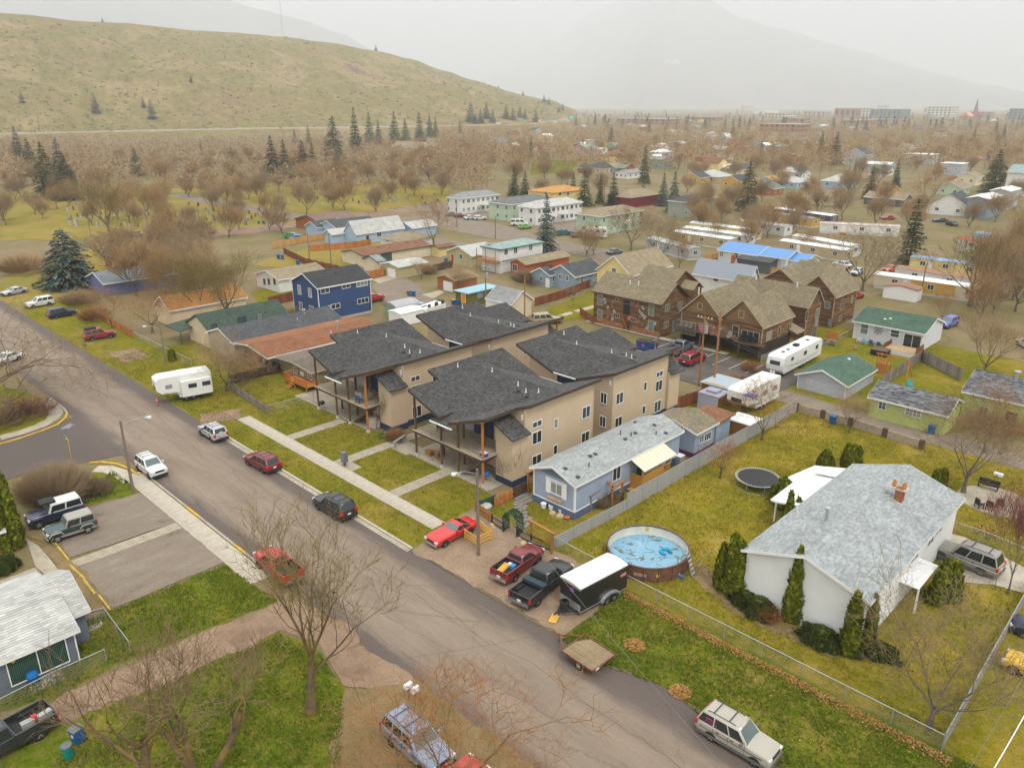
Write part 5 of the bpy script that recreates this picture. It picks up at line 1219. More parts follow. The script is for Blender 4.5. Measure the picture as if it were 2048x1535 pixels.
# apartment row
for lab,E,l,f,wm,rm,nwin in (('white two-storey apartment block with grey hip roof and outside stairs',(920,397),(891,394),(1016,390),k_white,r_grey,4),('mint green two-storey apartment block with dark roof',(1022,409),(976,403),(1091,395),k_mint,RF('charcoal',(.15,.15,.15)),2),
  ('white two-storey apartment block half behind the tall spruce',(1072,416),(1037,411),(1182,405),k_white,r_pale,5),('mint green two-storey apartment block with tan roof',(1202,433),(1147,427),(1266,417),k_mint,r_tan,3)):
 H=blk('apartment_block',lab,E,l,f,5.4,1.6, 'y',wm,rm,w_white,cat='apartment building',group='two-storey apartment blocks along the car park')
 L=G(*f,5.4).y-G(*E,5.4).y
 for k in range(nwin*2):
  for z in (1.5,4.2): window(H.root,Vector((.02,1.5+k*(L-3)/(nwin*2-1),z)), 'E',1.3 if k % 2 else .9,1.1,1)
 for k in range(2):
  for z in (1.5,4.2): window(H.root,Vector((-2-k*4,-.02,z)), 'S',.9,1.1,1)
 b=MB();m=L*.45;b.box(.02,m,2.6,1.6,m+3,2.75);b.box(1.5,m,2.75,1.56,m+3,3.7)
 for i in range(10): b.box(.1,m-2.6+i*.26,.26*i,1.3,m-2.3+i*.26,.26*i+.06)
 stuff(b.build('stair_landing',w_white,H.root))
H=blk('tan_apartment', 'gold-walled apartment house with orange roof behind the spruces',(1108,386),(1077,378),(1150,375),4.6,1.6, 'y',k_yel,r_or,None);[H.wE(u,387,1.2,1.3) for u in (1120,1136)];H.wS(1092,386,1.2,1.3)
H=blk('sage_duplex', 'sage green two-storey duplex with dark hip roof and murals',(1368,404),(1352,398),(1426,394),5.2,1.5, 'y',k_sage,r_dark,w_white)
for k in range(4):
 for z in (1.5,4.1): window(H.root,Vector((.02,2+k*3.6,z)), 'E',1.1,1.0,1)
H=blk('maroon_house', 'maroon house with tan roof among the dark spruces',(1262,396),(1240,388),(1300,385),3.6,2.2, 'y',plain('maroon',(.16,.02,.03),.7),r_tan,None)
# mobile homes of the trailer park
def mobile(lab,l,n,wall,roof,z=2.9,d=3.8,two=None,wins=3,extra=None):
 a,e=G(l[0],l[1],z),G(n[0],n[1],z);L=(e-a).length;th=math.atan2(e.y-a.y,e.x-a.x)
 t=thing('mobile_home',lab, 'mobile home',(a.x,a.y,0),th, 'mobile homes in the trailer park');b=MB();b.box(0,0,.5,L,d,z-.1);b.build('wall',wall,t)
 if two: b=MB();b.box(L*.35,-.02,.55,L*.75,d+.02,z-.12);b.build('panel',two,t)
 b=MB();b.box(.1,.1,0,L-.1,d-.1,.5);b.build('skirt',k_white,t)
 b=MB();b.ext([(-.15,-.15,z-.1),(-.15,d/2,z+.28),(-.15,d+.15,z-.1)],(L+.3,0,0));b.build('roof',roof,t)
 for k in range(wins):
  x=L*(k+.6)/wins
  if x < L-.8: window(t,Vector((x,-.03,1.8)), 'S',1.1,.9,1,0,w_white,g_dark)
 window(t,Vector((L+.02,d/2,1.8)), 'E',1.0,.9,1,0,w_white,g_dark)
 b=MB();b.box(L*.28,-.04,.6,L*.28+.9,0,2.5);b.build('door',w_white,t);b=MB();b.box(L*.28-.3,-1.5,.1,L*.28+1.4,-.03,.55);b.build('step',c_wood,t);return t
for a in (('white mobile home with twin roof vents behind the blue-roofed house',(1367,454),(1497,471),k_white,r_white),('yellow mobile home, second row behind the blue-roofed house',(1379,445),(1512,460),k_yel,r_white),('brown mobile home with white roof and red porch',(1346,462),(1459,478),k_tan,r_white),
          ('orange mobile home with grey roof and white end wall',(1535,425),(1625,437),k_gold,r_grey),('dark mobile home with bright white wavy roof',(1549,416),(1662,431),k_dk,r_white),('white mobile home with brown-striped wall between bare trees',(1585,470),(1702,491),k_white,r_white),
          ('white mobile home with pinkish roof near the sweeping road',(1641,446),(1800,453),k_white,RF('pinkish',(.5,.4,.36))),('white mobile home under a red roof',(1917,478),(2060,494),k_white,plain('red_tin',(.45,.06,.05),.5)),('long cream and mustard mobile home beside a small white shed',(1750,547),(1972,578),k_cream,r_white,2.9,3.9,k_gold),
          ('white mobile home with rusty roof and green eave',(1791,534),(2007,566),k_white,r_rust),('mustard mobile home with blue roof behind the big bare tree',(1821,513),(1960,531),k_yel,RF('bluish',(.24,.32,.42))),('grey mobile home with pale roof behind the two bare trees',(1293,475),(1378,497),k_gry,r_pale),
          ('white mobile home with orange window end, middle row',(1480,440),(1570,452),k_white,r_pale),('tan mobile home with flat white roof, lower middle row',(1560,480),(1690,500),k_tan,r_white),('teal-roofed mobile home near the right edge',(1950,465),(2070,480),k_lblue,RF('bluegrey',(.2,.27,.33)))): mobile(*a)
p=G(1830,605);H=House('white_shed', 'small white shed with brownish roof in front of the cream and mustard mobile home', 'shed',(p.x,p.y));H.vol(p.x-6,p.x,p.y,p.y+3.2,2.4,.5, 'y',w_white,r_rust,None,.15,.15)
# houses farther up the right side and centre
def small(lab,u,v,wx,wy,eave,rise,ax,wm,rm,kind='gable',name='far_house',nw=2,grp='far houses between the bare trees'):
 p=G(u,v);H=House(name,lab, 'house',(p.x,p.y),grp);H.vol(p.x-wx,p.x,p.y,p.y+wy,eave,rise,ax,wm,rm,w_white if wm not in (k_white,) else w_tan,.4,.3,kind=kind)
 for k in range(nw):
  window(H.root,Vector((.02,wy*(k+.5)/nw,eave*.55)), 'E',1.1,1.0,1)
  window(H.root,Vector((-wx*(k+.5)/nw,-.02,eave*.55)), 'S',1.1,1.0,1)
 return H
small('cream bungalow with tan roof and two dark windows on open ground',1662,411,9,12,2.8,1.8, 'y',k_cream,r_tan)
small('pale blue house with white hip roof beside a blue van',1592,378,9,12,2.8,2, 'y',k_lblue,r_pale, 'hip');small('white-gabled house standing behind the pale blue house',1602,360,10,10,3.4,2, 'x',k_white,r_pale)
small('blue house with broad grey hip roof',1690,378,11,12,3,3, 'y',k_lblue,r_pale, 'hip');small('garage-fronted blue cottage with orange roof',1542,372,6,8,2.6,1.6, 'y',k_lblue,r_or)
small('mustard bungalow with brown gable roof',1778,398,11,10,2.8,2, 'x',k_gold,r_brown);small('navy bungalow with brown roof and white porch arch',1805,415,14,9,2.8,1.8, 'x',k_dk,r_tan)
small('white house with magenta porch base and wide dark gable',1935,434,13,12,3.2,4, 'y',k_white,r_dark);small('pale green gabled house behind the magenta-based house',1920,392,9,12,3,2.5, 'y',k_mint,r_tan)
small('blue-grey tower house with white roof and orange garage door',1968,439,6,16,6.5,.8, 'y',WL('bluegrey2',(.2,.24,.28)),r_white);small('second grey tower house with white roof',2012,420,6,14,6.5,.8, 'y',k_gry,r_white)
small('unfinished white three-storey house at the right edge',2085,395,14,14,9,3, 'x',k_white,r_teal,nw=3);small('modern white and grey box house with flat roof',1862,330,16,12,6,.2, 'x',k_gry,r_white, 'flat');small('white upper storey of the modern box house',1850,312,10,8,5,.2, 'x',k_white,r_white, 'flat')
small('tall sage house with dark gable and balcony',1728,334,12,12,7,3.5, 'y',k_gry,r_dark);small('long white shed-like house below the sage house',1778,342,14,8,3.4,1.2, 'x',k_lblue,r_white);small('green-roofed white cottage below the long white shed',1775,352,10,8,3,2, 'x',k_white,r_green)
small('flat-roofed house with an orange wood corner',1920,352,10,10,6,.3, 'y',k_gry,r_white, 'flat');small('low house with a bright orange-red roof end',1965,330,10,8,3.5,1.2, 'y',k_tan,plain('coral_tin',(.6,.11,.05),.6));small('cream house with steep roof by the magenta-based house',1950,372,8,10,4,2, 'y',k_cream,r_tan)
small('wide house with large pale hip roof and white cap vent',1435,366,14,14,2.8,2.8, 'y',k_tan,r_pale, 'hip');small('dark-roofed house with gold gable',1398,368,9,10,2.8,2.2, 'y',k_gold,r_dark);small('gold-fronted house with orange annex',1478,376,9,12,2.8,2.4, 'y',k_gold,r_dark);small('teal cottage behind the wide pale-roofed house',1490,345,9,8,2.8,1.6, 'x',WL('tealw',(.12,.27,.32)),r_dark)
small('green-roofed brick cottage behind the tall pine',1545,392,9,9,2.8,2, 'y',k_brk,r_green);small('white bungalow with grey roof beside the garden plots',1255,358,8,14,2.8,1.4, 'y',k_white,r_grey,nw=3);small('dark-roofed cottage with orange gable beside the garden plots',1178,347,8,10,2.8,1.8, 'x',k_brk,r_dark)
small('grey two-storey house with white dormers',1172,312,12,12,6,2, 'y',k_gry,r_teal,nw=3);small('white garage house with pale roof beside the grey two-storey house',1206,308,10,8,3,1.6, 'x',k_white,r_pale);small('orange-gabled house by the curving road',1232,320,12,12,3,2.5, 'y',k_yel,r_brown);small('teal gabled cottage behind the orange-gabled house',1228,300,8,8,3.4,2.4, 'y',WL('aqua',(.15,.45,.4)),r_teal)
small('white two-storey farmhouse among bare trees',1325,310,9,10,5.4,2, 'x',k_white,r_tan);small('brown gabled house with white front left of the curving road',1072,300,10,12,3.2,2.4, 'y',k_white,r_brown);small('second brown-roofed white house left of the curving road',1095,304,9,10,3,2.2, 'y',k_white,r_brown);small('small white house with bright roof at the wood edge',1030,299,9,9,3,2, 'y',k_gold,r_white)
small('grey-roofed cottage at the wood edge',968,302,8,8,3,2, 'y',k_gry,r_grey);small('blue box house with white roof',1182,290,8,6,4,.2, 'x',k_lblue,r_white, 'flat');small('white A-frame house with blue gable',1452,285,7,10,4,5, 'y',k_lblue,r_white);small('cream house with tan roof near the tall pine row',1545,288,10,10,4,3, 'y',k_cream,r_tan)
e=G(845,300);H=small('wide tan lodge with broad roof and brown gables behind the cemetery wood',845,309,40,16,4.5,4, 'x',k_tan,r_tan,nw=4)
# the rest of the town: small houses scattered between the trees
RT=random.Random(31);cw=[('white',k_white),('cream',k_cream),('blue-grey',k_blue),('pale blue',k_lblue),('tan',k_tan),('brick red',k_brk),('yellow',k_yel),('grey',k_gry),('sage',k_sage)];cr_=[('pale',r_pale),('grey',r_grey),('brown',r_brown),('tan',r_tan),('dark',r_dark),('green',r_green),('white',r_white)]
seen={};zones=lambda u,d: ('close under the far mountain' if d > 1500 else 'deep in the far town' if d > 900 else 'in the middle of the town' if d > 560 else 'on the near side of the town')
k=0;tries=0
while k < 105 and tries < 4000:
 tries+=1;u=RT.uniform(960,2080);d=330*(7.0**RT.random());v0=P(Vector((-math.sin(HEAD),math.cos(HEAD),0))*d)[1]
 if v0 > 352 or (u < 1150 and v0 > 300): continue
 p=G(u,v0);wn_,wm_=RT.choice(cw);rn_,rm_=RT.choice(cr_);ax=RT.choice('xy');ev=RT.choice((2.8,3.0,3.4,5.2));kd=RT.choice(('gable', 'gable', 'gable', 'hip'))
 lab=f"{'two-storey' if ev > 5 else 'small'} {wn_} house with {rn_} {kd} roof {zones(u, d)}"
 seen[lab]=seen.get(lab,0)+1
 if seen[lab] > 1: continue
 H=House('town_house',lab, 'house',(p.x,p.y), 'small houses scattered through the far town');wx,wy=RT.uniform(8,12),RT.uniform(8,14)
 H.vol(p.x-wx,p.x,p.y,p.y+wy,ev,RT.uniform(1.6,3),ax,wm_,rm_,None,.4,.3,kind=kd)
 if d < 700: window(H.root,Vector((.02,wy*.3,1.6)), 'E',1.2,1.1,1);window(H.root,Vector((.02,wy*.7,1.6)), 'E',1.2,1.1,1);window(H.root,Vector((-wx*.4,-.02,1.6)), 'S',1.2,1.1,1)
 k+=1
# downtown blocks, church, stadium hall
def bigb(lab,u,v,w,d,h,m,floors=0,cols=0,flat=None,name='downtown_building',cat='building',roofm=None):
 p=G(u,v);t=thing(name,lab,cat,p,0, 'buildings of the far town centre');b=MB();b.box(-w,0,0,0,d,h);b.build('wall',m,t);b=MB();b.box(-w-.3,-.3,h,.3,d+.3,h+.8);b.build('roof',roofm or r_pale,t)
 b=MB()
 for f in range(floors):
  z=h*(f+.35)/floors
  for c in range(cols): b.box(-w*(c+.75)/cols,-.25,z,-w*(c+.25)/cols,-.05,z+h/floors*.5);b.box(.05,d*(c+.25)/cols,z,.25,d*(c+.75)/cols,z+h/floors*.5)
 if floors: split(b, 'window',g_dark,t)
 return t
k_ob=plain('brick_block',(.36,.15,.08),.8);k_st=plain('cream_stone',(.6,.5,.36),.8);k_cg=plain('green_glass_block',(.12,.19,.17),.4);k_ws=plain('white_stone',(.66,.62,.55),.8)
bigb('cream stone tower block with vertical window bays beside a blank brick wall',1736,236,55,35,26,k_st,4,6);bigb('blank brick-red block beside the cream stone tower',1710,237,60,30,26,k_ob,1,4);bigb('broad green-glass office block with flat roof',1800,238,80,70,24,k_cg,4,7);bigb('white stepped stone hotel block',1900,238,60,60,30,k_ws,5,6);bigb('red-brown upper block behind the stepped white hotel',1870,226,50,40,22,k_ob,2,4)
bigb('dark terraced green office block at the right edge of the town',2070,240,60,90,26,k_cg,4,6);bigb('small white tower on the office roofs',1772,228,40,20,32,k_ws,4,4);bigb('long orange-brick block west of the centre',1330,250,70,50,10,k_ob,2,6);bigb('low brick hall with orange wall near the red shop sign',1282,248,60,40,9,k_ob,2,5);bigb('two-storey orange-brick school in the trees',1600,265,60,30,10,k_ob,2,8)
bigb('long low building with a bright teal roof',1712,249,30,200,7,k_ob,1,12,roofm=plain('teal_roof',(.02,.32,.35),.5));bigb('shorter teal-roofed building beside the long one',1598,245,30,50,8,k_ob,1,4,roofm=plain('teal_roof',(.02,.32,.35),.5));bigb('long white arena hall at the foot of the mountain',1532,228,60,110,12,k_ws,0,0,roofm=r_white);bigb('tan mill tower behind the white arena',1498,222,60,60,30,plain('dusty_tan',(.5,.38,.3),.8),0,0)
bigb('orange brick warehouse under the red-tiled house',1432,243,80,30,9,k_ob,1,6);bigb('pink stone block left of the cream tower',1650,235,70,40,16,plain('pink_stone',(.55,.38,.3),.8),3,5);bigb('yellow-fronted market hall with blue awning',1570,238,60,60,14,k_st,2,6);bigb('brick block with white cornice near the church',1978,236,60,50,16,k_ob,3,5)
p=G(1936,240);t=thing('church', 'orange-roofed brick church with slim dark spire', 'church',p,0);b=MB();b.box(-20,0,0,0,46,9);b.build('wall',k_ob,t);b=MB();b.ext([(-21,0,9),(1,0,9),(-10,0,18)],(0,46,0));b.build('roof',plain('coral_tile',(.6,.3,.17),.8),t)
b=MB();b.box(-4,46,0,4,54,24);b.build('tower',plain('red_brick',(.4,.05,.04),.8),t);b=MB();b.tube((0,50,24),(0,50,52),4.5,.2,8);b.build('spire',plain('spire_grey',(.13,.1,.12),.6),t)
# ================================================================ VEHICLES
m_tyre=plain('tyre_rubber',(.022,.022,.023),.85,var=.25,scale=6);m_rim=plain('alloy',(.42,.43,.44),.35,.8,var=.1);m_rimd=plain('dark_rim',(.06,.06,.06),.4,.5);m_chrome=plain('chrome',(.62,.63,.64),.18,.9,var=.05)
g_car=glass('car_glass',(.02,.026,.026),.05);g_carl=glass('car_glass_pale',(.10,.13,.125),.06);m_red=plain('lamp_red',(.5,.015,.01),.3,var=0);m_lamp=plain('lamp_clear',(.6,.6,.56),.2,var=0);m_amb=plain('lamp_amber',(.6,.22,.02),.3,var=0);m_trimb=plain('black_trim',(.025,.025,.027),.6)
WH={}
def wheel_mesh(r,w,rim):
 k=(round(r,2),round(w,2),rim.name)
 if k in WH: return WH[k]
 b=MB();n=20;pr=[(r*.62,-w/2),(r*.9,-w/2),(r,-w*.36),(r,w*.36),(r*.9,w/2),(r*.62,w/2)]
 for i in range(n):
  for q in pr: t=2*math.pi*i/n;b.v.append((q[0]*math.cos(t),q[1],q[0]*math.sin(t)))
 for i in range(n):
  for j in range(5): a=i*6+j;c=((i+1) % n)*6+j;b.f.append((a,c,c+1,a+1));b.m.append(0)
 c=MB()
 for sg in (-1,1):
  for i in range(n):
   t0,t1=2*math.pi*i/n,2*math.pi*(i+1)/n;y=sg*w*.40;c.add([(0,y*.75,0),(r*.64*math.cos(t0),y*.75,r*.64*math.sin(t0)),(r*.64*math.cos(t1),y*.75,r*.64*math.sin(t1))],[(0,1,2)])
  for i in range(5):
   t=2*math.pi*i/5+.3;a=Vector((math.cos(t),0,math.sin(t)));d=Vector((-math.sin(t),0,math.cos(t)))*r*.11;y=Vector((0,sg*w*.46,0))
   c.ext([a*r*.1-d+y,a*r*.62-d*.8+y,a*r*.62+d*.8+y,a*r*.1+d+y],Vector((0,-sg*w*.1,0)),1)
  c.tube((0,sg*w*.4,0),(0,sg*w*.48,0),r*.17,r*.14,8,1)
 WH[k]=(b.mesh('wheel',m_tyre,smooth=False,uv=False),c.mesh('rim',[m_rimd,rim],uv=False));return WH[k]
def loft(rings,cap=True):
 b=MB();k=len(rings[0]);b.v=[tuple(p) for r_ in rings for p in r_]
 for i in range(len(rings)-1):
  for j in range(k): a=i*k+j;c=i*k+(j+1) % k;b.f.append((a,c,c+k,a+k));b.m.append(0)
 if cap: b.f+=[tuple(range(k-1,-1,-1)),tuple(range((len(rings)-1)*k,len(rings)*k))];b.m+=[0,0]
 return b
def car(label,f,r,paintm,kind='suv',L=4.6,Wd=1.8,H_=1.7,wb=2.65,rail=False,rim=None,glassm=None,plate=True,spare=False,cat='car',name=None,two=None,top=None,wr=.34,group='parked vehicles',bedliner=True,toolbox=False,heading=None,ctr=None,belt=None):
 """f, r: photo pixels where the visible front and rear tyres meet the ground; local x is forward"""
 hw_=Wd/2
 if ctr is None:
  a,b_=G(*f),G(*r);d=(a-b_).normalized();per=Vector((-d.y,d.x,0));mid=(a+b_)/2
  if per.dot(mid) < 0: per=-per
  c=mid+per*(hw_-.12);th=math.atan2(d.y,d.x)
 else: c=G(*ctr) if len(ctr)==2 else Vector(ctr);th=rad(heading)
 t=thing(name or {'pickup': 'pickup_truck', 'van': 'van', 'jeep': 'off_roader'}.get(kind, 'parked_car'),label,{'pickup': 'pickup truck', 'van': 'van'}.get(kind,cat),(c.x,c.y,.07),th,group)
 fo=(L-wb)*.46;xf=wb/2;xr=-wb/2;X0=xf+fo;X1=X0-L;rim=rim or m_rim;gm=glassm or g_car
 zb=.24 if kind not in ('pickup', 'jeep') else .36
 bz=belt or {'suv': 1.02, 'wagon': .95, 'sedan': .88, 'coupe': .86, 'pickup': 1.16, 'jeep': 1.08, 'van': 1.1}[kind];hz=bz-{'suv': .03, 'wagon': .05, 'sedan': .05, 'coupe': .03, 'pickup': .04, 'jeep': .02, 'van': .12}[kind]
 cabf={'suv': .30, 'wagon': .29, 'sedan': .30, 'coupe': .42, 'pickup': .255, 'jeep': .36, 'van': .16}[kind];a0=X0-L*cabf
 cabr={'suv': .985, 'wagon': .985, 'sedan': .86, 'coupe': .84, 'pickup': .60, 'jeep': .97, 'van': .99}[kind];a3=X0-L*cabr
 a1=a0-{'suv': .62, 'wagon': .72, 'sedan': .75, 'coupe': .62, 'pickup': .6, 'jeep': .3, 'van': .55}[kind]*(1 if H_ < 2.1 else 1.2)
 a2=a3+{'suv': .30, 'wagon': .45, 'sedan': .75, 'coupe': .95, 'pickup': .16, 'jeep': .08, 'van': .12}[kind]
 xe=X1 if kind!='pickup' else a3-.03
 def ring(x,w,z0,z1,zt,nose=0):
  P_=[(w*.90,z0),(w,z0+.14),(w*1.0,(z0+z1)/2),(w*.965,z1-.06),(w*.90,z1),(w*.45,zt),(0,zt+.01)]
  return [Vector((x,y,z)) for y,z in P_]+[Vector((x,-y,z)) for y,z in reversed(P_[:-1])]
 st=[ring(X0,hw_*.80,zb+.08,hz-.26,hz-.24),ring(X0-.06,hw_*.90,zb+.02,hz-.14,hz-.10),ring(X0-.28,hw_*.965,zb,hz-.05,hz-.0),ring(xf-.1,hw_,zb,hz,hz+.05),ring(a0+.1,hw_,zb,bz,bz+.04),ring(a0-.6,hw_,zb,bz,bz+.02)]
 if kind in ('sedan', 'coupe'): st+=[ring(a3+.2,hw_,zb,bz,bz+.02),ring(a3-.05,hw_*.99,zb,bz-.01,bz+.03),ring(X1+.2,hw_*.95,zb+.03,bz-.04,bz),ring(X1,hw_*.86,zb+.1,bz-.12,bz-.09)]
 elif kind=='pickup': st+=[ring(xe+.05,hw_,zb,bz,bz+.02),ring(xe,hw_*.99,zb,bz-.02,bz)]
 else: st+=[ring(X1+.55,hw_,zb,bz,bz+.02),ring(X1+.15,hw_*.97,zb+.02,bz,bz+.02),ring(X1,hw_*.90,zb+.1,bz-.05,bz-.02)]
 bo=loft(st).build('body',paintm,t,uv=False)
 def soft(o,a=34): o.data.polygons.foreach_set('use_smooth',[True]*len(o.data.polygons));o.data.set_sharp_from_angle(angle=rad(a))
 soft(bo)
 # cabin
 wb_,wt=hw_*.93,hw_*(.76 if kind!='jeep' else .88);zr=H_-.02
 def cr_(x,w,z): return [Vector((x,w,z)),Vector((x,-w,z))]
 bl,fl=[Vector((a0,wb_,bz-.02)),Vector((a3,wb_,bz-.02))],[Vector((a1,wt,zr-.06)),Vector((a2,wt,zr-.06))]
 q=MB();B=[Vector((a0,wb_,bz-.03)),Vector((a3,wb_,bz-.03)),Vector((a3,-wb_,bz-.03)),Vector((a0,-wb_,bz-.03))];Tm=[Vector((a1,wt,zr-.07)),Vector((a2,wt,zr-.07)),Vector((a2,-wt,zr-.07)),Vector((a1,-wt,zr-.07))];Tt=[Vector((a1-.12,wt*.84,zr)),Vector((a2+.1,wt*.84,zr)),Vector((a2+.1,-wt*.84,zr)),Vector((a1-.12,-wt*.84,zr))]
 q.v=[tuple(p) for p in B+Tm+Tt];q.f=[(i+o,i+4+o,(i+1) % 4+4+o,(i+1) % 4+o) for o in (0,4) for i in range(4)]+[(8,9,10,11),(3,2,1,0)];q.m=[0]*len(q.f)
 cb=q.build('cabin',top or paintm,t,uv=False);soft(cb,50)
 k=MB()
 for sg in (-1,1):
  for x in {2: (a0-.12,(a0+a3)/2+.1,a3+.25),3: (a0-.12,a0+(a3-a0)*.36,a0+(a3-a0)*.66)}[2 if kind in ('coupe', 'pickup', 'sedan', 'jeep') else 3]: k.box(x-.009,sg*(hw_-.03),zb+.14,x+.009,sg*(hw_+.004),bz-.04)
  k.box(X1+.3,sg*(hw_-.02),bz-.30,X0-.45,sg*(hw_+.006),bz-.27)
  for x in (a0-.9,a0-1.8)[:1 if kind in ('coupe', 'jeep') else 2]: k.box(x-.1,sg*(hw_-.03),bz-.16,x+.1,sg*(hw_+.02),bz-.12)
 stuff(k.build('door_seam',m_trimb,t,uv=False))
 def pane(nm,A,Bq,C,D,ins=(.06,.06,.08,.06),m=gm):
  """quad A (bottom start) B (bottom end) C (top end) D (top start), inset and set proud"""
  l,rr,bt,tp=ins;n=(Bq-A).cross(D-A).normalized();cen=(A+Bq+C+D)/4
  if n.dot(cen-Vector(((a0+a3)/2,0,bz))) < 0: n=-n
  def pt(s,w): return (A.lerp(Bq,s)).lerp(D.lerp(C,s),w)
  P4=[pt(l,bt),pt(1-rr,bt),pt(1-rr,1-tp),pt(l,1-tp)];k=MB();k.ext([p+n*.012 for p in P4],-n*.01);return k.build(nm,m,t,uv=False)
 pane('windshield',B[0],B[3],Tm[3],Tm[0],(.07,.07,.05,.05),g_carl if glassm is None else glassm)
 pane('rear_window',B[1],B[2],Tm[2],Tm[1],(.1,.1,.12 if kind!='pickup' else .2,.1))
 ns={'suv': 3, 'wagon': 3, 'sedan': 2, 'coupe': 2, 'pickup': 2, 'jeep': 2, 'van': 3}[kind]
 if kind=='pickup' and L < 5.2: ns=1
 for sg in (0,3):
  e=1 if sg==0 else 2;A,Bq,C,D=B[sg],B[e],Tm[e],Tm[sg]
  for i in range(ns):
   s0,s1=(0.03 if i==0 else i/ns),(i+1)/ns
   if kind=='van' and i > 0 and top is None: continue
   pane('side_window',A.lerp(Bq,s0),A.lerp(Bq,s1),D.lerp(C,s1),D.lerp(C,s0),(.05,.05,.12,.1))
 # wheels and arches
 wm=wheel_mesh(wr,.22 if kind!='jeep' else .27,rim)
 for x in (xf,xr):
  for sg in (-1,1):
   w=put('wheel',wm[0],t,(x,sg*(hw_-.10),wr-.07));put('rim',wm[1],w)
   k=MB();n=12;rr=wr*1.17;pts=[(x+rr*math.cos(math.pi*i/n),sg*(hw_-.0)*1.004,wr-.07+rr*math.sin(math.pi*i/n)) for i in range(n+1)]+[(x-rr,sg*hw_*1.004,zb+.02),(x+rr,sg*hw_*1.004,zb+.02)];k.ext(pts,(0,-sg*.06,0));k.build('wheel_arch',m_trimb,t,uv=False)
 # lamps, bumpers, grille, plates, mirrors
 for sg in (-1,1):
  k=MB();k.box(X0-.20,sg*hw_*.56,hz-.28,X0+.005,sg*hw_*.90,hz-.12);k.build('headlight',m_lamp,t,uv=False)
  k=MB();zt_=bz-.02 if kind not in ('sedan', 'coupe') else bz-.12;xx=X1
  if kind in ('suv', 'wagon', 'van'): k.box(xx-.012,sg*hw_*.66,bz-.32,xx+.14,sg*hw_*.955,bz+.02)
  elif kind=='pickup': k.box(xx-.015,sg*hw_*.86,.72,xx+.1,sg*(hw_+.005),1.1)
  elif kind=='jeep': k.box(xx-.05,sg*hw_*.8,.75,xx+.05,sg*hw_*.97,.95)
  else: k.box(xx-.01,sg*hw_*.3,zt_-.14,xx+.12,sg*hw_*.87,zt_)
  k.build('taillight',m_red,t,uv=False)
  k=MB();k.box(a0-.35,sg*(hw_+.005),bz+.0,a0-.22,sg*(hw_+.2),bz+.15);k.build('mirror',two or paintm if kind!='jeep' else m_trimb,t,uv=False)
 mb_=m_chrome if kind in ('pickup', 'coupe') else (two or m_trimb)
 k=MB();k.box(X0-.1,-hw_*.86,zb+.02,X0+.06,hw_*.86,zb+.24);k.build('front_bumper',mb_,t,uv=False)
 k=MB();k.box(X1-.07 if kind!='pickup' else X1-.14,-hw_*.9,zb+.04,X1+.08,hw_*.9,zb+.26);k.build('rear_bumper',mb_,t,uv=False)
 k=MB();k.box(X0-.1,-hw_*.5,hz-.30,X0+.012,hw_*.5,hz-.12);k.build('grille',m_trimb,t,uv=False)
 if plate: k=MB();k.box(X1-.03,-.16,.62,X1+.03,.16,.76);k.build('number_plate',metal_wh,t,uv=False)
 if rail:
  for sg in (-1,1): k=MB();k.path([Vector((a1-.25,sg*wt*.8,zr-.01)),Vector((a1-.4,sg*wt*.8,zr+.06)),Vector((a2+.35,sg*wt*.8,zr+.06)),Vector((a2+.2,sg*wt*.8,zr-.01))],.022,5);k.build('roof_rail',m_trimb,t,uv=False)
  for x in (a1-.7,a2+.6): k=MB();k.beam((x,-wt*.8,zr+.06),(x,wt*.8,zr+.06),.05,.025);k.build('cross_bar',m_trimb,t,uv=False)
 if two:
  for sg in (-1,1): k=MB();k.box(X1+.15,sg*(hw_-.01),zb,X0-.3,sg*(hw_+.012),zb+.2);k.build('side_cladding',two,t,uv=False)
 if spare: k=MB();k.tube((X1-.2,0,.95),(X1-.0,0,.95),.33,.33,16);k.build('spare_wheel',spare if not isinstance(spare,bool) else m_tyre,t,uv=False)
 if kind=='pickup':
  bx1=xe-.02;k=MB();bh=bz+.0
  k.box(X1,-hw_,zb,bx1,hw_,.72);k.box(X1,-hw_,.72,bx1,-hw_+.09,bh);k.box(X1,hw_-.09,.72,bx1,hw_,bh);k.box(bx1-.06,-hw_+.09,.72,bx1,hw_-.09,bh);bo2=k.build('bed',paintm,t,uv=False)
  k=MB();k.box(X1-.0,-hw_+.09,.66,X1+.07,hw_-.09,bh);k.build('tailgate',paintm,t,uv=False)
  k=MB();k.box(X1+.07,-hw_+.09,.72,bx1-.06,hw_-.09,.75)
  for i in range(9): y=-hw_+.2+i*(2*hw_-.4)/8;k.box(X1+.09,y-.03,.75,bx1-.1,y+.03,.77)
  for sg in (-1,1): k.box(X1+.07,sg*(hw_-.115),.75,bx1-.06,sg*(hw_-.092),bh);k.box(xr-.45,sg*(hw_-.115),.75,xr+.45,sg*(hw_-.32),.95)
  k.box(bx1-.085,-hw_+.1,.75,bx1-.062,hw_-.1,bh);k.build('bed_liner',m_trimb,t,uv=False)
  if toolbox: k=MB();k.box(bx1-.62,-hw_+.02,bh-.12,bx1-.08,hw_-.02,bh+.16);k.build('tool_box',toolbox,t,uv=False)
 if kind=='jeep':
  for sg in (-1,1):
   for x in (xf,xr): k=MB();k.ext([(x-.55,sg*hw_*.98,.72),(x-.38,sg*hw_*.98,.95),(x+.38,sg*hw_*.98,.95),(x+.6,sg*hw_*.98,.70),(x+.55,sg*hw_*.98,.66),(x+.34,sg*hw_*.98,.88),(x-.34,sg*hw_*.98,.88),(x-.5,sg*hw_*.98,.66)],(0,sg*.2,0));k.build('fender',two or m_trimb,t,uv=False)
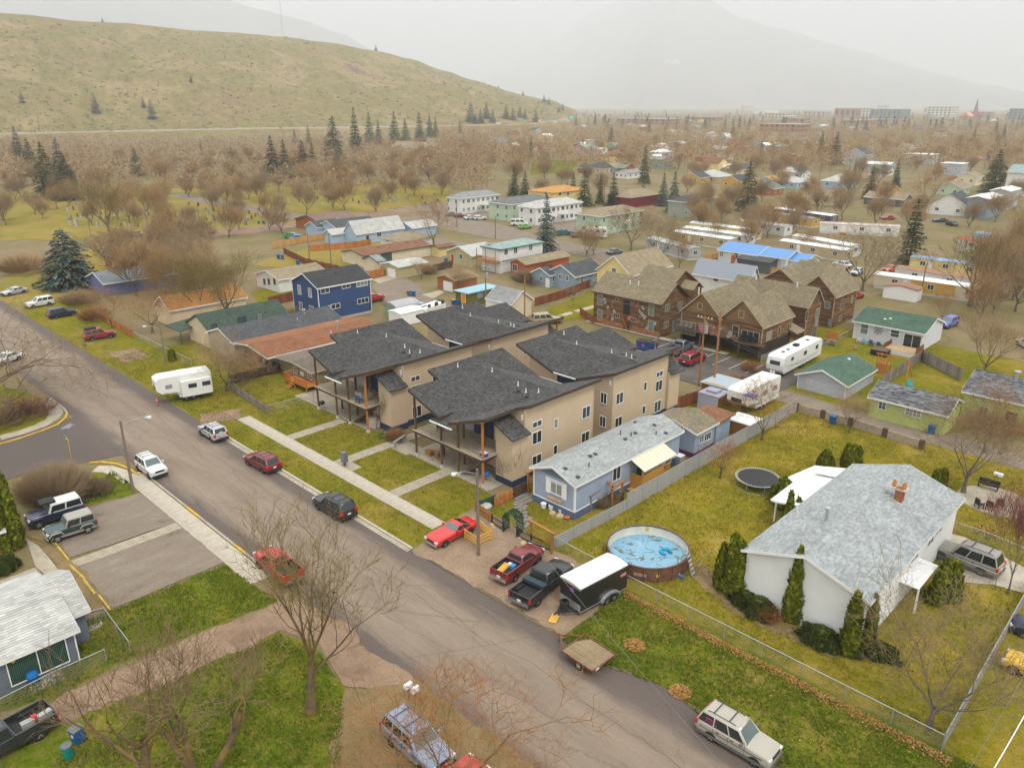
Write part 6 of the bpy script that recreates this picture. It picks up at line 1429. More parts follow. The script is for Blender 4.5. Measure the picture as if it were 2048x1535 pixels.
 t['_x']=(X0,X1,a0,a1,a2,a3,bz,zr,hw_);del t['_x'];CARX[t.name]=(X0,X1,a0,a1,a2,a3,bz,zr,hw_);return t
CARX={}
pw,pk,pr_,pmar,psil,pgold,pnavy,pgrn,pgry,ptan,pblue,pyel=[paint('car_'+n,c) for n,c in (('white',(.62,.62,.60)),('black',(.008,.008,.009)),('red',(.45,.012,.012)),('maroon',(.16,.008,.012)),('silver',(.42,.43,.44)),('gold',(.36,.33,.27)),('navy',(.012,.018,.05)),('green',(.012,.045,.05)),('grey',(.12,.13,.15)),('tan',(.33,.25,.15)),('blue',(.04,.12,.32)),('yellow',(.62,.36,.01)))]
car('silver compact SUV with rear spare wheel, parked at the kerb beyond the sidewalk end',(404,871),(424,884),psil, 'suv',4.2,1.75,1.68,2.49,True,spare=psil,two=m_trimb)
car('dark red wagon with roof rails parked along the grass verge',(498,931),(526,946),pmar, 'wagon',4.6,1.78,1.6,2.6,True)
car('black SUV with roof rails parked along the grass verge',(637,1019),(671,1040),pk, 'suv',4.68,1.89,1.76,2.7,True)
car('white boxy compact SUV facing us beside the wooden lamp pole',(300,958),(279,942),pw, 'suv',4.25,1.8,1.68,2.57,True,rim=m_rimd)
car('dark green off-roader with grey hardtop parked against the wheel stop',(117,1085),(177,1066),pgrn, 'jeep',3.9,1.7,1.78,2.37,two=paint('car_warmgrey',(.28,.26,.22)),top=paint('car_warmgrey',(.28,.26,.22)),wr=.37)
t=car('navy off-roader with white top half hidden behind the arborvitae',(82,1056),(150,1035),pnavy, 'jeep',4.5,1.8,1.85,2.9,top=pw,two=pnavy,wr=.39,spare=True)
k=MB();k.box(-.2,-.55,1.84,1.0,.55,2.05);k.build('roof_bag',m_trimb,t)
car('bright red pickup parked at the left kerb behind the big bare tree',(520,1136),(558,1168),pr_, 'pickup',5.1,1.8,1.68,3.1,wr=.36)
def wheel_pair(fp,dirv,wb):   # second wheel from one contact point and a heading
 a=G(*fp);return a,a+Vector(dirv)*wb
a=G(889,1094);c=a+Vector((-.78,1.41+.05,0));car('bright red classic coupe parked nose to the street on the gravel',None,None,paint('car_scarlet',(.52,.018,.012)), 'coupe',4.83,1.8,1.3,2.82,heading=-90,ctr=(c.x,c.y,0),wr=.33,belt=.84)
t=car('dark red pickup with lumber in its bed on the gravel lot',(1072,1131),(1033,1160),pmar, 'pickup',5.0,1.75,1.65,3.0,wr=.37)
X=CARX[t.name]
def load(t,items):
 for nm,lab,ct,x,y,z,sx,sy,sz,m,rz in items:
  p=t.matrix_basis @ Vector((x,y,z));o=MB();o.box(-sx/2,-sy/2,0,sx/2,sy/2,sz)
  if nm=='lumber': o=MB();[o.box(-sx/2,-sy/2+i*sy/4,(i % 2)*.02,sx/2,-sy/2+(i+.9)*sy/4,sz+(i % 2)*.02) for i in range(4)]
  ob=o.build(nm,m,None,loc=(p.x,p.y,p.z));ob.rotation_euler=(0,0,t.rotation_euler.z+rz);tag(ob,lab,ct)
m_blu=plain('blue_plastic',(.05,.2,.5),.5);m_lum=tabs('new_lumber',(.58,.33,.06),.15)
load(t,[('lumber', 'stack of yellow boards in the dark red pickup bed', 'lumber',X[1]+.9,.25,.78,1.3,.5,.16,m_lum,.15),('crate', 'blue plastic crate in the dark red pickup bed', 'crate',X[1]+1.45,-.3,.78,.4,.35,.3,m_blu,.1),('rag_bundle', 'pale bundle of rags in the dark red pickup bed', 'rags',X[1]+1.55,.1,.78,.4,.3,.22,plain('rags',(.5,.5,.46),.9),.4)])
a=G(1074,1211);dv=(G(1072,1131)-G(1033,1160)).normalized();per=Vector((-dv.y,dv.x,0));c=a+dv*1.95+per*.85
car('black crew cab pickup with a bed tool box beside the cargo trailer',None,None,pk, 'pickup',5.95,2.0,1.93,3.9,heading=math.degrees(math.atan2(dv.y,dv.x)),ctr=(c.x,c.y,0),wr=.40,toolbox=plain('tool_box_grey',(.03,.05,.065),.5))
t=car('gold SUV with pink writing on its window at the lower right road edge',(1503,1529),(1425,1483),pgold, 'suv',4.65,1.78,1.74,2.72,True,two=plain('clad_grey',(.12,.115,.10),.5))
X=CARX[t.name];k=MB();mp=plain('pink_marker',(.7,.06,.32),.6);rr=random.Random(3)
for i in range(9): x=X[4]+.25+(i % 5)*.16;z=X[6]+.2+(i//5)*.16;y=X[8]*.88-(z-X[6])*.22;k.beam((x,-y-.045,z),(x+rr.uniform(.05,.13),-y-.04,z+rr.uniform(-.08,.08)),.03,.04)
stuff(k.build('window_writing',mp,t))
t=car('pale beige full-size SUV with black roof bars on the concrete driveway',(1882,1120),(1958,1150),paint('car_beige',(.27,.25,.215)), 'suv',5.05,2.0,1.9,2.95,True,two=plain('clad_grey',(.12,.115,.10),.5),wr=.38)
car('yellow hatchback coupe with black hood half out of the frame on the right',(2026,1348),(2118,1388),pyel, 'coupe',4.3,1.75,1.4,2.6)
car('dark blue car just showing at the right edge above the yellow coupe',(2052,1278),(2130,1305),pnavy, 'sedan',4.6,1.8,1.45,2.7)
a=G(82,1478);dv=Vector((.12,-1,0)).normalized();per=Vector((-dv.y,dv.x,0));c=a+dv*1.9+(-per)*.9
t=car('charcoal pickup with a loaded bed entering from the lower left corner',None,None,paint('car_charcoal',(.022,.024,.03)), 'pickup',5.9,2.0,1.93,3.8,heading=math.degrees(math.atan2(dv.y,dv.x)),ctr=(c.x,c.y,0),wr=.41)
X=CARX[t.name];mt_=plain('canvas_bag',(.34,.35,.33),.9)
load(t,[('tool_bag', 'grey canvas bag at the tailgate of the charcoal pickup', 'bag',X[1]+.5,.3,.78,.8,.35,.35,mt_,.1),('tool_bag', 'grey canvas bag near the cab of the charcoal pickup', 'bag',X[1]+1.4,.25,.78,.7,.35,.35,mt_,-.1),('fuel_can', 'red fuel can between the bags in the charcoal pickup', 'can',X[1]+1.0,.15,.78,.3,.3,.4,plain('can_red',(.5,.03,.02),.5),0),('board', 'orange board lying in the charcoal pickup bed', 'board',X[1]+1.35,.72,.78,.6,.2,.06,m_lum,.1)])
p=t.matrix_basis @ Vector((X[1]+.55,-.4,.78));w=put('spare_tyre',wheel_mesh(.38,.24,m_rim)[0],None,(p.x,p.y,p.z+.13));w.rotation_euler=(math.pi/2,0,0);tag(w, 'spare tyre lying in the charcoal pickup bed', 'tyre')
car('pale blue-grey SUV under the orange-budded bare tree by the road',(855,1556),(775,1482),paint('car_ice',(.20,.25,.34)), 'suv',4.8,1.9,1.75,2.8,True,spare=False)
car('red car nose at the bottom edge beside the orange-budded tree',(960,1575),(890,1640),pr_, 'sedan',4.6,1.8,1.45,2.7)
t=car('red off-road SUV with black roof box parked nose to the orange fence',(221,676),(186,682),paint('car_darkred',(.26,.012,.012)), 'suv',4.5,1.75,1.8,2.67,False,wr=.38)
X=CARX[t.name];k=MB();k.box(X[4]-.1,-.6,X[7],X[4]+1.5,.6,X[7]+.28);k.build('roof_box',m_trimb,t)
car('dark SUV parked on the grass beyond the red off-road SUV',(143,632),(115,637),pnavy, 'suv',4.5,1.8,1.7,2.6);car('white SUV parked on the grass behind the dark SUV',(66,617),(100,611),pw, 'suv',4.7,1.85,1.75,2.7);car('pale car under the dark tangled tree at the left edge',(10,730),(34,722),pw, 'sedan',4.5,1.8,1.45,2.6);car('long pale car in the weeds at the far left',(12,594),(55,585),psil, 'sedan',4.8,1.8,1.4,2.8)
car('beige sedan parked on the cemetery road',(256,474),(285,472),ptan, 'sedan',4.7,1.8,1.45,2.7)
car('blue pickup with pale camper top behind the white flat-topped shed',(848,633),(822,624),pblue, 'suv',4.9,1.8,1.9,2.9,top=paint('car_skyblue',(.2,.36,.5)))
car('tan pickup with dark canopy parked beside the cream garage',(1110,648),(1082,650),ptan, 'suv',5.2,1.85,1.85,3.1,two=pk)
car('red SUV parked before the open car bays',(1408,722),(1384,733),paint('car_crimson',(.28,.012,.02)), 'suv',4.9,1.95,1.78,2.85,True);car('dark grey pickup inside the edge of the open car bays',(1382,700),(1358,712),pgry, 'pickup',5.6,1.95,1.85,3.5,wr=.38)
car('red pickup parked behind the royal blue house',(759,603),(740,607),pr_, 'pickup',5.0,1.8,1.6,3.0)
for a in (('maroon sedan in the far apartment car park, next to the dark one',(933,436),(912,436),pmar, 'sedan'),('dark sedan in the far apartment car park',(912,433),(900,433),pgry, 'sedan'),('white sedan in the far apartment car park, left one of two',(949,439),(938,440),pw, 'sedan'),('white hatchback in the far apartment car park, beside the white sedan',(971,440),(952,441),pw, 'wagon'),
          ('bright green hatchback beside the white van',(1061,457),(1046,459),paint('car_lime',(.2,.5,.08)), 'wagon'),('teal pickup in the apartment car park',(1140,470),(1119,472),paint('car_teal',(.01,.14,.16)), 'pickup'),('dark SUV between the teal pickup and the motorhome',(1172,474),(1150,476),pgry, 'suv'),('green pickup behind the new plank fence',(594,479),(572,478),paint('car_grass',(.05,.3,.1)), 'pickup'),
          ('blue sedan beside the green pickup',(609,479),(588,482),pblue, 'sedan'),('violet-blue SUV parked beside the green-roofed house',(1890,660),(1918,650),paint('car_violet',(.12,.14,.42)), 'suv'),('red hatchback at the end of the rustic block',(1722,597),(1708,600),pr_, 'wagon'),('pale blue car on the curving far road',(1232,331),(1246,331),paint('car_powder',(.4,.5,.6)), 'sedan'),
          ('white car on the far road, right of the tall pine',(1338,336),(1352,336),pw, 'sedan'),('red sedan beside the sweeping road behind the conifer',(1768,440),(1786,440),pr_, 'sedan'),('dark car on the sweeping road by the grey tower house',(1890,449),(1905,453),pk, 'sedan'),('dark blue car on the sweeping road by the grey tower house',(1876,445),(1888,445),pnavy, 'sedan'),('white car by the cream house at the upper right',(1924,362),(1912,364),pw, 'sedan'),('red car showing beside the tan hip-roofed house',(826,452),(812,454),pr_, 'sedan'),
          ('white car parked by the big bare tree',(1672,533),(1684,536),pw, 'sedan'),('blue-grey car behind the big bare tree',(1716,552),(1724,548),psil, 'sedan'),('dark car by the two bare trees',(1240,508),(1228,510),pgry, 'sedan'),('red-orange car among the mobile homes',(1778,546),(1792,543),paint('car_coral',(.55,.09,.02)), 'sedan'),('white car at the right edge beside the stone wall',(2035,690),(2052,700),pw, 'sedan'),('dark car on the hillside highway',(134,264.5),(123,264.8),pk, 'sedan'),('second dark car on the hillside highway',(222,262.5),(213,262.7),pgry, 'sedan')):
 if 'highway' in a[0]:
  p=G(a[1][0],a[1][1],HWZ+.4);car(a[0],None,None,a[3],a[4],heading=75,ctr=(p.x,p.y,0)).location.z=HWZ+.4;continue
 k=a[4];car(a[0],a[1],a[2],a[3],k,{'pickup': 5.2, 'suv': 4.6, 'wagon': 4.3, 'sedan': 4.6}[k],1.8,{'pickup': 1.7, 'suv': 1.7, 'wagon': 1.5, 'sedan': 1.45}[k],2.7 if k!='pickup' else 3.1)
car('white passenger van in the apartment car park',(1052,452),(1026,452),pw, 'van',5.4,2.0,2.05,3.3,top=pw)
for lab,u,v,m,hd in (('white delivery truck on the hillside highway',998,250.5,pw,70),('small red car on the hillside highway',562,257,pr_,75),('white car on the hillside highway',366,259.5,pw,75)):
 p=G(u,v,HWZ+.4)
 if 'truck' in lab:
  t=thing('delivery_truck',lab, 'truck',(p.x,p.y,HWZ+.4),rad(hd));k=MB();k.box(-5,-1.3,.9,3,1.3,3.9);k.build('cargo_box',pw,t);k=MB();k.box(3.1,-1.2,.5,5,1.2,2.9);k.build('cab',pgry,t);wm=wheel_mesh(.5,.3,m_rim)
  for x in (-3.5,-2.3,4): [put('wheel',wm[0],t,(x,s,.5)) for s in (-1.1,1.1)]
 else: car(lab,None,None,m, 'sedan',heading=hd,ctr=(p.x,p.y,0)).location.z=HWZ+.4
# ---------------------------------------------------------------- travel trailers, cargo trailer, flat trailer
m_rv=plain('rv_white',(.68,.675,.64),.4,var=.06)
def rv(label,a,b,W_=2.45,H_=3.2,fifth=False,slide=False,ac=True,name='travel_trailer',flip=False):
 """a, b: ground pixels under the near side, a = front (hitch) end"""
 p,q=G(*a),G(*b);d=(p-q).normalized();L=(p-q).length;per=Vector((-d.y,d.x,0));mid=(p+q)/2
 if per.dot(mid) < 0: per=-per
 c=mid+per*W_/2;th=math.atan2(d.y,d.x);t=thing(name,label, 'travel trailer',(c.x,c.y,.05),th);zb=.55;n=1 if per.dot(Vector((-d.y,d.x,0))) > 0 else -1   # near side is y = -n*W/2
 if fifth: pr=[(-L/2,zb),(L/2-2.6,zb),(L/2-2.3,1.35),(L/2-.6,1.35),(L/2,1.9),(L/2,H_-.3),(L/2-.5,H_),(-L/2+.1,H_),(-L/2,H_-.1)]
 else: pr=[(-L/2,zb),(L/2-.5,zb),(L/2-.1,1.0),(L/2,1.7),(L/2-.25,H_-.25),(L/2-.7,H_),(-L/2+.3,H_),(-L/2,H_-.25)]
 k=MB();k.ext([(x,-W_/2,z) for x,z in pr],(0,W_,0));k.build('body',m_rv,t,uv=False)
 k=MB();k.box(-L/2+.25,-W_/2+.06,H_-.01,L/2-.8,W_/2-.06,H_+.03);k.build('roof',m_rv,t)
 if ac: k=MB();k.box(-.4,-.35,H_+.03,.4,.35,H_+.3);k.build('air_conditioner',w_white if fifth else m_trimb,t)
 for i,x in enumerate((-L*.3,L*.2,L*.32)): k=MB();k.box(x-.2,-.2,H_+.03,x+.2,.2,H_+.12);k.build('roof_vent',m_trimb if not fifth else w_white,t)
 y=-n*W_/2
 for x,w,z,h in ((-L*.36,.9,2.1,.6),(-L*.05,1.0,2.1,.6),(L*.28,.8,2.2,.5)):
  k=MB();k.box(x-w/2,y-.02,z-h/2,x+w/2,y+.02,z+h/2);k.build('window',g_dark if not fifth else g_curt,t)
 k=MB();k.box(-L/2-.02,-.7,1.6,-L/2+.02,.7,2.2);k.build('window',g_dark,t);k=MB();k.box(L/2-.12,-.7,1.75,L/2+.01,.7,2.3);k.build('front_window',g_dark,t)
 k=MB()
 for j,(x0,z0,x1,z1) in enumerate(((-L*.45,1.35,L*.3,1.2),(L*.1,1.0,L*.38,1.5),(-L*.4,1.05,L*.1,.95))): k.beam((x0,y-.008*n,z0),(x1,y-.008*n,z1),.03,.07)
 stuff(k.build('stripe',plain('rv_grey_stripe',(.25,.26,.28),.5),t));wm=wheel_mesh(.36,.22,m_rim)
 for x in (-.9,.0): [put('rim',wm[1],put('wheel',wm[0],t,(x,s*(W_/2-.12),.31))) for s in (-1,1)]
 k=MB();k.beam((L/2-.4,0,.5),(L/2+1.1,0,.5),.3,.1)
 if not fifth: k.build('hitch',m_trimb,t);k=MB();k.tube((L/2+.5,.2,.5),(L/2+.5,.2,1.0),.16);k.tube((L/2+.5,-.2,.5),(L/2+.5,-.2,1.0),.16);split(k, 'gas_bottle',m_rv,t)
 if slide: k=MB();k.box(-L*.46,y-n*.05 if n < 0 else y-.75,.75,L*.08,y+.75 if n < 0 else y+.05,2.75);sl=k.build('slide_out',m_rv,t);k=MB();yy=y-n*.76;[k.box(x-.5,yy-.015,1.8,x+.5,yy+.015,2.35) for x in (-L*.37,-L*.12)];split(k, 'window',g_dark,t)
 return t
rv('white fifth-wheel trailer with slide-out parked on the grass by the road',(318,812),(428,791),2.4,3.4,True,True)
rv('white travel trailer with black roof units beside the green-roofed garage',(1563,758),(1640,716),2.4,3.0)
rv('large white fifth-wheel trailer with blue tarp roof patch behind the grey garden house',(1488,838),(1556,802),2.5,3.4,True)
t=rv('tan and white motorhome in the apartment car park',(1172,478),(1214,478),2.4,3.0,name='motorhome')
t=rv('long white boat-like trailer behind the charcoal townhouse roof',(850,640),(892,625),2.3,1.9,ac=False)
p=G(1502,792,3.5);k=MB();[k.box(-.7+i*.45,-.5,0,-.3+i*.45,.5,.16+.03*(i % 2)) for i in range(3)];o=k.build('blue_tarp',plain('tarp_blue',(.02,.12,.45),.6),None,loc=(p.x,p.y,3.5));tag(o, 'folded blue tarp on the roof of the big white trailer', 'tarp')
# black enclosed cargo trailer
a,b_=G(1160,1236),G(1247,1188);d=(b_-a).normalized();L=4.9;W_=2.15;c=a+d*L/2+Vector((-d.y,d.x,0))*W_/2;th=math.atan2(-d.y,-d.x)
t=thing('cargo_trailer', 'black enclosed cargo trailer with white curved roof on the grass', 'trailer',(c.x,c.y,.0),th)   # local +x = hitch
mkb=paint('trailer_black',(.012,.012,.013),.35);k=MB();k.box(-L/2,-W_/2,.5,L/2,W_/2,2.5);k.build('body',mkb,t)
k=MB();n=8;pr=[(-W_/2-.02+(W_+.04)*i/n,2.5+.16*math.sin(math.pi*i/n)) for i in range(n+1)];k.ext([(-L/2-.03,y,z) for y,z in pr],(L+.1,0,0));k.build('roof',plain('trailer_roof',(.66,.64,.63),.5,var=.1),t)
k=MB();k.box(-L/2-.02,-W_/2-.02,2.4,L/2+.02,-W_/2,2.5);k.box(-L/2-.02,W_/2,2.4,L/2+.02,W_/2+.02,2.5);k.box(L/2,-W_/2,2.32,L/2+.04,W_/2,2.5);k.box(L/2,-W_/2,.5,L/2+.02,W_/2,1.05);k.box(-L/2,W_/2,.46,L/2,W_/2+.015,.53);split(k, 'trim_rail',metal_gal,t)
wm=wheel_mesh(.34,.2,m_rim)
for x in (-.95,-.2):
 for s in (-1,1): put('rim',wm[1],put('wheel',wm[0],t,(x,s*(W_/2+.1),.34)))
for s in (-1,1):
 k=MB();n=10;pts=[(-.575+1.0*math.cos(math.pi*i/n),.45+.55*math.sin(math.pi*i/n)) for i in range(n+1)];ip=[(-.575+.86*math.cos(math.pi*i/n),.45+.42*math.sin(math.pi*i/n)) for i in range(n+1)]
 for i in range(n): k.ext([(pts[i][0],s*W_/2,pts[i][1]),(pts[i+1][0],s*W_/2,pts[i+1][1]),(ip[i+1][0],s*W_/2,ip[i+1][1]),(ip[i][0],s*W_/2,ip[i][1])],(0,s*.24,0))
 k.build('fender',metal_gal,t)
k=MB()
for s in (-1,1): k.beam((L/2,s*.8,.5),(L/2+1.25,0,.5),.08,.1)
k.tube((L/2+1.1,0,0),(L/2+1.1,0,.8),.05);k.beam((L/2+1.0,0,.5),(L/2+1.6,0,.5),.1,.08);k.build('hitch',m_trimb,t)
k=MB();k.tube((L/2+.012,.2,2.0),(L/2+.03,.2,2.0),.2,.2,12);k.build('shield_emblem',plain('shield_blue',(.05,.16,.45),.5),t);k=MB();k.box(L/2+.01,.03,2.05,L/2+.04,.37,2.17);k.build('shield_band',m_red,t)
k=MB();k.box(-L/2+.15,W_/2+.0,1.7,-L/2+.75,W_/2+.012,1.95);k.build('side_emblem',plain('emblem_pink',(.55,.2,.22),.5),t)
k=MB();[k.box(L/2+.035,-.55+i*.16,2.36,L/2+.06,-.47+i*.16,2.42) for i in range(4)];split(k, 'marker_lamp',m_amb,t)
for i in range(3):
 p=t.matrix_basis @ Vector((L/2+.62,.05,.62+i*.25));w=put('stacked_tyre',wheel_mesh(.36,.24,m_rim)[0],None,(p.x,p.y,p.z));w.rotation_euler=(math.pi/2,0,R.random());tag(w,('bottom', 'middle', 'top')[i]+' tyre of the stack on the cargo trailer tongue', 'tyre', 'tyres stacked on the trailer tongue')
p=t.matrix_basis @ Vector((L/2+1.55,0,.06));k=MB();k.box(-.5,-.3,0,.5,.3,.03);o=k.build('plywood_sheet',m_lum,None,loc=(p.x,p.y,.12));o.rotation_euler=(0,.05,th+.5);tag(o, 'orange plywood sheet under the cargo trailer hitch', 'board')
# flat utility trailer with plank bed
c4=[G(u,v,.72) for u,v in ((1123,1300),(1184,1341),(1237,1313),(1172,1271))];noz=G(1122,1272,.72)
A,B,C,D=c4;u_=(B-A).normalized();vv=(C-B).normalized();L=(B-A).length;W_=((C-B).length+(D-A).length)/2;th=math.atan2(u_.y,u_.x)
t=thing('flat_trailer', 'old flat trailer with weathered plank deck at the road edge', 'trailer',(A.x,A.y,0),th);z=.72;per=1 if u_.cross(vv).z > 0 else -1
LL=(C-D).dot(u_);n=11;mw=tabs('weathered_plank',(.23,.17,.10),.35,spot=(.13,.105,.06))
for i in range(n):
 k=MB();y0=per*W_*i/n;y1=per*W_*(i+.94)/n;st=0 if i < 6 else (i-6)*.12;k.box(st+R.uniform(-.02,.02),y0,z-.05,L+R.uniform(-.03,.03),y1,z+R.uniform(-.008,.008));k.build('plank',mw,t)
mr=plain('rusty_steel',(.16,.065,.035),.8,var=.35);k=MB();y1=per*W_
k.beam((0,-per*.03,z),(L,-per*.03,z),.06,.14);k.beam((0,y1+per*.03,z),(L,y1+per*.03,z),.06,.14);k.beam((-.03,0,z),(-.03,y1,z),.06,.14);k.beam((L+.04,0,z),(L+.04,y1,z),.06,.14);k.beam((0,.2*per,z),(-1.3,y1/2,z-.1),.08,.08);k.beam((0,y1-.2*per,z),(-1.3,y1/2,z-.1),.08,.08);k.beam((-1.2,y1/2,z-.1),(-1.9,y1/2,z-.12),.1,.1);k.tube((-1.3,y1/2,0),(-1.3,y1/2,.75),.04);split(k, 'frame_bar',mr,t)
wm=wheel_mesh(.36,.2,plain('cream_rim',(.5,.45,.3),.5))
for s in (0,1): put('rim',wm[1],put('wheel',wm[0],t,(L*.55,per*(.12 if s==0 else W_-.12),.36)))
k=MB();k.box(L+.07,per*.3,z-.12,L+.09,per*.6,z+.02);k.build('number_plate',metal_wh,t)
# ================================================================ TREES AND PLANTS
def barkm(name,a,b,lich=None):
 if name in MAT: return MAT[name]
 t=NT(name);v=t.coord('Object');t.b.inputs['Roughness'].default_value=.95;t.b.inputs['Specular IOR Level'].default_value=.1
 c=t.ramp(t.noise(v,6,5,.75),[(.3,a),(.7,b)])
 if lich: c=t.mix(t.ramp(t.noise(v,.9,6,.7),[(.42,0),(.66,.85)]),c,lich)
 t.col(c);MAT[name]=t.m;return t.m
def twigm(name,cols):
 if name in MAT: return MAT[name]
 t=NT(name);t.b.inputs['Roughness'].default_value=.95;t.b.inputs['Specular IOR Level'].default_value=.08
 k=len(cols);oi=t.new('ShaderNodeObjectInfo').outputs['Random']
 x=t.math('ADD',t.math('MULTIPLY',oi,.65),t.math('MULTIPLY',t.island(),.35))
 t.col(t.ramp(x,[(i/(k-1),c) for i,c in enumerate(cols)]));MAT[name]=t.m;return t.m
bk_brown=barkm('bark_brown',(.075,.055,.04),(.17,.125,.085));bk_lich=barkm('bark_lichen',(.075,.055,.038),(.16,.115,.07),(.24,.16,.03));bk_grey=barkm('bark_grey',(.09,.078,.065),(.19,.16,.13))
tw_brown=twigm('twig_brown',[(.14,.10,.055),(.20,.135,.07),(.24,.175,.10),(.17,.13,.08)]);tw_or=twigm('twig_orange',[(.23,.11,.045),(.30,.155,.06),(.17,.10,.06)]);tw_yel=twigm('twig_yellow',[(.20,.155,.045),(.17,.12,.05),(.24,.19,.06)])
tw_red=twigm('twig_red',[(.20,.075,.05),(.16,.09,.07)]);tw_mix=twigm('twig_mixed',[(.20,.145,.085),(.27,.175,.085),(.33,.195,.075),(.30,.225,.135),(.24,.16,.09),(.32,.225,.095)])
bud_or=twigm('bud_orange',[(.40,.18,.04),(.33,.13,.04)])
def bare(seed,H=10.0,tf=.28,r0=.2,lv=5,kids=(6,5,5,5,4),spread=.75,grav=.12,tw=.012,buds=0,stems=1,lens=None,crook=.25):
 """leafless tree: trunk mesh (stem, limbs, boughs) and crown mesh (twigs)"""
 rr=random.Random(seed);T=MB();C=MB()
 def cone(mb,p,q,r):
  d=(q-p);a=d.orthogonal().normalized()*r;b=d.cross(a).normalized()*r;o=len(mb.v)
  mb.v+=[tuple(p+a),tuple(p-a*.5+b*.87),tuple(p-a*.5-b*.87),tuple(q)];mb.f+=[(o,o+1,o+3),(o+1,o+2,o+3),(o+2,o,o+3)];mb.m+=[0,0,0]
 def br(p,d,L,r,lev):
  n=3 if lev<=2 else 2;pts=[p];dd=d.copy()
  if lev>=lv:
   cone(C,p,p+d*L,tw)
   if buds and rr.random() < buds:
    for _ in range(2):
     q=p+d*L*rr.uniform(.4,1);s=rr.uniform(.05,.10);a=Vector((rr.uniform(-1,1),rr.uniform(-1,1),rr.uniform(-1,1))).normalized()*s;b=a.orthogonal().normalized()*s;o=len(C.v);C.v+=[tuple(q-a*.5),tuple(q+b*.6),tuple(q+a*.5)];C.f.append((o,o+1,o+2));C.m.append(1)
   return
  for i in range(n):
   dd=(dd+Vector((rr.uniform(-1,1),rr.uniform(-1,1),rr.uniform(-.6,1)*.8))*crook*(.5 if lev==0 else 1)+Vector((0,0,grav if lev > 0 else 0))).normalized();pts.append(pts[-1]+dd*L/n)
  mb=T if lev<=2 else C;ns=8 if lev==0 else 6 if lev==1 else 4 if lev==2 else 3
  rs=[r*(1-.5*i/n) for i in range(n+1)]
  if lev==0: rs[0] *= 1.35
  for i in range(n): mb.tube(pts[i],pts[i+1],rs[i],rs[i+1],ns,0,cap=False)
  k=kids[min(lev,len(kids)-1)]
  for j in range(k):
   f=(1.0 if j==0 and lev > 0 else rr.uniform(.35 if lev > 0 else .55,1)) ;x=f*n;i=min(int(x),n-1);q=pts[i].lerp(pts[i+1],x-i)
   az=2*math.pi*(j+rr.random()*.8)/k;ax=dd.orthogonal().normalized();ay=dd.cross(ax)
   nd=(dd*rr.uniform(.55,1)+(ax*math.cos(az)+ay*math.sin(az))*spread*rr.uniform(.6,1.25)).normalized()
   br(q,nd,L*rr.uniform(.55,.8) if lev > 0 else H*(1-tf)*rr.uniform(.42,.62),max(rs[min(i+1,n)]*rr.uniform(.45,.7),tw*1.1),lev+1)
 for s in range(stems):
  a=2*math.pi*s/stems+rr.random();off=Vector((math.cos(a),math.sin(a),0))*(0 if stems==1 else r0*.9)
  br(off,(Vector((0,0,1))+off*(0 if stems==1 else .8)).normalized(),H*tf,r0,0)
 return T,C,max(v[2] for v in C.v)
class Proto:
 def __init__(s,bark,twig,bud=None,**k):
  T,C,z=bare(**k);s.h=z;s.t=T.mesh('trunk',bark,uv=False);s.c=C.mesh('crown',[twig,bud or bud_or],uv=False)
 def place(s,name,label,p,h,group=None,rz=None,sx=1.0,cat='tree',parts=True,tilt=None):
  k=h/s.h;t=thing(name,label,cat,p,R.uniform(0,6.28) if rz is None else rz,group);t.scale=(k*sx,k*sx,k)
  if tilt: t.rotation_euler=(tilt[0],tilt[1],t.rotation_euler.z)
  put('trunk',s.t,t);put('crown',s.c,t);return t
def tree(pr,label,base,top,name='bare_tree',sx=1.0,group=None,rz=None,h=None,tilt=None):
 p=G(*base);return pr.place(name,label,(p.x,p.y,0),h or hgt(top,base),group,rz,sx,tilt=tilt)
Pn=[Proto(bk_lich,tw_yel,bud_or,seed=11,H=10,tf=.34,r0=.30,kids=(6,4,4,4,4),spread=.62,crook=.3,tw=.014,grav=.18),Proto(bk_lich,tw_brown,bud_or,seed=23,H=10,tf=.42,r0=.30,kids=(5,4,3,4,3),spread=.6,crook=.38,tw=.012),
      Proto(bk_lich,tw_or,bud_or,seed=35,H=10,tf=.22,r0=.24,kids=(6,4,4,4,4),spread=.85,crook=.25,tw=.014,buds=.6,grav=.08),Proto(bk_grey,tw_brown,bud_or,seed=47,H=10,tf=.2,r0=.24,kids=(6,5,4,5,4),spread=.8,crook=.2,tw=.014,grav=.08,buds=.1),
      Proto(bk_brown,tw_mix,seed=59,H=10,tf=.18,r0=.22,kids=(6,5,5,5,4),spread=.7,tw=.014,grav=.14),Proto(bk_grey,tw_red,twigm('bud_red',[(.35,.05,.05),(.28,.06,.05)]),seed=61,H=10,tf=.25,r0=.13,kids=(7,5,5,4,4),spread=.45,grav=.22,tw=.012,buds=.7),
      Proto(bk_grey,tw_brown,seed=77,H=10,tf=.3,r0=.07,lv=3,kids=(9,5,4,3),spread=.4,grav=.25,tw=.02)]
tree(Pn[0], 'big lichened bare tree standing between dirt driveway and road',(622,1422),1012,sx=.85,rz=.4)
tree(Pn[1], 'tall bare tree with straight trunk at the lower left, left of the many-stemmed one',(282,1640),1195,rz=1.0)
tree(Proto(bk_lich,tw_brown,seed=83,H=10,tf=.5,r0=.26,kids=(3,3,4,4,3),spread=.6,crook=.5,tw=.014,stems=3), 'many-stemmed crooked bare tree at the bottom, right of the straight-trunked one',(405,1590),1270)
tree(Pn[2], 'spreading bare tree with orange buds over the pale blue SUV',(905,1640),1275,sx=1.05,rz=5.2)
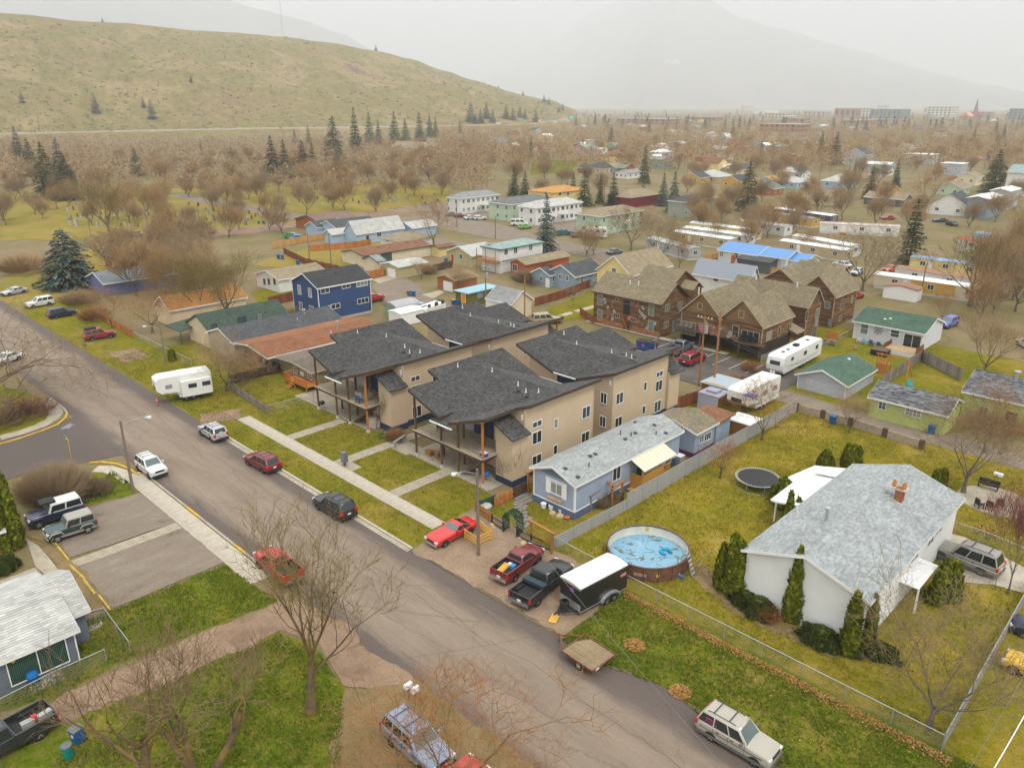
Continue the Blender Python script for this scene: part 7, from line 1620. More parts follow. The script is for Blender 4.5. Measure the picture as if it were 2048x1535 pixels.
tree(Proto(bk_lich,tw_or,seed=87,H=10,tf=.18,r0=.2,kids=(5,4,4,4,4),spread=.9,tw=.010,buds=.5), 'low orange-budded bare tree at the bottom edge, left of the pale blue SUV',(720,1600),1420,sx=.8)
tree(Proto(bk_lich,tw_or,seed=88,H=10,tf=.18,r0=.18,kids=(5,4,4,4,4),spread=.9,tw=.010,buds=.5), 'orange-budded bare tree at the bottom edge, right of the red car nose',(1075,1620),1445,sx=.8)
tree(Pn[3], 'broad bare tree by the chain-link corner below the white house',(1858,1455),1165,sx=.95,rz=.9)
tree(Pn[5], 'slim red-budded tree on the concrete driveway edge',(2015,1188),925,sx=.8)
tree(Pn[3], 'bare tree with thick trunk on the back lawn beside the patio chairs',(1926,985),758,sx=.95,rz=2.6)
tree(Proto(bk_brown,tw_or,seed=91,H=10,tf=.3,r0=.26,kids=(6,5,4,4,3),spread=.95,tw=.014,crook=.35), 'small pruned bare tree between the slatted fence and the trampoline',(1439,956),868,sx=1.15)
tree(Pn[2], 'orange-brown bare tree at the slatted fence by the big white trailer',(1524,880),735,sx=.95,rz=4.0)
tree(Pn[4], 'small bare tree beside the alley fence, behind the concrete blocks',(1698,866),768,sx=.9)
tree(Pn[2], 'bare tree with tan twigs in front of the lime green bungalows',(1968,905),752,sx=1.0,rz=1.3)
tree(Pn[4], 'wide bare tree behind the weathered fence, right of the green-roofed house',(1966,748),590,sx=1.15,rz=.5)
tree(Pn[0], 'huge forked bare tree in front of the cream and mustard mobile home',(1941,612),440,sx=1.15,rz=3.0)
tree(Pn[3], 'big pale bare tree between the rustic block and the mobile homes',(1724,582),425,sx=1.05,rz=1.9)
tree(Pn[4], 'bare tree on the lane verge in front of the cream mobile home',(1885,642),565,sx=.9)
tree(Pn[0], 'yellow-lichened tree beside the cream house with green roof',(452,662),490,sx=1.1,rz=5.2)
tree(Proto(bk_lich,tw_yel,seed=99,H=10,tf=.2,r0=.25,kids=(6,6,5,5,4),spread=.9,tw=.016), 'leaning yellow-twigged tree just left of the yellow-lichened one',(400,640),500,sx=1.1)
tree(Pn[2], 'orange twigged tree before the faded orange roof',(305,665),560,sx=1.2,rz=1.1);tree(Pn[2], 'orange twigged tree along the orange board fence',(225,655),560,sx=1.1,rz=3.3)
tree(Pn[4], 'thorny bare tree overhanging the white fifth-wheel trailer',(452,782),650,sx=1.2,rz=.3);tree(Pn[4], 'bare shrubby tree in front of the cluttered teal porch',(490,770),690,sx=1.4,rz=2.3)
tree(Pn[0], 'large bare tree with spreading limbs on the cemetery road',(226,488),338,sx=1.15,rz=2.0)
tree(Pn[2], 'tall orange-brown tree between the cream ranch house and the khaki cottage',(869,496),372,sx=.9,rz=2.9)
tree(Pn[4], 'left one of two bare trees on the street by the rust red house',(1172,512),436,sx=1.1);tree(Pn[4], 'right one of two bare trees on the street by the rust red house',(1188,510),432,sx=1.0,rz=3.1)
tree(Pn[3], 'bare tree beside the grey mobile home with pale roof',(1318,530),402,sx=1.0);tree(Pn[3], 'large bare tree behind the yellow gabled house',(1262,500),395,sx=1.1,rz=4.1);tree(Pn[4], 'slim bare tree at the steel-roofed house',(1358,535),440,sx=.7)
tree(Pn[4], 'bare tree in front of the brown mobile home',(1428,492),410,sx=.8);tree(Pn[4], 'bare tree behind the blue metal roof',(1508,490),405,sx=.8,rz=1.0);tree(Pn[4], 'bare tree right of the blue metal roof',(1612,508),440,sx=.9,rz=2.0)
tree(Pn[2], 'russet bare tree by the magenta-based house',(1852,415),325,sx=1.1);tree(Pn[0], 'dark bare tree on the bank right of the grey tower house',(2036,484),400,sx=1.2)
tree(Pn[4], 'bare tree among bushes by the brick garage',(918,585),520,sx=1.2);tree(Pn[4], 'brushy bare tree behind the single garage',(842,560),510,sx=1.1)
tree(Pn[6], 'thin leafless sapling at the townhouse bay corner',(1036,968),872,name='sapling');tree(Pn[4], 'bare climbing tree against the beige townhouse side wall',(1152,894),812,sx=.75,name='sapling');tree(Pn[6], 'bare shrub below the townhouse bay corner',(1008,966),905,name='sapling',sx=1.8)
tree(Pn[6], 'thin bare sapling at the far townhouse bay',(753,858),770,name='sapling',sx=1.2);tree(Pn[6], 'leafless sapling on the white house gable wall',(1552,1195),1115,name='sapling',sx=1.2);tree(Pn[6], 'pale sapling on the lawn by the rustic apartments',(1146,612),560,name='sapling',sx=1.6)
tree(Proto(bk_brown,tw_brown,seed=103,H=10,tf=.12,r0=.3,kids=(6,4,4,4,4),spread=.95,tw=.013,grav=-.04), 'dark tangled tree hanging over the street at the left edge',(-35,800),560,sx=1.35);tree(Proto(bk_brown,tw_mix,seed=104,H=10,tf=.12,r0=.3,kids=(5,4,4,4,4),spread=.95,tw=.013,grav=-.05), 'second tangled tree at the left edge above the yellow kerb',(15,815),690,sx=1.5)
# shrubs made of twigs
def shrub(label,base,w,h,twig=None,n=900,seed=1,leaf=False,name='bare_shrub',cat='shrub'):
 p=G(*base);rr=random.Random(seed);t=thing(name,label,cat,(p.x,p.y,0));C=MB();S=MB()
 for i in range(n):
  a=rr.random()*6.283;rad_=w*math.sqrt(rr.random())*.85;z=h*math.sqrt(max(.02,1-(rad_/w)**2))*rr.uniform(.45,1.0);q0=Vector((math.cos(a)*rad_*.45,math.sin(a)*rad_*.45,z*.15));q1=Vector((math.cos(a)*rad_,math.sin(a)*rad_,z))
  m_=q0.lerp(q1,.5)+Vector((rr.uniform(-.2,.2),rr.uniform(-.2,.2),rr.uniform(-.1,.2)));d=(q1-m_);sd_=d.orthogonal().normalized()*rr.uniform(.012,.02)
  mb=S if i % 12==0 else C;o=len(mb.v);mb.v+=[tuple(q0-sd_),tuple(q0+sd_),tuple(m_+sd_),tuple(m_-sd_),tuple(q1)];mb.f+=[(o,o+1,o+2,o+3),(o+3,o+2,o+4)];mb.m+=[0,0]
  for k in range(2):
   e=q1+Vector((rr.uniform(-.35,.35),rr.uniform(-.35,.35),rr.uniform(-.1,.4)));o=len(C.v);C.v+=[tuple(m_-sd_*.6),tuple(m_+sd_*.6),tuple(e)];C.f.append((o,o+1,o+2));C.m.append(0)
 S.build('stem',bk_brown,t,uv=False);C.build('twigs',twig or tw_brown,t,uv=False);return t
shrub('huge rounded bare shrub on the street corner behind the navy off-roader',(112,1000),4.6,4.1,tw_mix,2300,5);shrub('bare shrub at the end of the huge rounded one, by the lamp pole',(195,985),2.0,1.6,tw_brown,900,6)
shrub('pale bare shrub in front of the near townhouse post',(792,880),1.6,1.5,tw_or,700,7);shrub('orange-twigged hedge piece behind the trailer home arbor',(1212,1000),1.3,1.3,tw_or,500,8);shrub('brown vine heap inside the wooden trellis',(1200,1012),1.4,1.2,tw_brown,500,9)
for i,(lab,b_,w,h,m) in enumerate((('reddish bare thicket on the corner above the yellow kerb',(60,830),4.5,2.6,tw_red),('brown thicket at the left edge beside the side street',(0,850),4.5,2.4,tw_brown),('bare thicket behind the small sheds',(860,548),3,2.6,tw_brown),('dense brown bushes between the rust house and slate blue house',(1060,565),6,3.4,tw_brown),('dense brown bush left of the slate blue house',(1085,545),4,3,tw_brown),('wild orange brush by the orange fence',(190,640),4,3.0,tw_or),
  ('red-stemmed brush along the cemetery road',(385,478),9,5,tw_red),('grey brush behind the orange roofed house',(430,560),6,4,tw_mix),('brush pile of bare stems beside the low blue house',(160,610),5,3.5,tw_mix),('brown brush in the field left of the blue spruce',(50,545),8,5,tw_mix),('rusty hedge behind the rear townhouse',(800,640),2.5,2.2,tw_red),('yellow-brown bush showing over the charcoal long house roof',(580,655),3,4.3,tw_yel),
  ('bare hedge along the alley by the lime green bungalow',(1990,860),5,2.2,tw_or),('brown bush by the twin-gabled rustic block',(1500,742),2.0,1.8,tw_or),('bare bushes beside the concrete curb of the car park',(1470,775),2.6,2.2,tw_or),('red-leaved shrub by the white house gable',(1535,1240),1.4,1.3,twigm('leaf_rust',[(.22,.08,.03),(.28,.12,.04)])))): shrub(lab,b_,w,h,m,int(160*w),20+i)
# conifers
def needm(name,cols,rough=.9):
 if name in MAT: return MAT[name]
 t=NT(name);t.b.inputs['Roughness'].default_value=rough;t.b.inputs['Specular IOR Level'].default_value=.12;k=len(cols);t.col(t.ramp(t.island(),[(i/(k-1),c) for i,c in enumerate(cols)]));MAT[name]=t.m;return t.m
nd_blue=needm('needles_blue',[(.035,.062,.052),(.075,.11,.095),(.12,.155,.135)]);nd_dark=needm('needles_dark',[(.012,.030,.013),(.030,.058,.022),(.055,.085,.03)]);nd_olive=needm('needles_olive',[(.035,.05,.012),(.065,.08,.018),(.09,.095,.028)])
nd_arb=needm('scales_green',[(.05,.075,.003),(.14,.165,.006),(.25,.245,.018)]);nd_yew=needm('yew_green',[(.025,.045,.006),(.06,.085,.012),(.10,.115,.025)])
def conifer(seed,H=12,Rb=2.6,n=1900,pw=.9,droop=.35,z0=.06,bl=.55,gaps=0.0):
 rr=random.Random(seed);T=MB();C=MB();T.tube((0,0,0),(0,0,H*.96),.2*H/12,.02,7,cap=False);wh=int(H*2.1);
 for w in range(wh):
  f=(w+rr.random()*.7)/wh;z=H*(z0+(1-z0)*f);r=Rb*(1-f)**pw*rr.uniform(.75,1.15)+.12;k=max(4,int(9*(1-f)+4))
  if gaps and rr.random() < gaps: continue
  for j in range(k):
   a=2*math.pi*(j+rr.random())/k;rl=r*rr.uniform(.72,1.12);d=Vector((math.cos(a),math.sin(a),0));m=max(3,int(n/(wh*8)*(rl/Rb+.3)*1.2));
   tip=d*rl+Vector((0,0,z-droop*rl+.10*rl));T.tube((0,0,z),tip,.03,.008,3,cap=False)
   for i in range(m):
    t=.25+.78*(i+rr.random())/m;q=d*(rl*t)+Vector((0,0,z-droop*rl*t*t+.1*rl*t));q+=Vector((rr.uniform(-.2,.2),rr.uniform(-.2,.2),rr.uniform(-.12,.12)))*(.4+.6*t);L=bl*rr.uniform(.6,1.3)*(1.1-.3*f)
    dd=(d+Vector((rr.uniform(-.9,.9),rr.uniform(-.9,.9),rr.uniform(-.55,.25)))).normalized();s=dd.cross(Vector((0,0,1))).normalized()*L*.30;up=Vector((0,0,rr.uniform(-.06,.1)))*L
    o=len(C.v);C.v+=[tuple(q-dd*L*.3),tuple(q+s+up*.3),tuple(q+dd*L*.7-Vector((0,0,L*.2))),tuple(q-s+up)];C.f+=[(o,o+1,o+2),(o,o+2,o+3)];C.m+=[0,0]
 for i in range(12): o=len(C.v);a=i*.52;C.v+=[(0,0,H*.94),(.16*math.cos(a),.16*math.sin(a),H*.93),(0,0,H*1.02)];C.f.append((o,o+1,o+2));C.m.append(0)
 return T,C
class CProto:
 def __init__(s,need,**k): T,C=conifer(**k);s.h=k.get('H',12);s.t=T.mesh('trunk',bk_brown,uv=False);s.c=C.mesh('crown',need,uv=False)
 place=Proto.place
Cn=[CProto(nd_blue,seed=1,H=12,Rb=4.6,n=5200,pw=.62,droop=.28,bl=.62),CProto(nd_dark,seed=2,H=14,Rb=3.0,n=2600,pw=.85,droop=.4),CProto(nd_olive,seed=3,H=14,Rb=3.2,n=2000,pw=.7,droop=.3,gaps=.12,bl=.7),CProto(nd_blue,seed=4,H=13,Rb=3.0,n=2600,pw=.85,droop=.42),CProto(nd_dark,seed=5,H=14,Rb=2.2,n=1900,pw=.55,droop=.25,bl=.6,gaps=.06)]
tree(Cn[0], 'broad round blue spruce left of the low blue house',(142,572),458, 'blue_spruce',1.45)
tree(Cn[3], 'tall blue-green spruce in front of the white apartment block',(1092,505),388, 'spruce',1.0);tree(Cn[4], 'tall dark conifer rising among the mobile homes',(1816,530),398, 'spruce',1.25);tree(Cn[2], 'tall olive pine left of the mobile homes',(1492,422),322, 'pine',1.15);tree(Cn[2], 'slim dark pine near the curving far road',(1288,368),290, 'pine',.8)
for i,(u,v,top,s,k,lab) in enumerate(((1028,392,332,1.1,1, 'left spruce of the pair behind the white apartments'),(1050,398,342,1.3,1, 'right spruce of the pair behind the white apartments'),(1146,402,345,1.0,1, 'first dark spruce of the row behind the mint apartments'),(1168,412,340,1.3,1, 'broadest dark spruce of the row behind the mint apartments'),(1200,408,350,.9,1, 'slim dark spruce near the utility pole of the spruce row'),(1226,412,345,1.2,1, 'last dark spruce at the right end of the spruce row'),
  (1325,412,345,1.0,3, 'grey-green spruce left of the sage duplex'),(1346,425,342,1.0,3, 'taller spruce against the sage duplex wall'),(1285,398,370,1.2,0, 'small bluish spruce by the maroon house'),(1738,398,332,1.0,2, 'open-branched pine by the mustard bungalow'),(1790,375,318,.9,1, 'dark spruce below the modern box house'),(1668,330,263,1.2,1, 'dark pointed spruce left of the tall sage house'),(1640,312,262,.8,2, 'thin pine beside the dark pointed spruce'),(1985,385,298,1.5,2, 'massive dark pine by the unfinished white house'),(1708,352,318,.6,2, 'young pine below the tall sage house'))): tree(Cn[k],lab,(u,v),top, 'spruce' if k!=2 else 'pine',s)
for i,(u,v,top,s,k) in enumerate(sorted(((42,330,252,1.1,1),(66,350,275,1.2,2),(100,395,284,1.3,2),(128,380,276,1.2,3),(140,400,305,1.3,2),(275,352,296,1.4,2),(8,300,280,1,3),(548,360,270,1.3,1),(572,355,278,1.2,1),(608,355,280,1.4,2),(628,350,285,1.1,1),(670,322,232,1.3,2),(676,345,300,1.3,2),(712,306,214,.9,1),(740,290,224,1.0,1),(758,290,238,.9,1),(790,292,222,1.1,1),(812,296,236,1.2,1),(840,288,224,1.1,1),(860,275,226,1.0,1),(872,276,232,1.0,1),(590,285,258,1.3,1),(618,290,250,1.0,1),(404,312,276,.6,4),(920,268,238,.9,1),(928,288,263,.9,1),(948,284,258,.7,2),(1062,315,270,.7,4),(1222,285,250,1.2,1),(1298,266,237,.9,1),(1410,258,233,1.4,1),(1372,262,232,.8,2),(1330,272,252,1,1),(1465,278,244,1,1),(1482,290,262,.7,1),(1520,325,280,.8,2),(1712,262,238,1,2),(1730,265,236,1.3,1),(1792,255,231,.8,1),(1872,255,233,.9,1),(1945,290,252,.8,1),(1990,272,240,1.2,1),(2005,282,247,1.1,1),(2032,262,244,.9,1),(1165,305,275,.9,1),(1190,250,224,.8,1),(1210,250,228,.8,1),(1152,252,225,.8,1)))):
 side = 'in the wood under the hillside' if u < 700 else 'in the conifer row before the highway' if u < 900 else 'on the wood edge near the highway bend' if u < 1230 else 'among the far town roofs'
 form={1: 'dark pointed',2: 'olive shaggy',3: 'bluish',4: 'narrow dark'}[k];CC=globals().setdefault('CC',{});n_=CC[form,side]=CC.get((form,side),-1)+1;tree(Cn[k],f"{('first', 'second', 'third', 'fourth', 'fifth', 'sixth', 'seventh', 'eighth', 'ninth', 'tenth', 'eleventh', 'twelfth')[n_ % 12]} {form} conifer from the left {side}{' again' if n_ > 11 else ''}",(u,v),top, 'conifer',s,group=f'{form} conifers {side}')
# pines on the hill
for i,(u,v,top) in enumerate(((160,226,194),(262,215,198),(277,238,206),(369,164,150),(205,45,37),(888,175,162),(752,101,91),(997,178,171),(8,205,186),(492,115,109),(940,245,208),(950,248,228),(960,245,220),(972,238,208),(985,245,222),(1012,238,212),(1026,240,218),(1040,235,214),(1050,238,220),(1072,246,222),(1046,192,182),(1088,205,190),(1098,210,196),(1112,215,202),(1125,222,208),(1118,225,212))):
 q=hill.hit(u,v);hh=max(4,(v-top)/FPX*(q-Vector((0,0,CAMH))).length*1.03);lab = 'lone pine on the open grassy hillside' if u < 900 else ('lower' if v > 230 else 'upper')+(' tall' if v-top > 25 else ' small')+' dark pine '+('at the first gully of the hill toe' if u < 965 else 'in the middle of the hill toe' if u < 1045 else 'at the end of the hill toe')
 Cn[1 if u > 600 else 4].place('hill_pine',lab,tuple(q-Vector((0,0,.6))),hh,lab.replace('lone pine', 'lone pines').replace('dark pine', 'dark pines'),None,1.5)
# arborvitae, yews, hedges: flakes of leaf over a solid heart
def leafy(label,base,h,w,need=None,seed=1,n=2600,pw=.5,tops=1,name='arborvitae',cat='shrub',heart=True,d=None,fl=.21):
 p=G(*base);rr=random.Random(seed);t=thing(name,label,cat,(p.x,p.y,0));C=MB();d=d or w;need=need or nd_arb
 th_=[(rr.uniform(-.35,.35)*w*(tops > 1),rr.uniform(-.35,.35)*d*(tops > 1),h*(1 if i==0 else rr.uniform(.75,.95)),1 if tops==1 else .68) for i in range(tops)]
 prof=lambda f: (1-f)**pw*(.75+.25*min(1,f*5))
 for cx,cy_,hh,s in th_:
  for i in range(n//tops):
   f=1-(1-rr.random())**.62 if pw > .3 else rr.random();f=min(f,.995);a=rr.random()*6.283;lump=1+.42*noise.noise(Vector((math.cos(a)*2.2+seed,math.sin(a)*2.2,f*hh*1.3)))+.2*noise.noise(Vector((math.cos(a)*5+seed,math.sin(a)*5,f*hh*3)));r_=prof(f)*s*lump*rr.uniform(.86,1.1)
   q=Vector((cx+math.cos(a)*w*r_,cy_+math.sin(a)*d*r_,.05+f*hh));o_=Vector((math.cos(a),math.sin(a),.25));L=fl*rr.uniform(.6,1.5)
   u_=(Vector((0,0,1))+o_*rr.uniform(-.1,.9)+Vector((rr.uniform(-.5,.5),rr.uniform(-.5,.5),0))).normalized();s_=u_.cross(o_).normalized()*L*.5;o=len(C.v);C.v+=[tuple(q-s_),tuple(q-u_*L*.4),tuple(q+s_),tuple(q+u_*L)];C.f.append((o,o+1,o+2,o+3));C.m.append(0)
  if heart:
   k=[(max(.02,prof(j/10)*s*.7),.05+hh*j/10*.97) for j in range(11)];b=len(C.v);nn=12
   for i in range(nn):
    a=6.283*i/nn
    for r_,z in k: C.v.append((cx+math.cos(a)*w*r_,cy_+math.sin(a)*d*r_,z))
   for i in range(nn):
    for j in range(10): C.f.append((b+i*11+j,b+((i+1) % nn)*11+j,b+((i+1) % nn)*11+j+1,b+i*11+j+1));C.m.append(0)
 T=MB();T.tube((0,0,0),(0,0,h*.4),.09,.05,6);T.build('trunk',bk_brown,t,uv=False);C.build('crown',need,t,uv=False);return t
for i,(lab,b_,top,w,pw,tops,n) in enumerate((('tall arborvitae clump by the left gable corner, facing the pool',(1472,1185),1065,1.15,.45,4,5200),('smaller arborvitae at the pool side of that clump',(1440,1175),1085,.6,.5,1,1800),('pointed pair of arborvitae before the white gable, taller left spire',(1582,1240),1095,.75,.55,1,2600),('second spire of the arborvitae pair before the white gable',(1604,1240),1112,.7,.5,2,2600),('arborvitae at the right end of the gable, left spire',(1700,1302),1180,.95,.5,2,3200),('slim arborvitae spire at the right end of the gable',(1733,1300),1190,.45,.5,1,1400),
  ('arborvitae behind the porch awning posts',(1893,1200),1120,1.0,.4,2,2600),('arborvitae in front of the porch awning, lower one',(1872,1205),1145,.7,.45,1,1600),('narrow arborvitae at the patio roof edge',(1572,1068),980,.45,.45,1,1300),('short arborvitae right of the narrow one at the patio roof',(1590,1058),995,.38,.45,1,1000),('round-headed arborvitae left of the white patio roof',(1562,1015),955,.75,.35,1,1800),('low arborvitae between trampoline and white patio roof',(1548,1000),970,.5,.35,1,900),
  ('cone-shaped arborvitae behind the patio roof',(1648,945),900,.95,.5,1,2000),('wide clump of arborvitae on the back lawn',(1705,935),890,1.3,.3,5,4200),('narrow arborvitae behind the white house ridge',(1870,975),938,.5,.4,1,1000),('narrow arborvitae right of the other behind the white house ridge',(1882,975),937,.5,.4,1,1000),
  ('tall arborvitae at the left edge before the brick house',(8,1105),965,.9,.45,2,3000),('taller arborvitae right of the one at the left edge',(38,1090),938,1.05,.45,2,3400),('round evergreen bush by the chain-link fence near the street pole',(345,722),700,.6,.3,1,700),('small evergreen cone at the mint apartment corner',(1042,440),422,1.0,.5,1,500))):
 leafy(lab,b_,hgt(top,b_),w,None,200+i,n,pw,tops)
for i,(lab,b_,w,d,h) in enumerate((('spreading yew hedge along the white gable, first part',(1515,1225),1.5,1.2,1.0),('spreading yew hedge along the white gable, middle part',(1640,1285),1.7,1.1,1.0),('spreading yew hedge at the foot of the arborvitae clump',(1490,1205),1.3,1.0,.8),('clipped round bush on the lawn by the slate-sided house walk',(10,1140),1.2,1.2,1.1),('green juniper mound below the broad bare tree',(1760,1310),1.3,1.0,.7),('hedge mound under the right arborvitae',(1690,1300),1.2,.9,.8))): leafy(lab,b_,h,w,nd_yew,300+i,2000,.3,1, 'hedge_shrub',d=d,fl=.16)
# the wooded belts: cemetery, trailer park, town
Mid=[Proto(bk_grey if i % 2 else bk_brown,tw_mix,seed=500+i,H=10,tf=.10+.05*(i % 3),r0=.2,lv=4,kids=(8,6,6,7),spread=.55+.1*(i % 3),tw=.028,crook=.25,grav=.2) for i in range(6)]
HO=[(o.location.copy(),o['label']) for o in COL.objects if o.parent is None and o.get('category') in ('house', 'mobile home', 'apartment building', 'building', 'garage')]
used=set();rt=random.Random(77);shade=('brown', 'grey-brown', 'russet', 'tan')
def tlabel(p,i,h,sx,mi):
 best=sorted((((h-p).length,l) for h,l in HO),key=lambda q: q[0])[:3]
 for d,l in best:
  w=l.split();s = ' '.join(w[:10])
  if d < 45:
   for pre in ('bare tree beside the', 'another bare tree by the'):
    x=f'{pre} {s}'
    if x not in used: used.add(x);return x,None
 u=P(p)[0];row = 'at the wood front' if p.length < 300 else 'in mid wood' if p.length < 430 else 'at the wood back';q1 = 'low' if h < 8.6 else 'tall' if h > 10.8 else 'middling';q2 = 'narrow' if sx < .94 else 'broad' if sx > 1.05 else 'rounded';q3 = 'brown' if mi % 2 else 'grey'
 g=int(u//160);zone=('behind the left field', 'above the red house', 'behind the barn red house', 'behind the light blue houses', 'behind the royal blue house', 'left of the apartment row', 'behind the white apartments', 'behind the spruce row', 'behind the sage duplex', 'left of the tall olive pine', 'by the pale blue houses', 'behind the mustard bungalow', 'behind the grey tower houses')[max(0,min(12,g))]
 return f'{q1} {q2} bare {q3} tree {row}, {zone}',f'bare trees {zone}'
keep=[(o.location.x,o.location.y) for o in COL.objects if o.parent is None and o.get('category') in ('house', 'mobile home', 'garage', 'apartment building', 'shed', 'building')]
def clear(p,r=6):
 return all((p.x-x+4)**2+(p.y-y-4)**2 > r*r for x,y in keep)
spots=[]
def scat(n,f,mind=5.0,cl=6):
 k=0;t_=0
 while k < n and t_ < n*60:
  t_+=1;u,v=f();p=G(u,v)
  if (60 < u < 235 and 450 < v < 640) or not clear(p,cl) or any((p-q).length < mind for q in spots[-160:]): continue
  spots.append(p);k+=1
scat(62,lambda: (rt.uniform(-40,900),rt.triangular(300,440,375)),6)           # cemetery wood
scat(30,lambda: (rt.uniform(-40,620),rt.uniform(400,475)),8)
scat(34,lambda: (rt.uniform(300,900),rt.uniform(330,400)),6)
scat(24,lambda: (rt.uniform(820,1100),rt.uniform(300,372)),6)
scat(16,lambda: (rt.uniform(60,420),rt.uniform(520,600)),5)
scat(28,lambda: (rt.uniform(1380,2048),rt.uniform(395,500)),7)
scat(76,lambda: (rt.uniform(1080,2060),rt.uniform(290,395)),8,7)
scat(18,lambda: (rt.uniform(1960,2060),rt.uniform(500,640)),5)
for i,p in enumerate(spots):
 mi=rt.randrange(6);m=Mid[mi];h=rt.uniform(8,13.5) if p.length < 700 else rt.uniform(8,13);sx=rt.uniform(.85,1.15);lab,gr=tlabel(p,i,h,sx,mi)
 m.place('bare_tree',lab,(p.x,p.y,0),h,gr,rt.random()*6.28,sx)
# everything past those: one mass of crowns over the far town and at the foot of the hill
def mass(name,pts,seed,twig,per=46,tw=.10):
 rr=np.random.RandomState(seed);V=[];F=[]
 for (x,y,h,w) in pts:
  a=rr.rand(per)*6.283;e=rr.rand(per)**.5;z=h*(.3+.7*rr.rand(per));k=np.sqrt(np.clip(1-((z/h-.55)/.5)**2,.05,1))*w;ex,ey=x+np.cos(a)*k*e,y+np.sin(a)*k*e
  L=w*(.22+.25*rr.rand(per));dx,dy,dz=rr.randn(per)*.6+np.cos(a)*.7,rr.randn(per)*.6+np.sin(a)*.7,rr.rand(per)*1.2;nn=np.sqrt(dx*dx+dy*dy+dz*dz);dx,dy,dz=dx/nn*L,dy/nn*L,dz/nn*L
  sx,sy=rr.randn(per)*tw*1.6,rr.randn(per)*tw*1.6;o=len(V)//1
  q=np.stack([np.stack([ex-sx,ey-sy,z],1),np.stack([ex+sx,ey+sy,z+tw],1),np.stack([ex+dx,ey+dy,z+dz],1)],1).reshape(-1,3);V.append(q)
  s=.02*h;V.append(np.array([[x-s,y,0],[x+s,y,0],[x,y,h*.7]]))
 V=np.concatenate(V);n=len(V)//3;me=bpy.data.meshes.new(name);me.from_pydata(V.tolist(),[],np.arange(n*3).reshape(-1,3).tolist());me.materials.append(twig);o=put(name,me);return tag(o,kind='stuff')
tw_far=twigm('twig_far',[(.20,.135,.07),(.27,.18,.09),(.33,.205,.085),(.26,.195,.12)])
rm=random.Random(5);far=[]
for i in range(6400):
 u=rm.uniform(880,2150);d=390*(2700/390)**(rm.random()**.85);v=P(Vector((-math.sin(HEAD),math.cos(HEAD),0))*d)[1]
 if v > 345 or (u < 1130 and v < 256): continue
 p=G(u,v)
 if clear(p,8): far.append((p.x,p.y,rm.uniform(6,12),rm.uniform(3,5.5)))
mass('distant_town_trees',far,3,tw_far,60,.10)
bl=[]
for i in range(1900):
 u=rm.uniform(-80,980);v=rm.triangular(266,400,300);p=G(u,v);bl.append((p.x,p.y,rm.uniform(5,11),rm.uniform(3,5.5)))
mass('hill_foot_brush',bl,4,twigm('twig_brush',[(.27,.175,.09),(.31,.215,.115),(.24,.17,.10),(.35,.205,.08)]),60,.10)
sc_=[]
for i in range(2600):
 q=hill.at(rm.uniform(-60,1120),rm.random()**1.4*.95);sc_.append(q)
V=[];F=[]
for q in sc_:
 for k in range(7):
  a=rm.random()*6.28;s=rm.uniform(.5,1.5);o=len(V);x,y=q.x+rm.uniform(-3,3),q.y+rm.uniform(-3,3);V+=[(x-s*math.sin(a),y+s*math.cos(a),q.z-1.2),(x+s*math.sin(a),y-s*math.cos(a),q.z-1.2),(x+rm.uniform(-.6,.6),y,q.z+rm.uniform(.4,1.3))];F.append((o,o+1,o+2))
me=bpy.data.meshes.new('hill_scrub');me.from_pydata(V,[],F);me.materials.append(needm('scrub',[(.13,.10,.035),(.20,.14,.06),(.12,.125,.03),(.26,.19,.085)]));stuff(put('hill_scrub',me))
cf=[(G(u,v),h) for u,v,h in [(rm.uniform(1140,2080),rm.uniform(225,262),rm.uniform(10,18)) for _ in range(170)]]
V=[];F=[]
for p,h in cf:
 for k in range(70):
  f=rm.random()**1.3;a=rm.random()*6.28;r_=h*.2*(1-f);x,y,z=p.x+math.cos(a)*r_,p.y+math.sin(a)*r_,f*h+.5;o=len(V);s=h*.06;V+=[(x-s*math.sin(a),y+s*math.cos(a),z+s*.6),(x+s*math.sin(a),y-s*math.cos(a),z+s*.6),(x+math.cos(a)*s*1.6,y+math.sin(a)*s*1.6,z-s)];F.append((o,o+1,o+2))
me=bpy.data.meshes.new('distant_conifers');me.from_pydata(V,[],F);me.materials.append(nd_dark);stuff(put('distant_conifers',me))
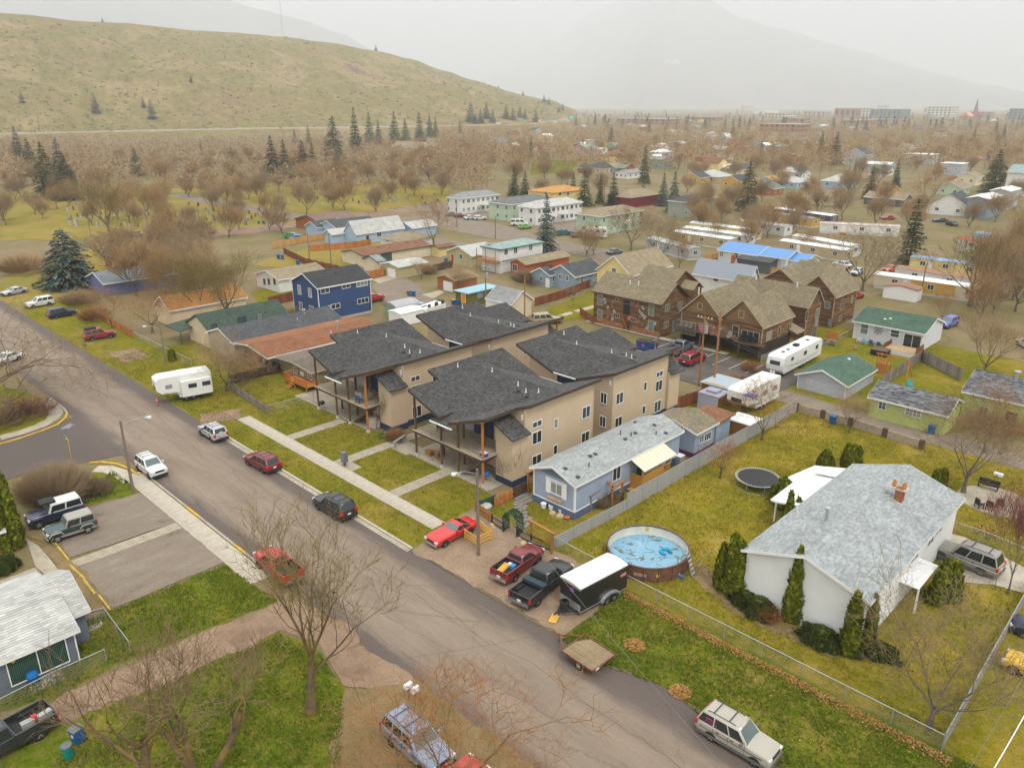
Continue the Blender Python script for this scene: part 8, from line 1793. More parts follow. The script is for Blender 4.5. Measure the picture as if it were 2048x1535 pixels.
# grass tufts and fallen leaves on the near lawns
def inpoly(x,y,poly):
 c=False;n=len(poly)
 for i in range(n):
  a,b=poly[i],poly[i-1]
  if (a[1] > y)!=(b[1] > y) and x < (b[0]-a[0])*(y-a[1])/(b[1]-a[1])+a[0]: c=not c
 return c
gm=needm('grass_blades',[(.12,.145,.006),(.19,.175,.012),(.27,.215,.04),(.34,.26,.08)],1.0);gm2=needm('green_grass_blades',[(.075,.135,.005),(.12,.165,.010),(.20,.19,.03)],1.0)
def tufts(name,polys,n,m,seed,hh=.10):
 rr=random.Random(seed);V=[];F=[]
 bx=[(min(p[0] for p in q),max(p[0] for p in q),min(p[1] for p in q),max(p[1] for p in q)) for q in polys];ar=[(b[1]-b[0])*(b[3]-b[2]) for b in bx];tot=sum(ar)
 for q,b,a in zip(polys,bx,ar):
  for i in range(int(n*a/tot)):
   x,y=rr.uniform(b[0],b[1]),rr.uniform(b[2],b[3])
   if noise.noise(Vector((x*.5,y*.5,seed))) < rr.uniform(-.7,.35) or not inpoly(x,y,q) or any(a<=x<=b_ and c<=y<=d for a,b_,c,d in BARE) or inpoly(x,y,DRV): continue
   for k in range(3):
    t=rr.random()*6.28;w=rr.uniform(.02,.05);l=rr.uniform(.5,1.5)*hh;o=len(V);c,s=math.cos(t),math.sin(t);e=rr.uniform(.2,.9)*l
    V+=[(x-s*w,y+c*w,.07),(x+s*w,y-c*w,.07),(x+c*e,y+s*e,.09+l)];F.append((o,o+1,o+2))
 me=bpy.data.meshes.new(name);me.from_pydata(V,[],F);me.materials.append(m);stuff(put(name,me))
DRV=[(G(*p).x,G(*p).y) for p in ((1850,1095),(1880,1062),(1930,1075),(2048,1135),(2060,1190),(1985,1170),(1925,1165))];BARE=[(x-.05,x+1.5,38.9,46.1 if i!=1 else 50.6) for i,x in enumerate(G(*p).x for p in ((575,871),(672,921),(780,982)))]+[(G(672,921).x+1.4,G(672,921).x+3.4,38.9,40.3),(G(672,921).x+1.4,G(672,921).x+4.3,45.1,46),(G(1990,1002).x-3.2,G(1990,1002).x+3.2,G(1990,1002).y-3.2,G(1990,1002).y+3.2)]
W2=lambda pts: [(G(*p).x,G(*p).y) for p in pts]
tufts('lawn_grass',[[(-86,34.3),(-45.6,34.3),(-45.6,37.2),(-86,37.2)],[(-85,39),(-47,39),(-47,45.8),(-85,45.8)],[(-36.5,42.5),(-7,42.5),(-7,86),(-36.5,86)],[(-44,42.5),(-37.5,42.5),(-37.5,46.8),(-44,46.8)],[(-118,34.5),(-86,34.5),(-86,47),(-118,47)]],52000,gm,3)
tufts('roadside_grass',[W2([(1122,1280),(1250,1180),(1880,1505),(2048,1560),(1560,1535),(1402,1433),(1320,1372),(1217,1336)]),W2([(222,1222),(450,1130),(555,1203),(200,1340),(120,1395),(0,1415),(150,1250)]),W2([(190,1425),(560,1270),(640,1305),(690,1390),(680,1535),(100,1535)]),[(G(165,1015).x,16),(-73,16),(-73,22),(G(225,940).x,22)]],52000,gm2,4,.12)
m_leaf=needm('fallen_leaf',[(.30,.13,.03),(.42,.21,.06),(.22,.10,.04),(.48,.30,.12)])
def leaves(name,gen,n,seed):
 rr=random.Random(seed);V=[];F=[]
 for i in range(n):
  x,y,z=gen(rr);a=rr.random()*6.28;s=rr.uniform(.04,.085);c,q=math.cos(a)*s,math.sin(a)*s;o=len(V);V+=[(x-c,y-q,z+rr.uniform(0,.04)),(x+q*.6,y-c*.6,z+.01),(x+c,y+q,z+rr.uniform(0,.05)),(x-q*.6,y+c*.6,z+.02)];F.append((o,o+1,o+2,o+3))
 me=bpy.data.meshes.new(name);me.from_pydata(V,[],F);me.materials.append(m_leaf);stuff(put(name,me))
leaves('fence_leaves',lambda r: (r.uniform(-29.5,-6),41.75-abs(r.gauss(0,.38)),.10+r.random()*.1),2800,1)
def heap(u,v,n,rad_,lab):
 p=G(u,v);k=MB();rr=random.Random(n+u)
 for i in range(n):
  a=rr.random()*6.28;q=rad_*math.sqrt(rr.random());z=.05+.16*(1-q/rad_)*rr.random()*1.4;s=rr.uniform(.05,.1);t=rr.random()*6.28;x,y=math.cos(a)*q,math.sin(a)*q;c,e=math.cos(t)*s,math.sin(t)*s;k.add([(x-c,y-e,z),(x+e*.6,y-c*.6,z+.03),(x+c,y+e,z+.02),(x-e*.6,y+c*.6,z)],[(0,1,2,3)])
 tag(k.build('leaf_pile',m_leaf,None,uv=False,loc=(p.x,p.y,.05)),lab, 'leaf pile')
heap(1270,1291,420,.75, 'round pile of raked brown leaves on the roadside lawn');heap(1360,1384,380,.7, 'pile of raked brown leaves at the road edge')
leaves('lawn_leaves',lambda r: (r.uniform(-36,6),r.uniform(36.5,87),.13),5200,2);leaves('yard_leaves',lambda r: (r.uniform(-64,-30),r.uniform(6,24),.13),900,5)
# ================================================================ FENCES, POLES, WIRES, YARD THINGS
def fence(label,pts,kind,h=1.2,sp=2.4,m=None,pm=None,name='fence',world=False):
 q=[Vector(p) for p in pts] if world else [G(*p) for p in pts];o=q[0];t=thing(name,label, 'fence',o);m=m or c_wood;pm=pm or (metal_gal if kind in ('chain', 'slat') else m);post=MB();rail=MB();body=[]
 for a,b in zip(q,q[1:]):
  L=(b-a).length;n=max(1,round(L/sp));d=(b-a)/n;u=d.normalized();nrm=Vector((-u.y,u.x,0))
  for i in range(n+(b is q[-1])):
   p=a+d*i-o
   if kind in ('chain', 'slat'): post.tube(p,p+Vector((0,0,h+.06)),.035,n=6)
   elif kind=='block': post.box(p.x-.28,p.y-.14,0,p.x+.28,p.y+.14,h+.1)
   else: post.box(p.x-.05,p.y-.05,0,p.x+.05,p.y+.05,h+.08)
  A,B=a-o,b-o;up=Vector((0,0,1))
  if kind in ('chain', 'slat'): rail.tube(A+up*h,B+up*h,.032,n=6)
  elif kind!='block':
   for z in ((.25,h-.25) if h > .9 else (.2,h-.1)): rail.beam(A+up*z-nrm*.05,B+up*z-nrm*.05,.04,.09)
  for i in range(n):
   p=a+d*i-o;k=MB();l=d.length
   if kind=='chain':
    s=.14;c=int((l+h)/s)
    for j in range(c):
     for sg in (1,-1):
      x0=j*s-h if sg > 0 else j*s;e=[]
      for z,x in ((0,x0),(h,x0+sg*h)): e.append((x,z))
      cl_=clip_seg(e,0,l)
      if cl_: (xa,za),(xb,zb)=cl_;w=.006;k.add([p+u*(xa-w)+up*za,p+u*(xa+w)+up*za,p+u*(xb+w)+up*zb,p+u*(xb-w)+up*zb],[(0,1,2,3)])
    body.append(('wire_mesh',k,metal_gal))
   elif kind=='slat':
    c=int(l/.09)
    for j in range(c): k.ext([p+u*(l*j/c+.008)+nrm*(.012*(j % 2)),p+u*(l*(j+1)/c-.004)+nrm*(.012*(j % 2)),p+u*(l*(j+1)/c-.004)+nrm*(.012*(j % 2))+up*(h-.03),p+u*(l*j/c+.008)+nrm*(.012*(j % 2))+up*(h-.03)],nrm*.01)
    body.append(('slat_panel',k,m))
   elif kind=='block': k.ext([p+u*.3+nrm*.07,p+u*(l-.3)+nrm*.07,p+u*(l-.3)+nrm*.07+up*h,p+u*.3+nrm*.07+up*h],-nrm*.14);body.append(('wall_panel',k,m))
   elif kind=='iron':
    for j in range(int(l/.13)): k.tube(p+u*(j*.13),p+u*(j*.13)+up*h,.012,n=4)
    body.append(('iron_bars',k,m))
   else:
    w=.15;c=max(1,int(l/w))
    for j in range(c): zt=h+R.uniform(-.03,.03)+(.18*math.sin(math.pi*j/c) if kind=='arched' else 0);k.ext([p+u*(l*j/c+.006),p+u*(l*(j+1)/c-.004),p+u*(l*(j+1)/c-.004)+up*zt,p+u*(l*j/c+.006)+up*zt],nrm*.02)
    body.append(('boards',k,m))
 split(post, 'post',pm if kind!='block' else c_wood_dk,t);split(rail, 'rail',metal_gal if kind in ('chain', 'slat') else m,t)
 for nm,k,mm in body: x=k.build(nm,mm,t,uv=False);nm=='wall_panel' or stuff(x)
 return t
def clip_seg(e,lo,hi):
 (x0,z0),(x1,z1)=e
 if max(x0,x1)<=lo or min(x0,x1)>=hi: return None
 def at(x): return (x,z0+(z1-z0)*(x-x0)/(x1-x0))
 r_=[(x0,z0),(x1,z1)]
 return [at(min(max(p[0],lo),hi)) for p in r_]
m_slat=plain('grey_slat',(.36,.36,.36),.6,var=.12);m_block=plain('tan_block',(.36,.29,.21),.9,var=.2)
fence('low grey slatted fence beside the trailer home yard',[(1108,1098),(1252,1021)], 'slat',1.15,2.5,m_slat);fence('tall grey slatted fence between the trailer home and the pool lawn',[(1253,1020),(1592,824)], 'slat',1.75,2.5,m_slat)
fence('long chain-link fence across the roadside lawn below the pool',[(1112,1100),(1252,1176),(1882,1502)], 'chain',1.2,3.0);fence('grey-topped slatted fence running up the right side from the corner',[(1884,1500),(2064,1175)], 'slat',1.3,3.0,m_slat)
fence('tan panel fence with dark posts along the alley',[(1592,822),(1700,852),(1842,898)], 'block',1.0,3.4,m_block);fence('chain-link fence between the driveway SUV and the flower lawn',[(1868,1118),(1912,1140),(1990,1172)], 'chain',1.1,2.2);fence('chain-link fence behind the driveway SUV',[(1892,1060),(1965,1085),(2048,1120)], 'chain',1.1,2.5)
fence('chain-link fence along the dirt driveway below the slate-sided house',[(-20,1440),(110,1372),(214,1325)], 'chain',1.1,3);fence('short chain-link run from the slate-sided house corner',[(180,1250),(212,1240),(262,1308)], 'chain',1.1,2.2)
fence('weathered tall board fence beside the play tower',[(1762,775),(1842,722)], 'board',1.75,2.4,c_wood_gy);fence('weathered tall board fence behind the turquoise chair',[(1842,722),(1920,762)], 'board',1.75,2.4,c_wood_gy);fence('wire fence between the rustic block and the green-roofed house',[(1622,712),(1706,668)], 'chain',1.1,2.5)
fence('brown board fence behind the purple-gabled garden house',[(1296,838),(1372,812),(1440,790)], 'board',1.6,2.4,c_wood_red);fence('orange board fence behind the red off-road SUV',[(206,640),(268,676)], 'board',1.2,2.4,c_wood_or);fence('chain-link fence from the orange fence to the lamp post',[(268,676),(384,734)], 'chain',1.1,3)
fence('dark weathered board fence beside the white fifth-wheel trailer',[(460,778),(536,828)], 'board',1.1,2.4,c_wood_gy);fence('dark board fence behind the small green yard',[(462,768),(575,740)], 'board',1.3,2.4,c_wood_dk);fence('chain-link fence between the small yard and townhouse lawn',[(538,826),(628,802)], 'chain',1.0,2.4)
fence('new tan plank fence before the light blue house',[(545,498),(612,484),(682,474)], 'board',1.7,2.4,tabs('new_plank',(.5,.29,.1),.15));fence('brown scalloped fence behind the royal blue house',[(568,508),(612,530),(680,546)], 'arched',1.5,2.6,c_wood_red);fence('orange plank fence beside the cream ranch house',[(620,503),(700,497),(742,490)], 'board',1.6,2.4,c_wood_or)
fence('red-brown board fence along the slate blue house',[(1070,612),(1120,598),(1200,566)], 'board',1.6,2.4,c_wood_red);fence('red-brown board fence between cream house and royal blue house',[(538,612),(590,600)], 'board',1.7,2.4,c_wood_red);fence('brown scalloped fence by the single garage',[(740,556),(768,552),(762,545)], 'arched',1.5,2.4,c_wood_or);fence('dark scalloped fence between garage and khaki cottage',[(848,548),(905,535)], 'arched',1.5,2.4,c_wood_dk)
fence('short brown fence at the corner of the rustic apartments',[(1160,630),(1186,648)], 'board',1.4,1.5,c_wood_red);fence('new yellow fence below the blue metal roof',[(1512,545),(1560,548)], 'board',1.4,2.4,tabs('new_plank',(.5,.29,.1),.15));fence('tan plank fence left of the blue metal roof',[(1405,523),(1436,517)], 'board',1.5,2.4,tabs('new_plank',(.5,.29,.1),.15));fence('orange board fence by the flat-roofed house with wood corner',[(1895,362),(1942,352)], 'board',1.6,3,c_wood_or)
# front yard of the trailer home
fence('brown board fence with white papers behind the red coupe',[(951,1022),(984,1046)], 'board',1.0,1.6,c_wood);fence('dark green hedge-like screen beside the stone planter',[(960,1018),(990,1006)], 'board',.9,1.6,w_green);fence('orange board fence at the trailer home path',[(990,1014),(1027,996)], 'board',1.0,1.6,c_wood_or);fence('dark lattice fence beside the trailer home path',[(1027,996),(1056,982)], 'board',1.1,1.2,c_wood_dk)
fence('black iron fence left of the green arbor',[(984,1047),(1008,1062)], 'iron',.9,1.4,c_black);fence('black iron fence right of the green arbor',[(1034,1072),(1062,1088),(1104,1103)], 'iron',.9,1.4,c_black);fence('brown picket gate inside the wooden trellis',[(1222,1016),(1246,1004)], 'iron',1.0,1.2,c_wood_dk)
def frame(label,pts,h,m,name='trellis',top=True,cat='trellis',rails=()):
 q=[G(*p) for p in pts];o=q[0];t=thing(name,label,cat,o)
 for p in q: k=MB();p_=p-o;k.box(p_.x-.07,p_.y-.07,0,p_.x+.07,p_.y+.07,h);k.build('post',m,t)
 for a,b in zip(q,q[1:]):
  k=MB();u=(b-a).normalized();k.beam(a-o+Vector((0,0,h+.06))-u*.3,b-o+Vector((0,0,h+.06))+u*.3,.24,.12);k.build('beam',m,t)
  for z in rails: k=MB();k.beam(a-o+Vector((0,0,z)),b-o+Vector((0,0,z)),.05,.07);k.build('rail',m,t)
 return t
frame('wooden trellis gate at the corner of the slatted fence',[(1062,1084),(1103,1108)],2.0,c_wood,rails=(.9,1.4));frame('mossy pergola beam in front of the trailer home porch',[(1203,985),(1223,1016),(1243,1003)],2.1,c_wood, 'pergola',cat='pergola');frame('grey timber trellis round the vine heap',[(1181,1022),(1203,1006)],1.6,c_wood_gy,rails=(.5,1.0));frame('tall lattice gate at the townhouse corner',[(1056,984),(1074,976)],2.1,c_wood_or, 'garden_gate',cat='gate',rails=(.4,.8,1.2,1.6))
o=G(1006,1064);e=G(1034,1074);t=thing('garden_arbor', 'green leafy arched arbor over the path from the gravel lot', 'arbor',o);d=e-o;u=d.normalized();nr=Vector((-u.y,u.x,0));k=MB();L=MB();rr=random.Random(4)
for s in (0,.9):
 pts=[nr*s]+[u*(d.length/2-d.length/2*math.cos(a))+nr*s+Vector((0,0,1.3+.75*math.sin(a))) for a in [math.pi*i/8 for i in range(9)]]+[d+nr*s];k.path(pts,.03,5)
for i in range(2400):
 a=rr.random()*math.pi;s=rr.uniform(-.1,1.0);z=1.3+.78*math.sin(a) if rr.random() < .6 else rr.uniform(0,1.3);x=d.length/2-d.length/2*(math.cos(a) if z > 1.3 else rr.choice((-1,1)));q=u*x+nr*s+Vector((0,0,z));w=Vector((rr.uniform(-1,1),rr.uniform(-1,1),rr.uniform(-1,1)))*.08;L.add([q,q+w,q+w.orthogonal()*.9],[(0,1,2)])
k.build('arch_frame',c_black,t);stuff(L.build('leaves',needm('arbor_green',[(.02,.05,.03),(.05,.10,.05)]),t,uv=False))
mb=MB();rr=random.Random(8);pv=[(1028,1000),(1060,983),(1078,990),(1052,1008),(1062,1040),(1050,1062),(1032,1058),(1034,1022)];ws=[(G(*p).x,G(*p).y) for p in pv]
x0,x1,y0,y1=min(p[0] for p in ws),max(p[0] for p in ws),min(p[1] for p in ws),max(p[1] for p in ws);y=y0;root=tag(bpy.data.objects.new('paver_path',None),kind='structure');COL.objects.link(root);mp=tabs('paver_stone',(.22,.20,.175),.25);me=None
while y < y1:
 x=x0+rr.random()*.3
 while x < x1:
  if inpoly(x,y,ws): k=MB();s=rr.uniform(.2,.26);k.box(-s,-.2,0,s,.2,.06);put('paver',k.mesh('paver',mp),root,(x,y,.05+rr.uniform(0,.012)))
  x+=.56
 y+=.44
# poles, lamps, wires
m_pole=barkm('pole_wood',(.15,.115,.085),(.24,.19,.145));m_polor=barkm('pole_orange',(.26,.12,.045),(.36,.18,.07))
TOPS={}
def pole(key,label,base,top,m=None,lamp=None,arm=False,trans=False,h=None):
 p=G(*base);h=h or hgt(top,base);t=thing('street_lamp' if lamp else 'utility_pole',label, 'street lamp' if lamp else 'utility pole',p);k=MB();k.tube((0,0,0),(0,0,h),.15 if h > 6 else .11,.10 if h > 6 else .08,10);k.build('pole',m or m_pole,t);TOPS[key]=p+Vector((0,0,h-.15))
 if lamp:
  q=G(lamp[0],lamp[1],h+.35)-p;k=MB();pts=[Vector((0,0,h-.5))]+[Vector((q.x*f,q.y*f,h-.5+.85*math.sin(f*1.6))) for f in (.25,.5,.75,1)];k.path(pts,.03,6);k.build('arm',metal_gal,t);e=pts[-1];u=Vector((q.x,q.y,0)).normalized();k=MB();k.lathe([(.01,.14),(.17,.1),(.22,0),(.16,-.13),(.01,-.17)],e+u*.25,12);k.beam(e-u*.1,e+u*.25,.16,.12);k.build('lamp_head',plain('lamp_white',(.55,.6,.58),.4),t)
 if arm:
  for z in ((.3,) if arm==1 else (.3,1.1)): k=MB();k.beam((-1.1,0,h-z),(1.1,0,h-z),.1,.12);k.build('crossarm',m or m_pole,t)
  k=MB();[k.tube((x,0,h-.24),(x,0,h-.05),.05,n=6) for x in (-1,-.5,.5,1)];split(k, 'insulator',metal_wh,t)
 if trans: k=MB();k.tube((.32,0,h-2.2),(.32,0,h-1.2),.24,n=12);k.build('transformer',metal_gal,t)
 return t
pole('a', 'wooden street lamp pole at the left corner by the white boxy SUV',(267,985),841,lamp=(293,834));pole('b', 'weathered street lamp pole on the gravel between coupe and pickups',(957,1110),937,lamp=(912,946));pole('c', 'distant street lamp pole behind the white fifth-wheel trailer',(332,728),652,lamp=(292,652))
pole('d', 'utility pole with transformer and crossarms in the car park',(1398,772),632,m_polor,arm=2,trans=True);pole('e', 'plain orange-brown utility pole right of the transformer pole',(1426,786),622,m_polor);pole('f', 'bright orange utility pole beside the cream garage',(1049,650),552,m_polor);pole('g', 'dark utility pole with transformer at the olive shed',(972,612),532,trans=True,arm=1)
for k_,lab,b_,tp in (('h', 'utility pole in front of the new tan plank fence',(620,527),467),('i', 'utility pole beside the brown scalloped fence',(663,537),466),('j', 'utility pole in the spruce row',(1208,412),370),('k', 'utility pole behind the white apartments',(1018,392),357),('l', 'leaning utility pole at the cream and mustard mobile home',(1841,594),529),('m', 'pole on the verge of the apartment car park',(991,478),433),('n', 'pole at the left end of the apartment car park',(914,455),403),('o', 'utility pole on the cemetery road behind the beige sedan',(297,468),402),('p', 'dark short pole on the cemetery road',(182,474),434),('q', 'utility pole at the cemetery gate',(452,450),395),('r', 'utility pole among the far pale blue houses',(1636,382),330)): pole(k_,lab,b_,tp)
def wire(label,a,b,sag=.4,r=.012,name='overhead_wire'):
 k=MB();n=14;pts=[a.lerp(b,i/n)-Vector((0,0,sag*4*(i/n)*(1-i/n)))-a for i in range(n+1)];k.path(pts,r,4);tag(k.build(name,plain('wire_grey',(.16,.16,.16),.5,var=0) if r < .02 else metal_wh,None,uv=False,loc=a),label, 'wire')
T=TOPS;wire('service wire dropping from the gravel lot lamp pole across the road',T['b'],G(1500,1590,7.5),.5,.012);wire('wire from the left corner lamp pole over the street',T['a'],G(560,905,7),.4,.01);wire('overhead wire between the transformer pole and the olive shed pole',T['d'],T['g'],.8);wire('overhead wire between the transformer pole and the orange pole',T['d'],T['f'],.7);wire('overhead wire from the transformer pole toward the lime green houses',T['d']-Vector((0,0,1.5)),G(2090,905,6.5),1.2)
wire('second overhead wire toward the lime green houses',T['e']-Vector((0,0,2.5)),G(2090,915,5.5),1.2);wire('overhead wire between the two poles in front of the plank fences',T['h'],T['i'],.4);wire('overhead wire from the olive shed pole past the royal blue house',T['g'],T['i'],1.0);wire('thick white cable crossing the lower right corner',G(1950,1600,7),G(2120,1300,7),.3,.03);wire('thin cable beside the thick white one at the lower right',G(1900,1600,7),G(2110,1240,7),.3,.012)
# pool
pc=G(1296,1092,1.22);t=thing('swimming_pool', 'round brown-walled pool half filled with blue cover and debris', 'pool',(pc.x,pc.y,0));r_=3.3;H_=1.22
b=MB();b.lathe([(r_,0),(r_+.03,.6),(r_,H_)],n=48);b.build('wall',plain('pool_brown',(.15,.072,.045),.6,var=.3,scale=2),t,smooth=True)
b=MB();b.lathe([(r_-.05,H_),(r_-.09,.3),(r_-.3,.12),(.01,.1)],n=48);b.build('liner',plain('pool_liner',(.52,.52,.45),.6,var=.15,scale=1),t,smooth=True)
nt=NT('pool_cover');v=nt.coord('Object');n1=nt.noise(v,.75,8,.72,1.6);c=nt.ramp(n1,[(.36,(.09,.075,.03)),(.43,(.10,.17,.16)),(.48,(.20,.38,.50)),(.57,(.13,.32,.47)),(.61,(.38,.46,.48)),(.66,(.11,.095,.04))]);nt.col(c);nt.b.inputs['Roughness'].default_value=.25;nt.bump(n1,.6,.15)
b=MB();b.lathe([(r_-.08,.42),(r_*.5,.45),(.01,.44)],n=48);b.build('pool_cover',nt.m,t,smooth=True)
b=MB();n=24
for i in range(n): a,c=6.2832*i/n,6.2832*(i+1)/n;b.beam((r_*math.cos(a),r_*math.sin(a),H_+.03),(r_*math.cos(c),r_*math.sin(c),H_+.03),.13,.09)
split(b, 'top_rail',plain('pool_rail',(.13,.065,.045),.5),t);b=MB()
for i in range(18): a=6.2832*i/18;b.beam(((r_+.05)*math.cos(a),(r_+.05)*math.sin(a),0),((r_+.05)*math.cos(a),(r_+.05)*math.sin(a),H_),.08,.08)
split(b, 'leg',MAT['pool_rail'],t)
def disc(par,ang,z,rr_,m,rad_,nm='badge'):
 b=MB();c=Vector((rad_*math.cos(ang),rad_*math.sin(ang),z));n=Vector((math.cos(ang),math.sin(ang),0));b.tube(c,c+n*.025,rr_,rr_,14);b.build(nm,m,par)
ca=math.atan2(-pc.y,-pc.x)
for da,z,m,s in ((-.62,.55,metal_wh,.12),(.28,.62,plain('badge_yellow',(.55,.42,.03),.5),.16)): disc(t,ca+da,z,s,m,r_+.02)
b=MB();b.box(-.5,-.012,-.12,.5,.012,.12);x=b.build('label_panel',plain('badge_tan',(.36,.24,.2),.5),t,loc=((r_+.04)*math.cos(ca-.14),(r_+.04)*math.sin(ca-.14),.62));x.rotation_euler=(0,0,ca-.14+math.pi/2);disc(t,ca+math.pi+.05,.95,.16,MAT['badge_yellow'],r_-.12)
la=ca+1.15;b=MB();u=Vector((math.cos(la),math.sin(la),0));w=Vector((-u.y,u.x,0))
for s in (-.25,.25): b.path([u*(r_+.75)+w*s,u*(r_+.1)+w*s+Vector((0,0,1.9)),u*(r_-.15)+w*s+Vector((0,0,1.9)),u*(r_-.45)+w*s+Vector((0,0,.4))],.03,6)
for i in range(5): f=(i+.6)/5.5;p=(u*(r_+.75)).lerp(u*(r_+.1)+Vector((0,0,1.9)),f);b.beam(p-w*.25,p+w*.25,.12,.04)
split(b, 'ladder',metal_gal,t)
pa=G(1355,1152);t2=thing('pool_pump', 'small white pool pump with looping hoses at the pool foot', 'pump',pa);b=MB();b.lathe([(.01,.5),(.16,.46),(.18,.1),(.22,0)],n=12);b.build('tank',metal_wh,t2);b=MB();b.box(.15,-.15,0,.55,.15,.25);b.build('motor',plain('pump_blue',(.08,.14,.3),.5),t2);b=MB();c=(pc-pa);c.z=0;c.normalize();s=Vector((-c.y,c.x,0))
for sg in (-1,1): b.path([Vector((0,0,.3)),s*sg*.7+Vector((0,0,.1)),s*sg*1.1+c*.3+Vector((0,0,.35)),s*sg*.9+c*.6+Vector((0,0,.75))],.05,7)
split(b, 'hose',metal_wh,t2)
b=MB();[b.tube(pc+Vector((.9+.42*math.cos(a),1.3+.42*math.sin(a),-.68)),pc+Vector((.9+.42*math.cos(a+.5),1.3+.42*math.sin(a+.5),-.68)),.13,n=7) for a in (.4+.45*i for i in range(11))];tag(b.build('float_ring',plain('float_blue',(.01,.27,.45),.4),None), 'bright blue inflatable ring lying on the pool cover', 'pool float')
# trampoline
p=G(1516,954,.9);t=thing('trampoline', 'round black trampoline with pale rim on the back lawn', 'trampoline',(p.x,p.y,0));r_=2.15;b=MB();b.lathe([(r_-.25,.9),(.01,.88)],n=36);b.build('mat',c_black,t);b=MB();n=36
for i in range(n): a,c=6.2832*i/n,6.2832*(i+1)/n;b.tube((r_*math.cos(a),r_*math.sin(a),.9),(r_*math.cos(c),r_*math.sin(c),.9),.035,n=5,cap=False)
b.build('rim',metal_gal,t);b=MB()
for i in range(72): a=6.2832*i/72;b.tube(((r_-.25)*math.cos(a),(r_-.25)*math.sin(a),.89),(r_*math.cos(a),r_*math.sin(a),.9),.018,n=3,cap=False)
stuff(b.build('springs',metal_wh,t,uv=False));b=MB()
for i in range(8): a=6.2832*i/8;b.path([(r_*math.cos(a),r_*math.sin(a),.9),(r_*math.cos(a),r_*math.sin(a),.02),(r_*math.cos(a+.78),r_*math.sin(a+.78),.02)],.025,5)
split(b, 'leg',metal_gal,t)
# seats, bins, boxes, grills, bicycles
def chair(label,at,z,rz,m,group=None,root=None,s=1.0):
 t=root or thing('lawn_chair',label, 'chair',at,rz,group)
 for nm,bx in (('seat',(-.28,-.28,.36,.28,.28,.42)),('backrest',(-.28,.24,.42,.28,.30,.98)),('armrest',(-.34,-.28,.58,-.26,.3,.62)),('armrest',(.26,-.28,.58,.34,.3,.62))): k=MB();k.box(*bx);k.build(nm,m,t)
 for x in (-.27,.27):
  for y in (-.24,.24): k=MB();k.box(x-.03,y-.03,0,x+.03,y+.03,.6);k.build('leg',m,t)
 return t
for t,m in CHAIRS: chair('',None,0,0,m,root=t)
cw_,cb_,cn_,ct_=plain('chair_white',(.6,.6,.57),.6),plain('chair_lightblue',(.2,.45,.6),.6),plain('chair_navy',(.03,.07,.16),.6),plain('chair_turquoise',(.0,.42,.55),.5)
for lab,u,v,rz,m in (('white lawn chair first in the row under the green-roofed house wall',1718,686,3,cw_),('light blue lawn chair second in the row under the house wall',1728,689,3,cb_),('dark blue lawn chair third in the row under the house wall',1742,692,3,cn_),('dark blue lawn chair last in the row under the house wall',1757,696,3.1,cn_),('pale lawn chair alone on the lawn by the covered hot tub',1710,701,2,c_wood_gy),('turquoise plastic chair on the lawn behind the weathered fence',1819,775,1.2,ct_),('dark chair at the near edge of the round patio',1957,1016,2.5,c_black),('second dark chair at the near edge of the round patio',1979,1020,3,c_black),('third dark chair on the round patio',1998,1015,3.4,c_black),('blue cushioned chair on the trailer home deck walk',1330,938,4.6,cn_),('second blue cushioned chair on the trailer home deck walk',1342,932,4.6,cn_)): chair(lab,G(u,v)+Vector((0,0,.07)),0,rz,m)
# on the decks
chair('white folding chair on the left townhouse deck',Vector((-70.2,46.9,3.03)),0,2.6,cw_);chair('navy swivel chair on the left townhouse deck',Vector((-70.0,46.2,3.03)),0,3.4,cn_);chair('dark chair on the right townhouse deck by the rail',Vector((-57.4,47.6,3.03)),0,2,c_black);chair('wooden lounge chair under the right townhouse deck',Vector((-57.2,47.1,.07)),0,2.9,c_wood)
def boxes(name,label,cat,at,parts,rz=0,group=None):
 t=thing(name,label,cat,at,rz,group)
 for nm,bx,m in parts: k=MB();k.box(*bx);k.build(nm,m,t)
 return t
boxes('patio_table', 'pale tarp-covered table on the left townhouse deck', 'table',(-71.0,47.6,3.03),[('cover',(-.9,-.6,.1,.9,.6,.8),plain('tan_cover',(.36,.31,.24),.9))]);boxes('cooler', 'blue cooler with white lid on the right townhouse deck', 'cooler',(-49.6,46.5,3.03),[('box',(-.35,-.22,0,.35,.22,.34),plain('cooler_blue',(.02,.07,.4),.4)),('lid',(-.37,-.24,.34,.37,.24,.44),metal_wh)])
boxes('crate', 'wooden crate under the right townhouse deck', 'crate',(-58.6,47.0,.07),[('box',(-.4,-.3,0,.4,.3,.5),c_wood)]);boxes('covered_grill', 'pale fabric-covered grill under the left townhouse deck', 'grill',G(748,854)+Vector((0,0,.07)),[('cover',(-.65,-.4,0,.65,.4,.95),plain('cover_pink',(.42,.36,.32),.9)),('hood',(-.5,-.3,.95,.5,.3,1.15),plain('cover_pink',(.42,.36,.32),.9))])
def grill(label,at,m,rz=0):
 t=thing('grill',label, 'grill',at,rz);k=MB();k.lathe([(.02,.5),(.3,.62),(.36,.8),(.3,.98),(.02,1.06)],n=14);k.build('kettle',m,t);k=MB();[k.tube((.25*math.cos(a),.25*math.sin(a),.65),(.4*math.cos(a),.4*math.sin(a),0),.02,n=5) for a in (.5,2.6,4.7)];split(k, 'leg',c_black,t)
mbl=plain('grill_blue',(.01,.14,.42),.35);grill('blue kettle grill on the slate-sided house patio',G(70,1372)+Vector((0,0,.06)),mbl);grill('blue kettle grill under the right townhouse deck corner',G(973,963)+Vector((0,0,.07)),mbl);grill('black kettle grill under the left townhouse deck',G(645,818)+Vector((0,0,.07)),c_black)
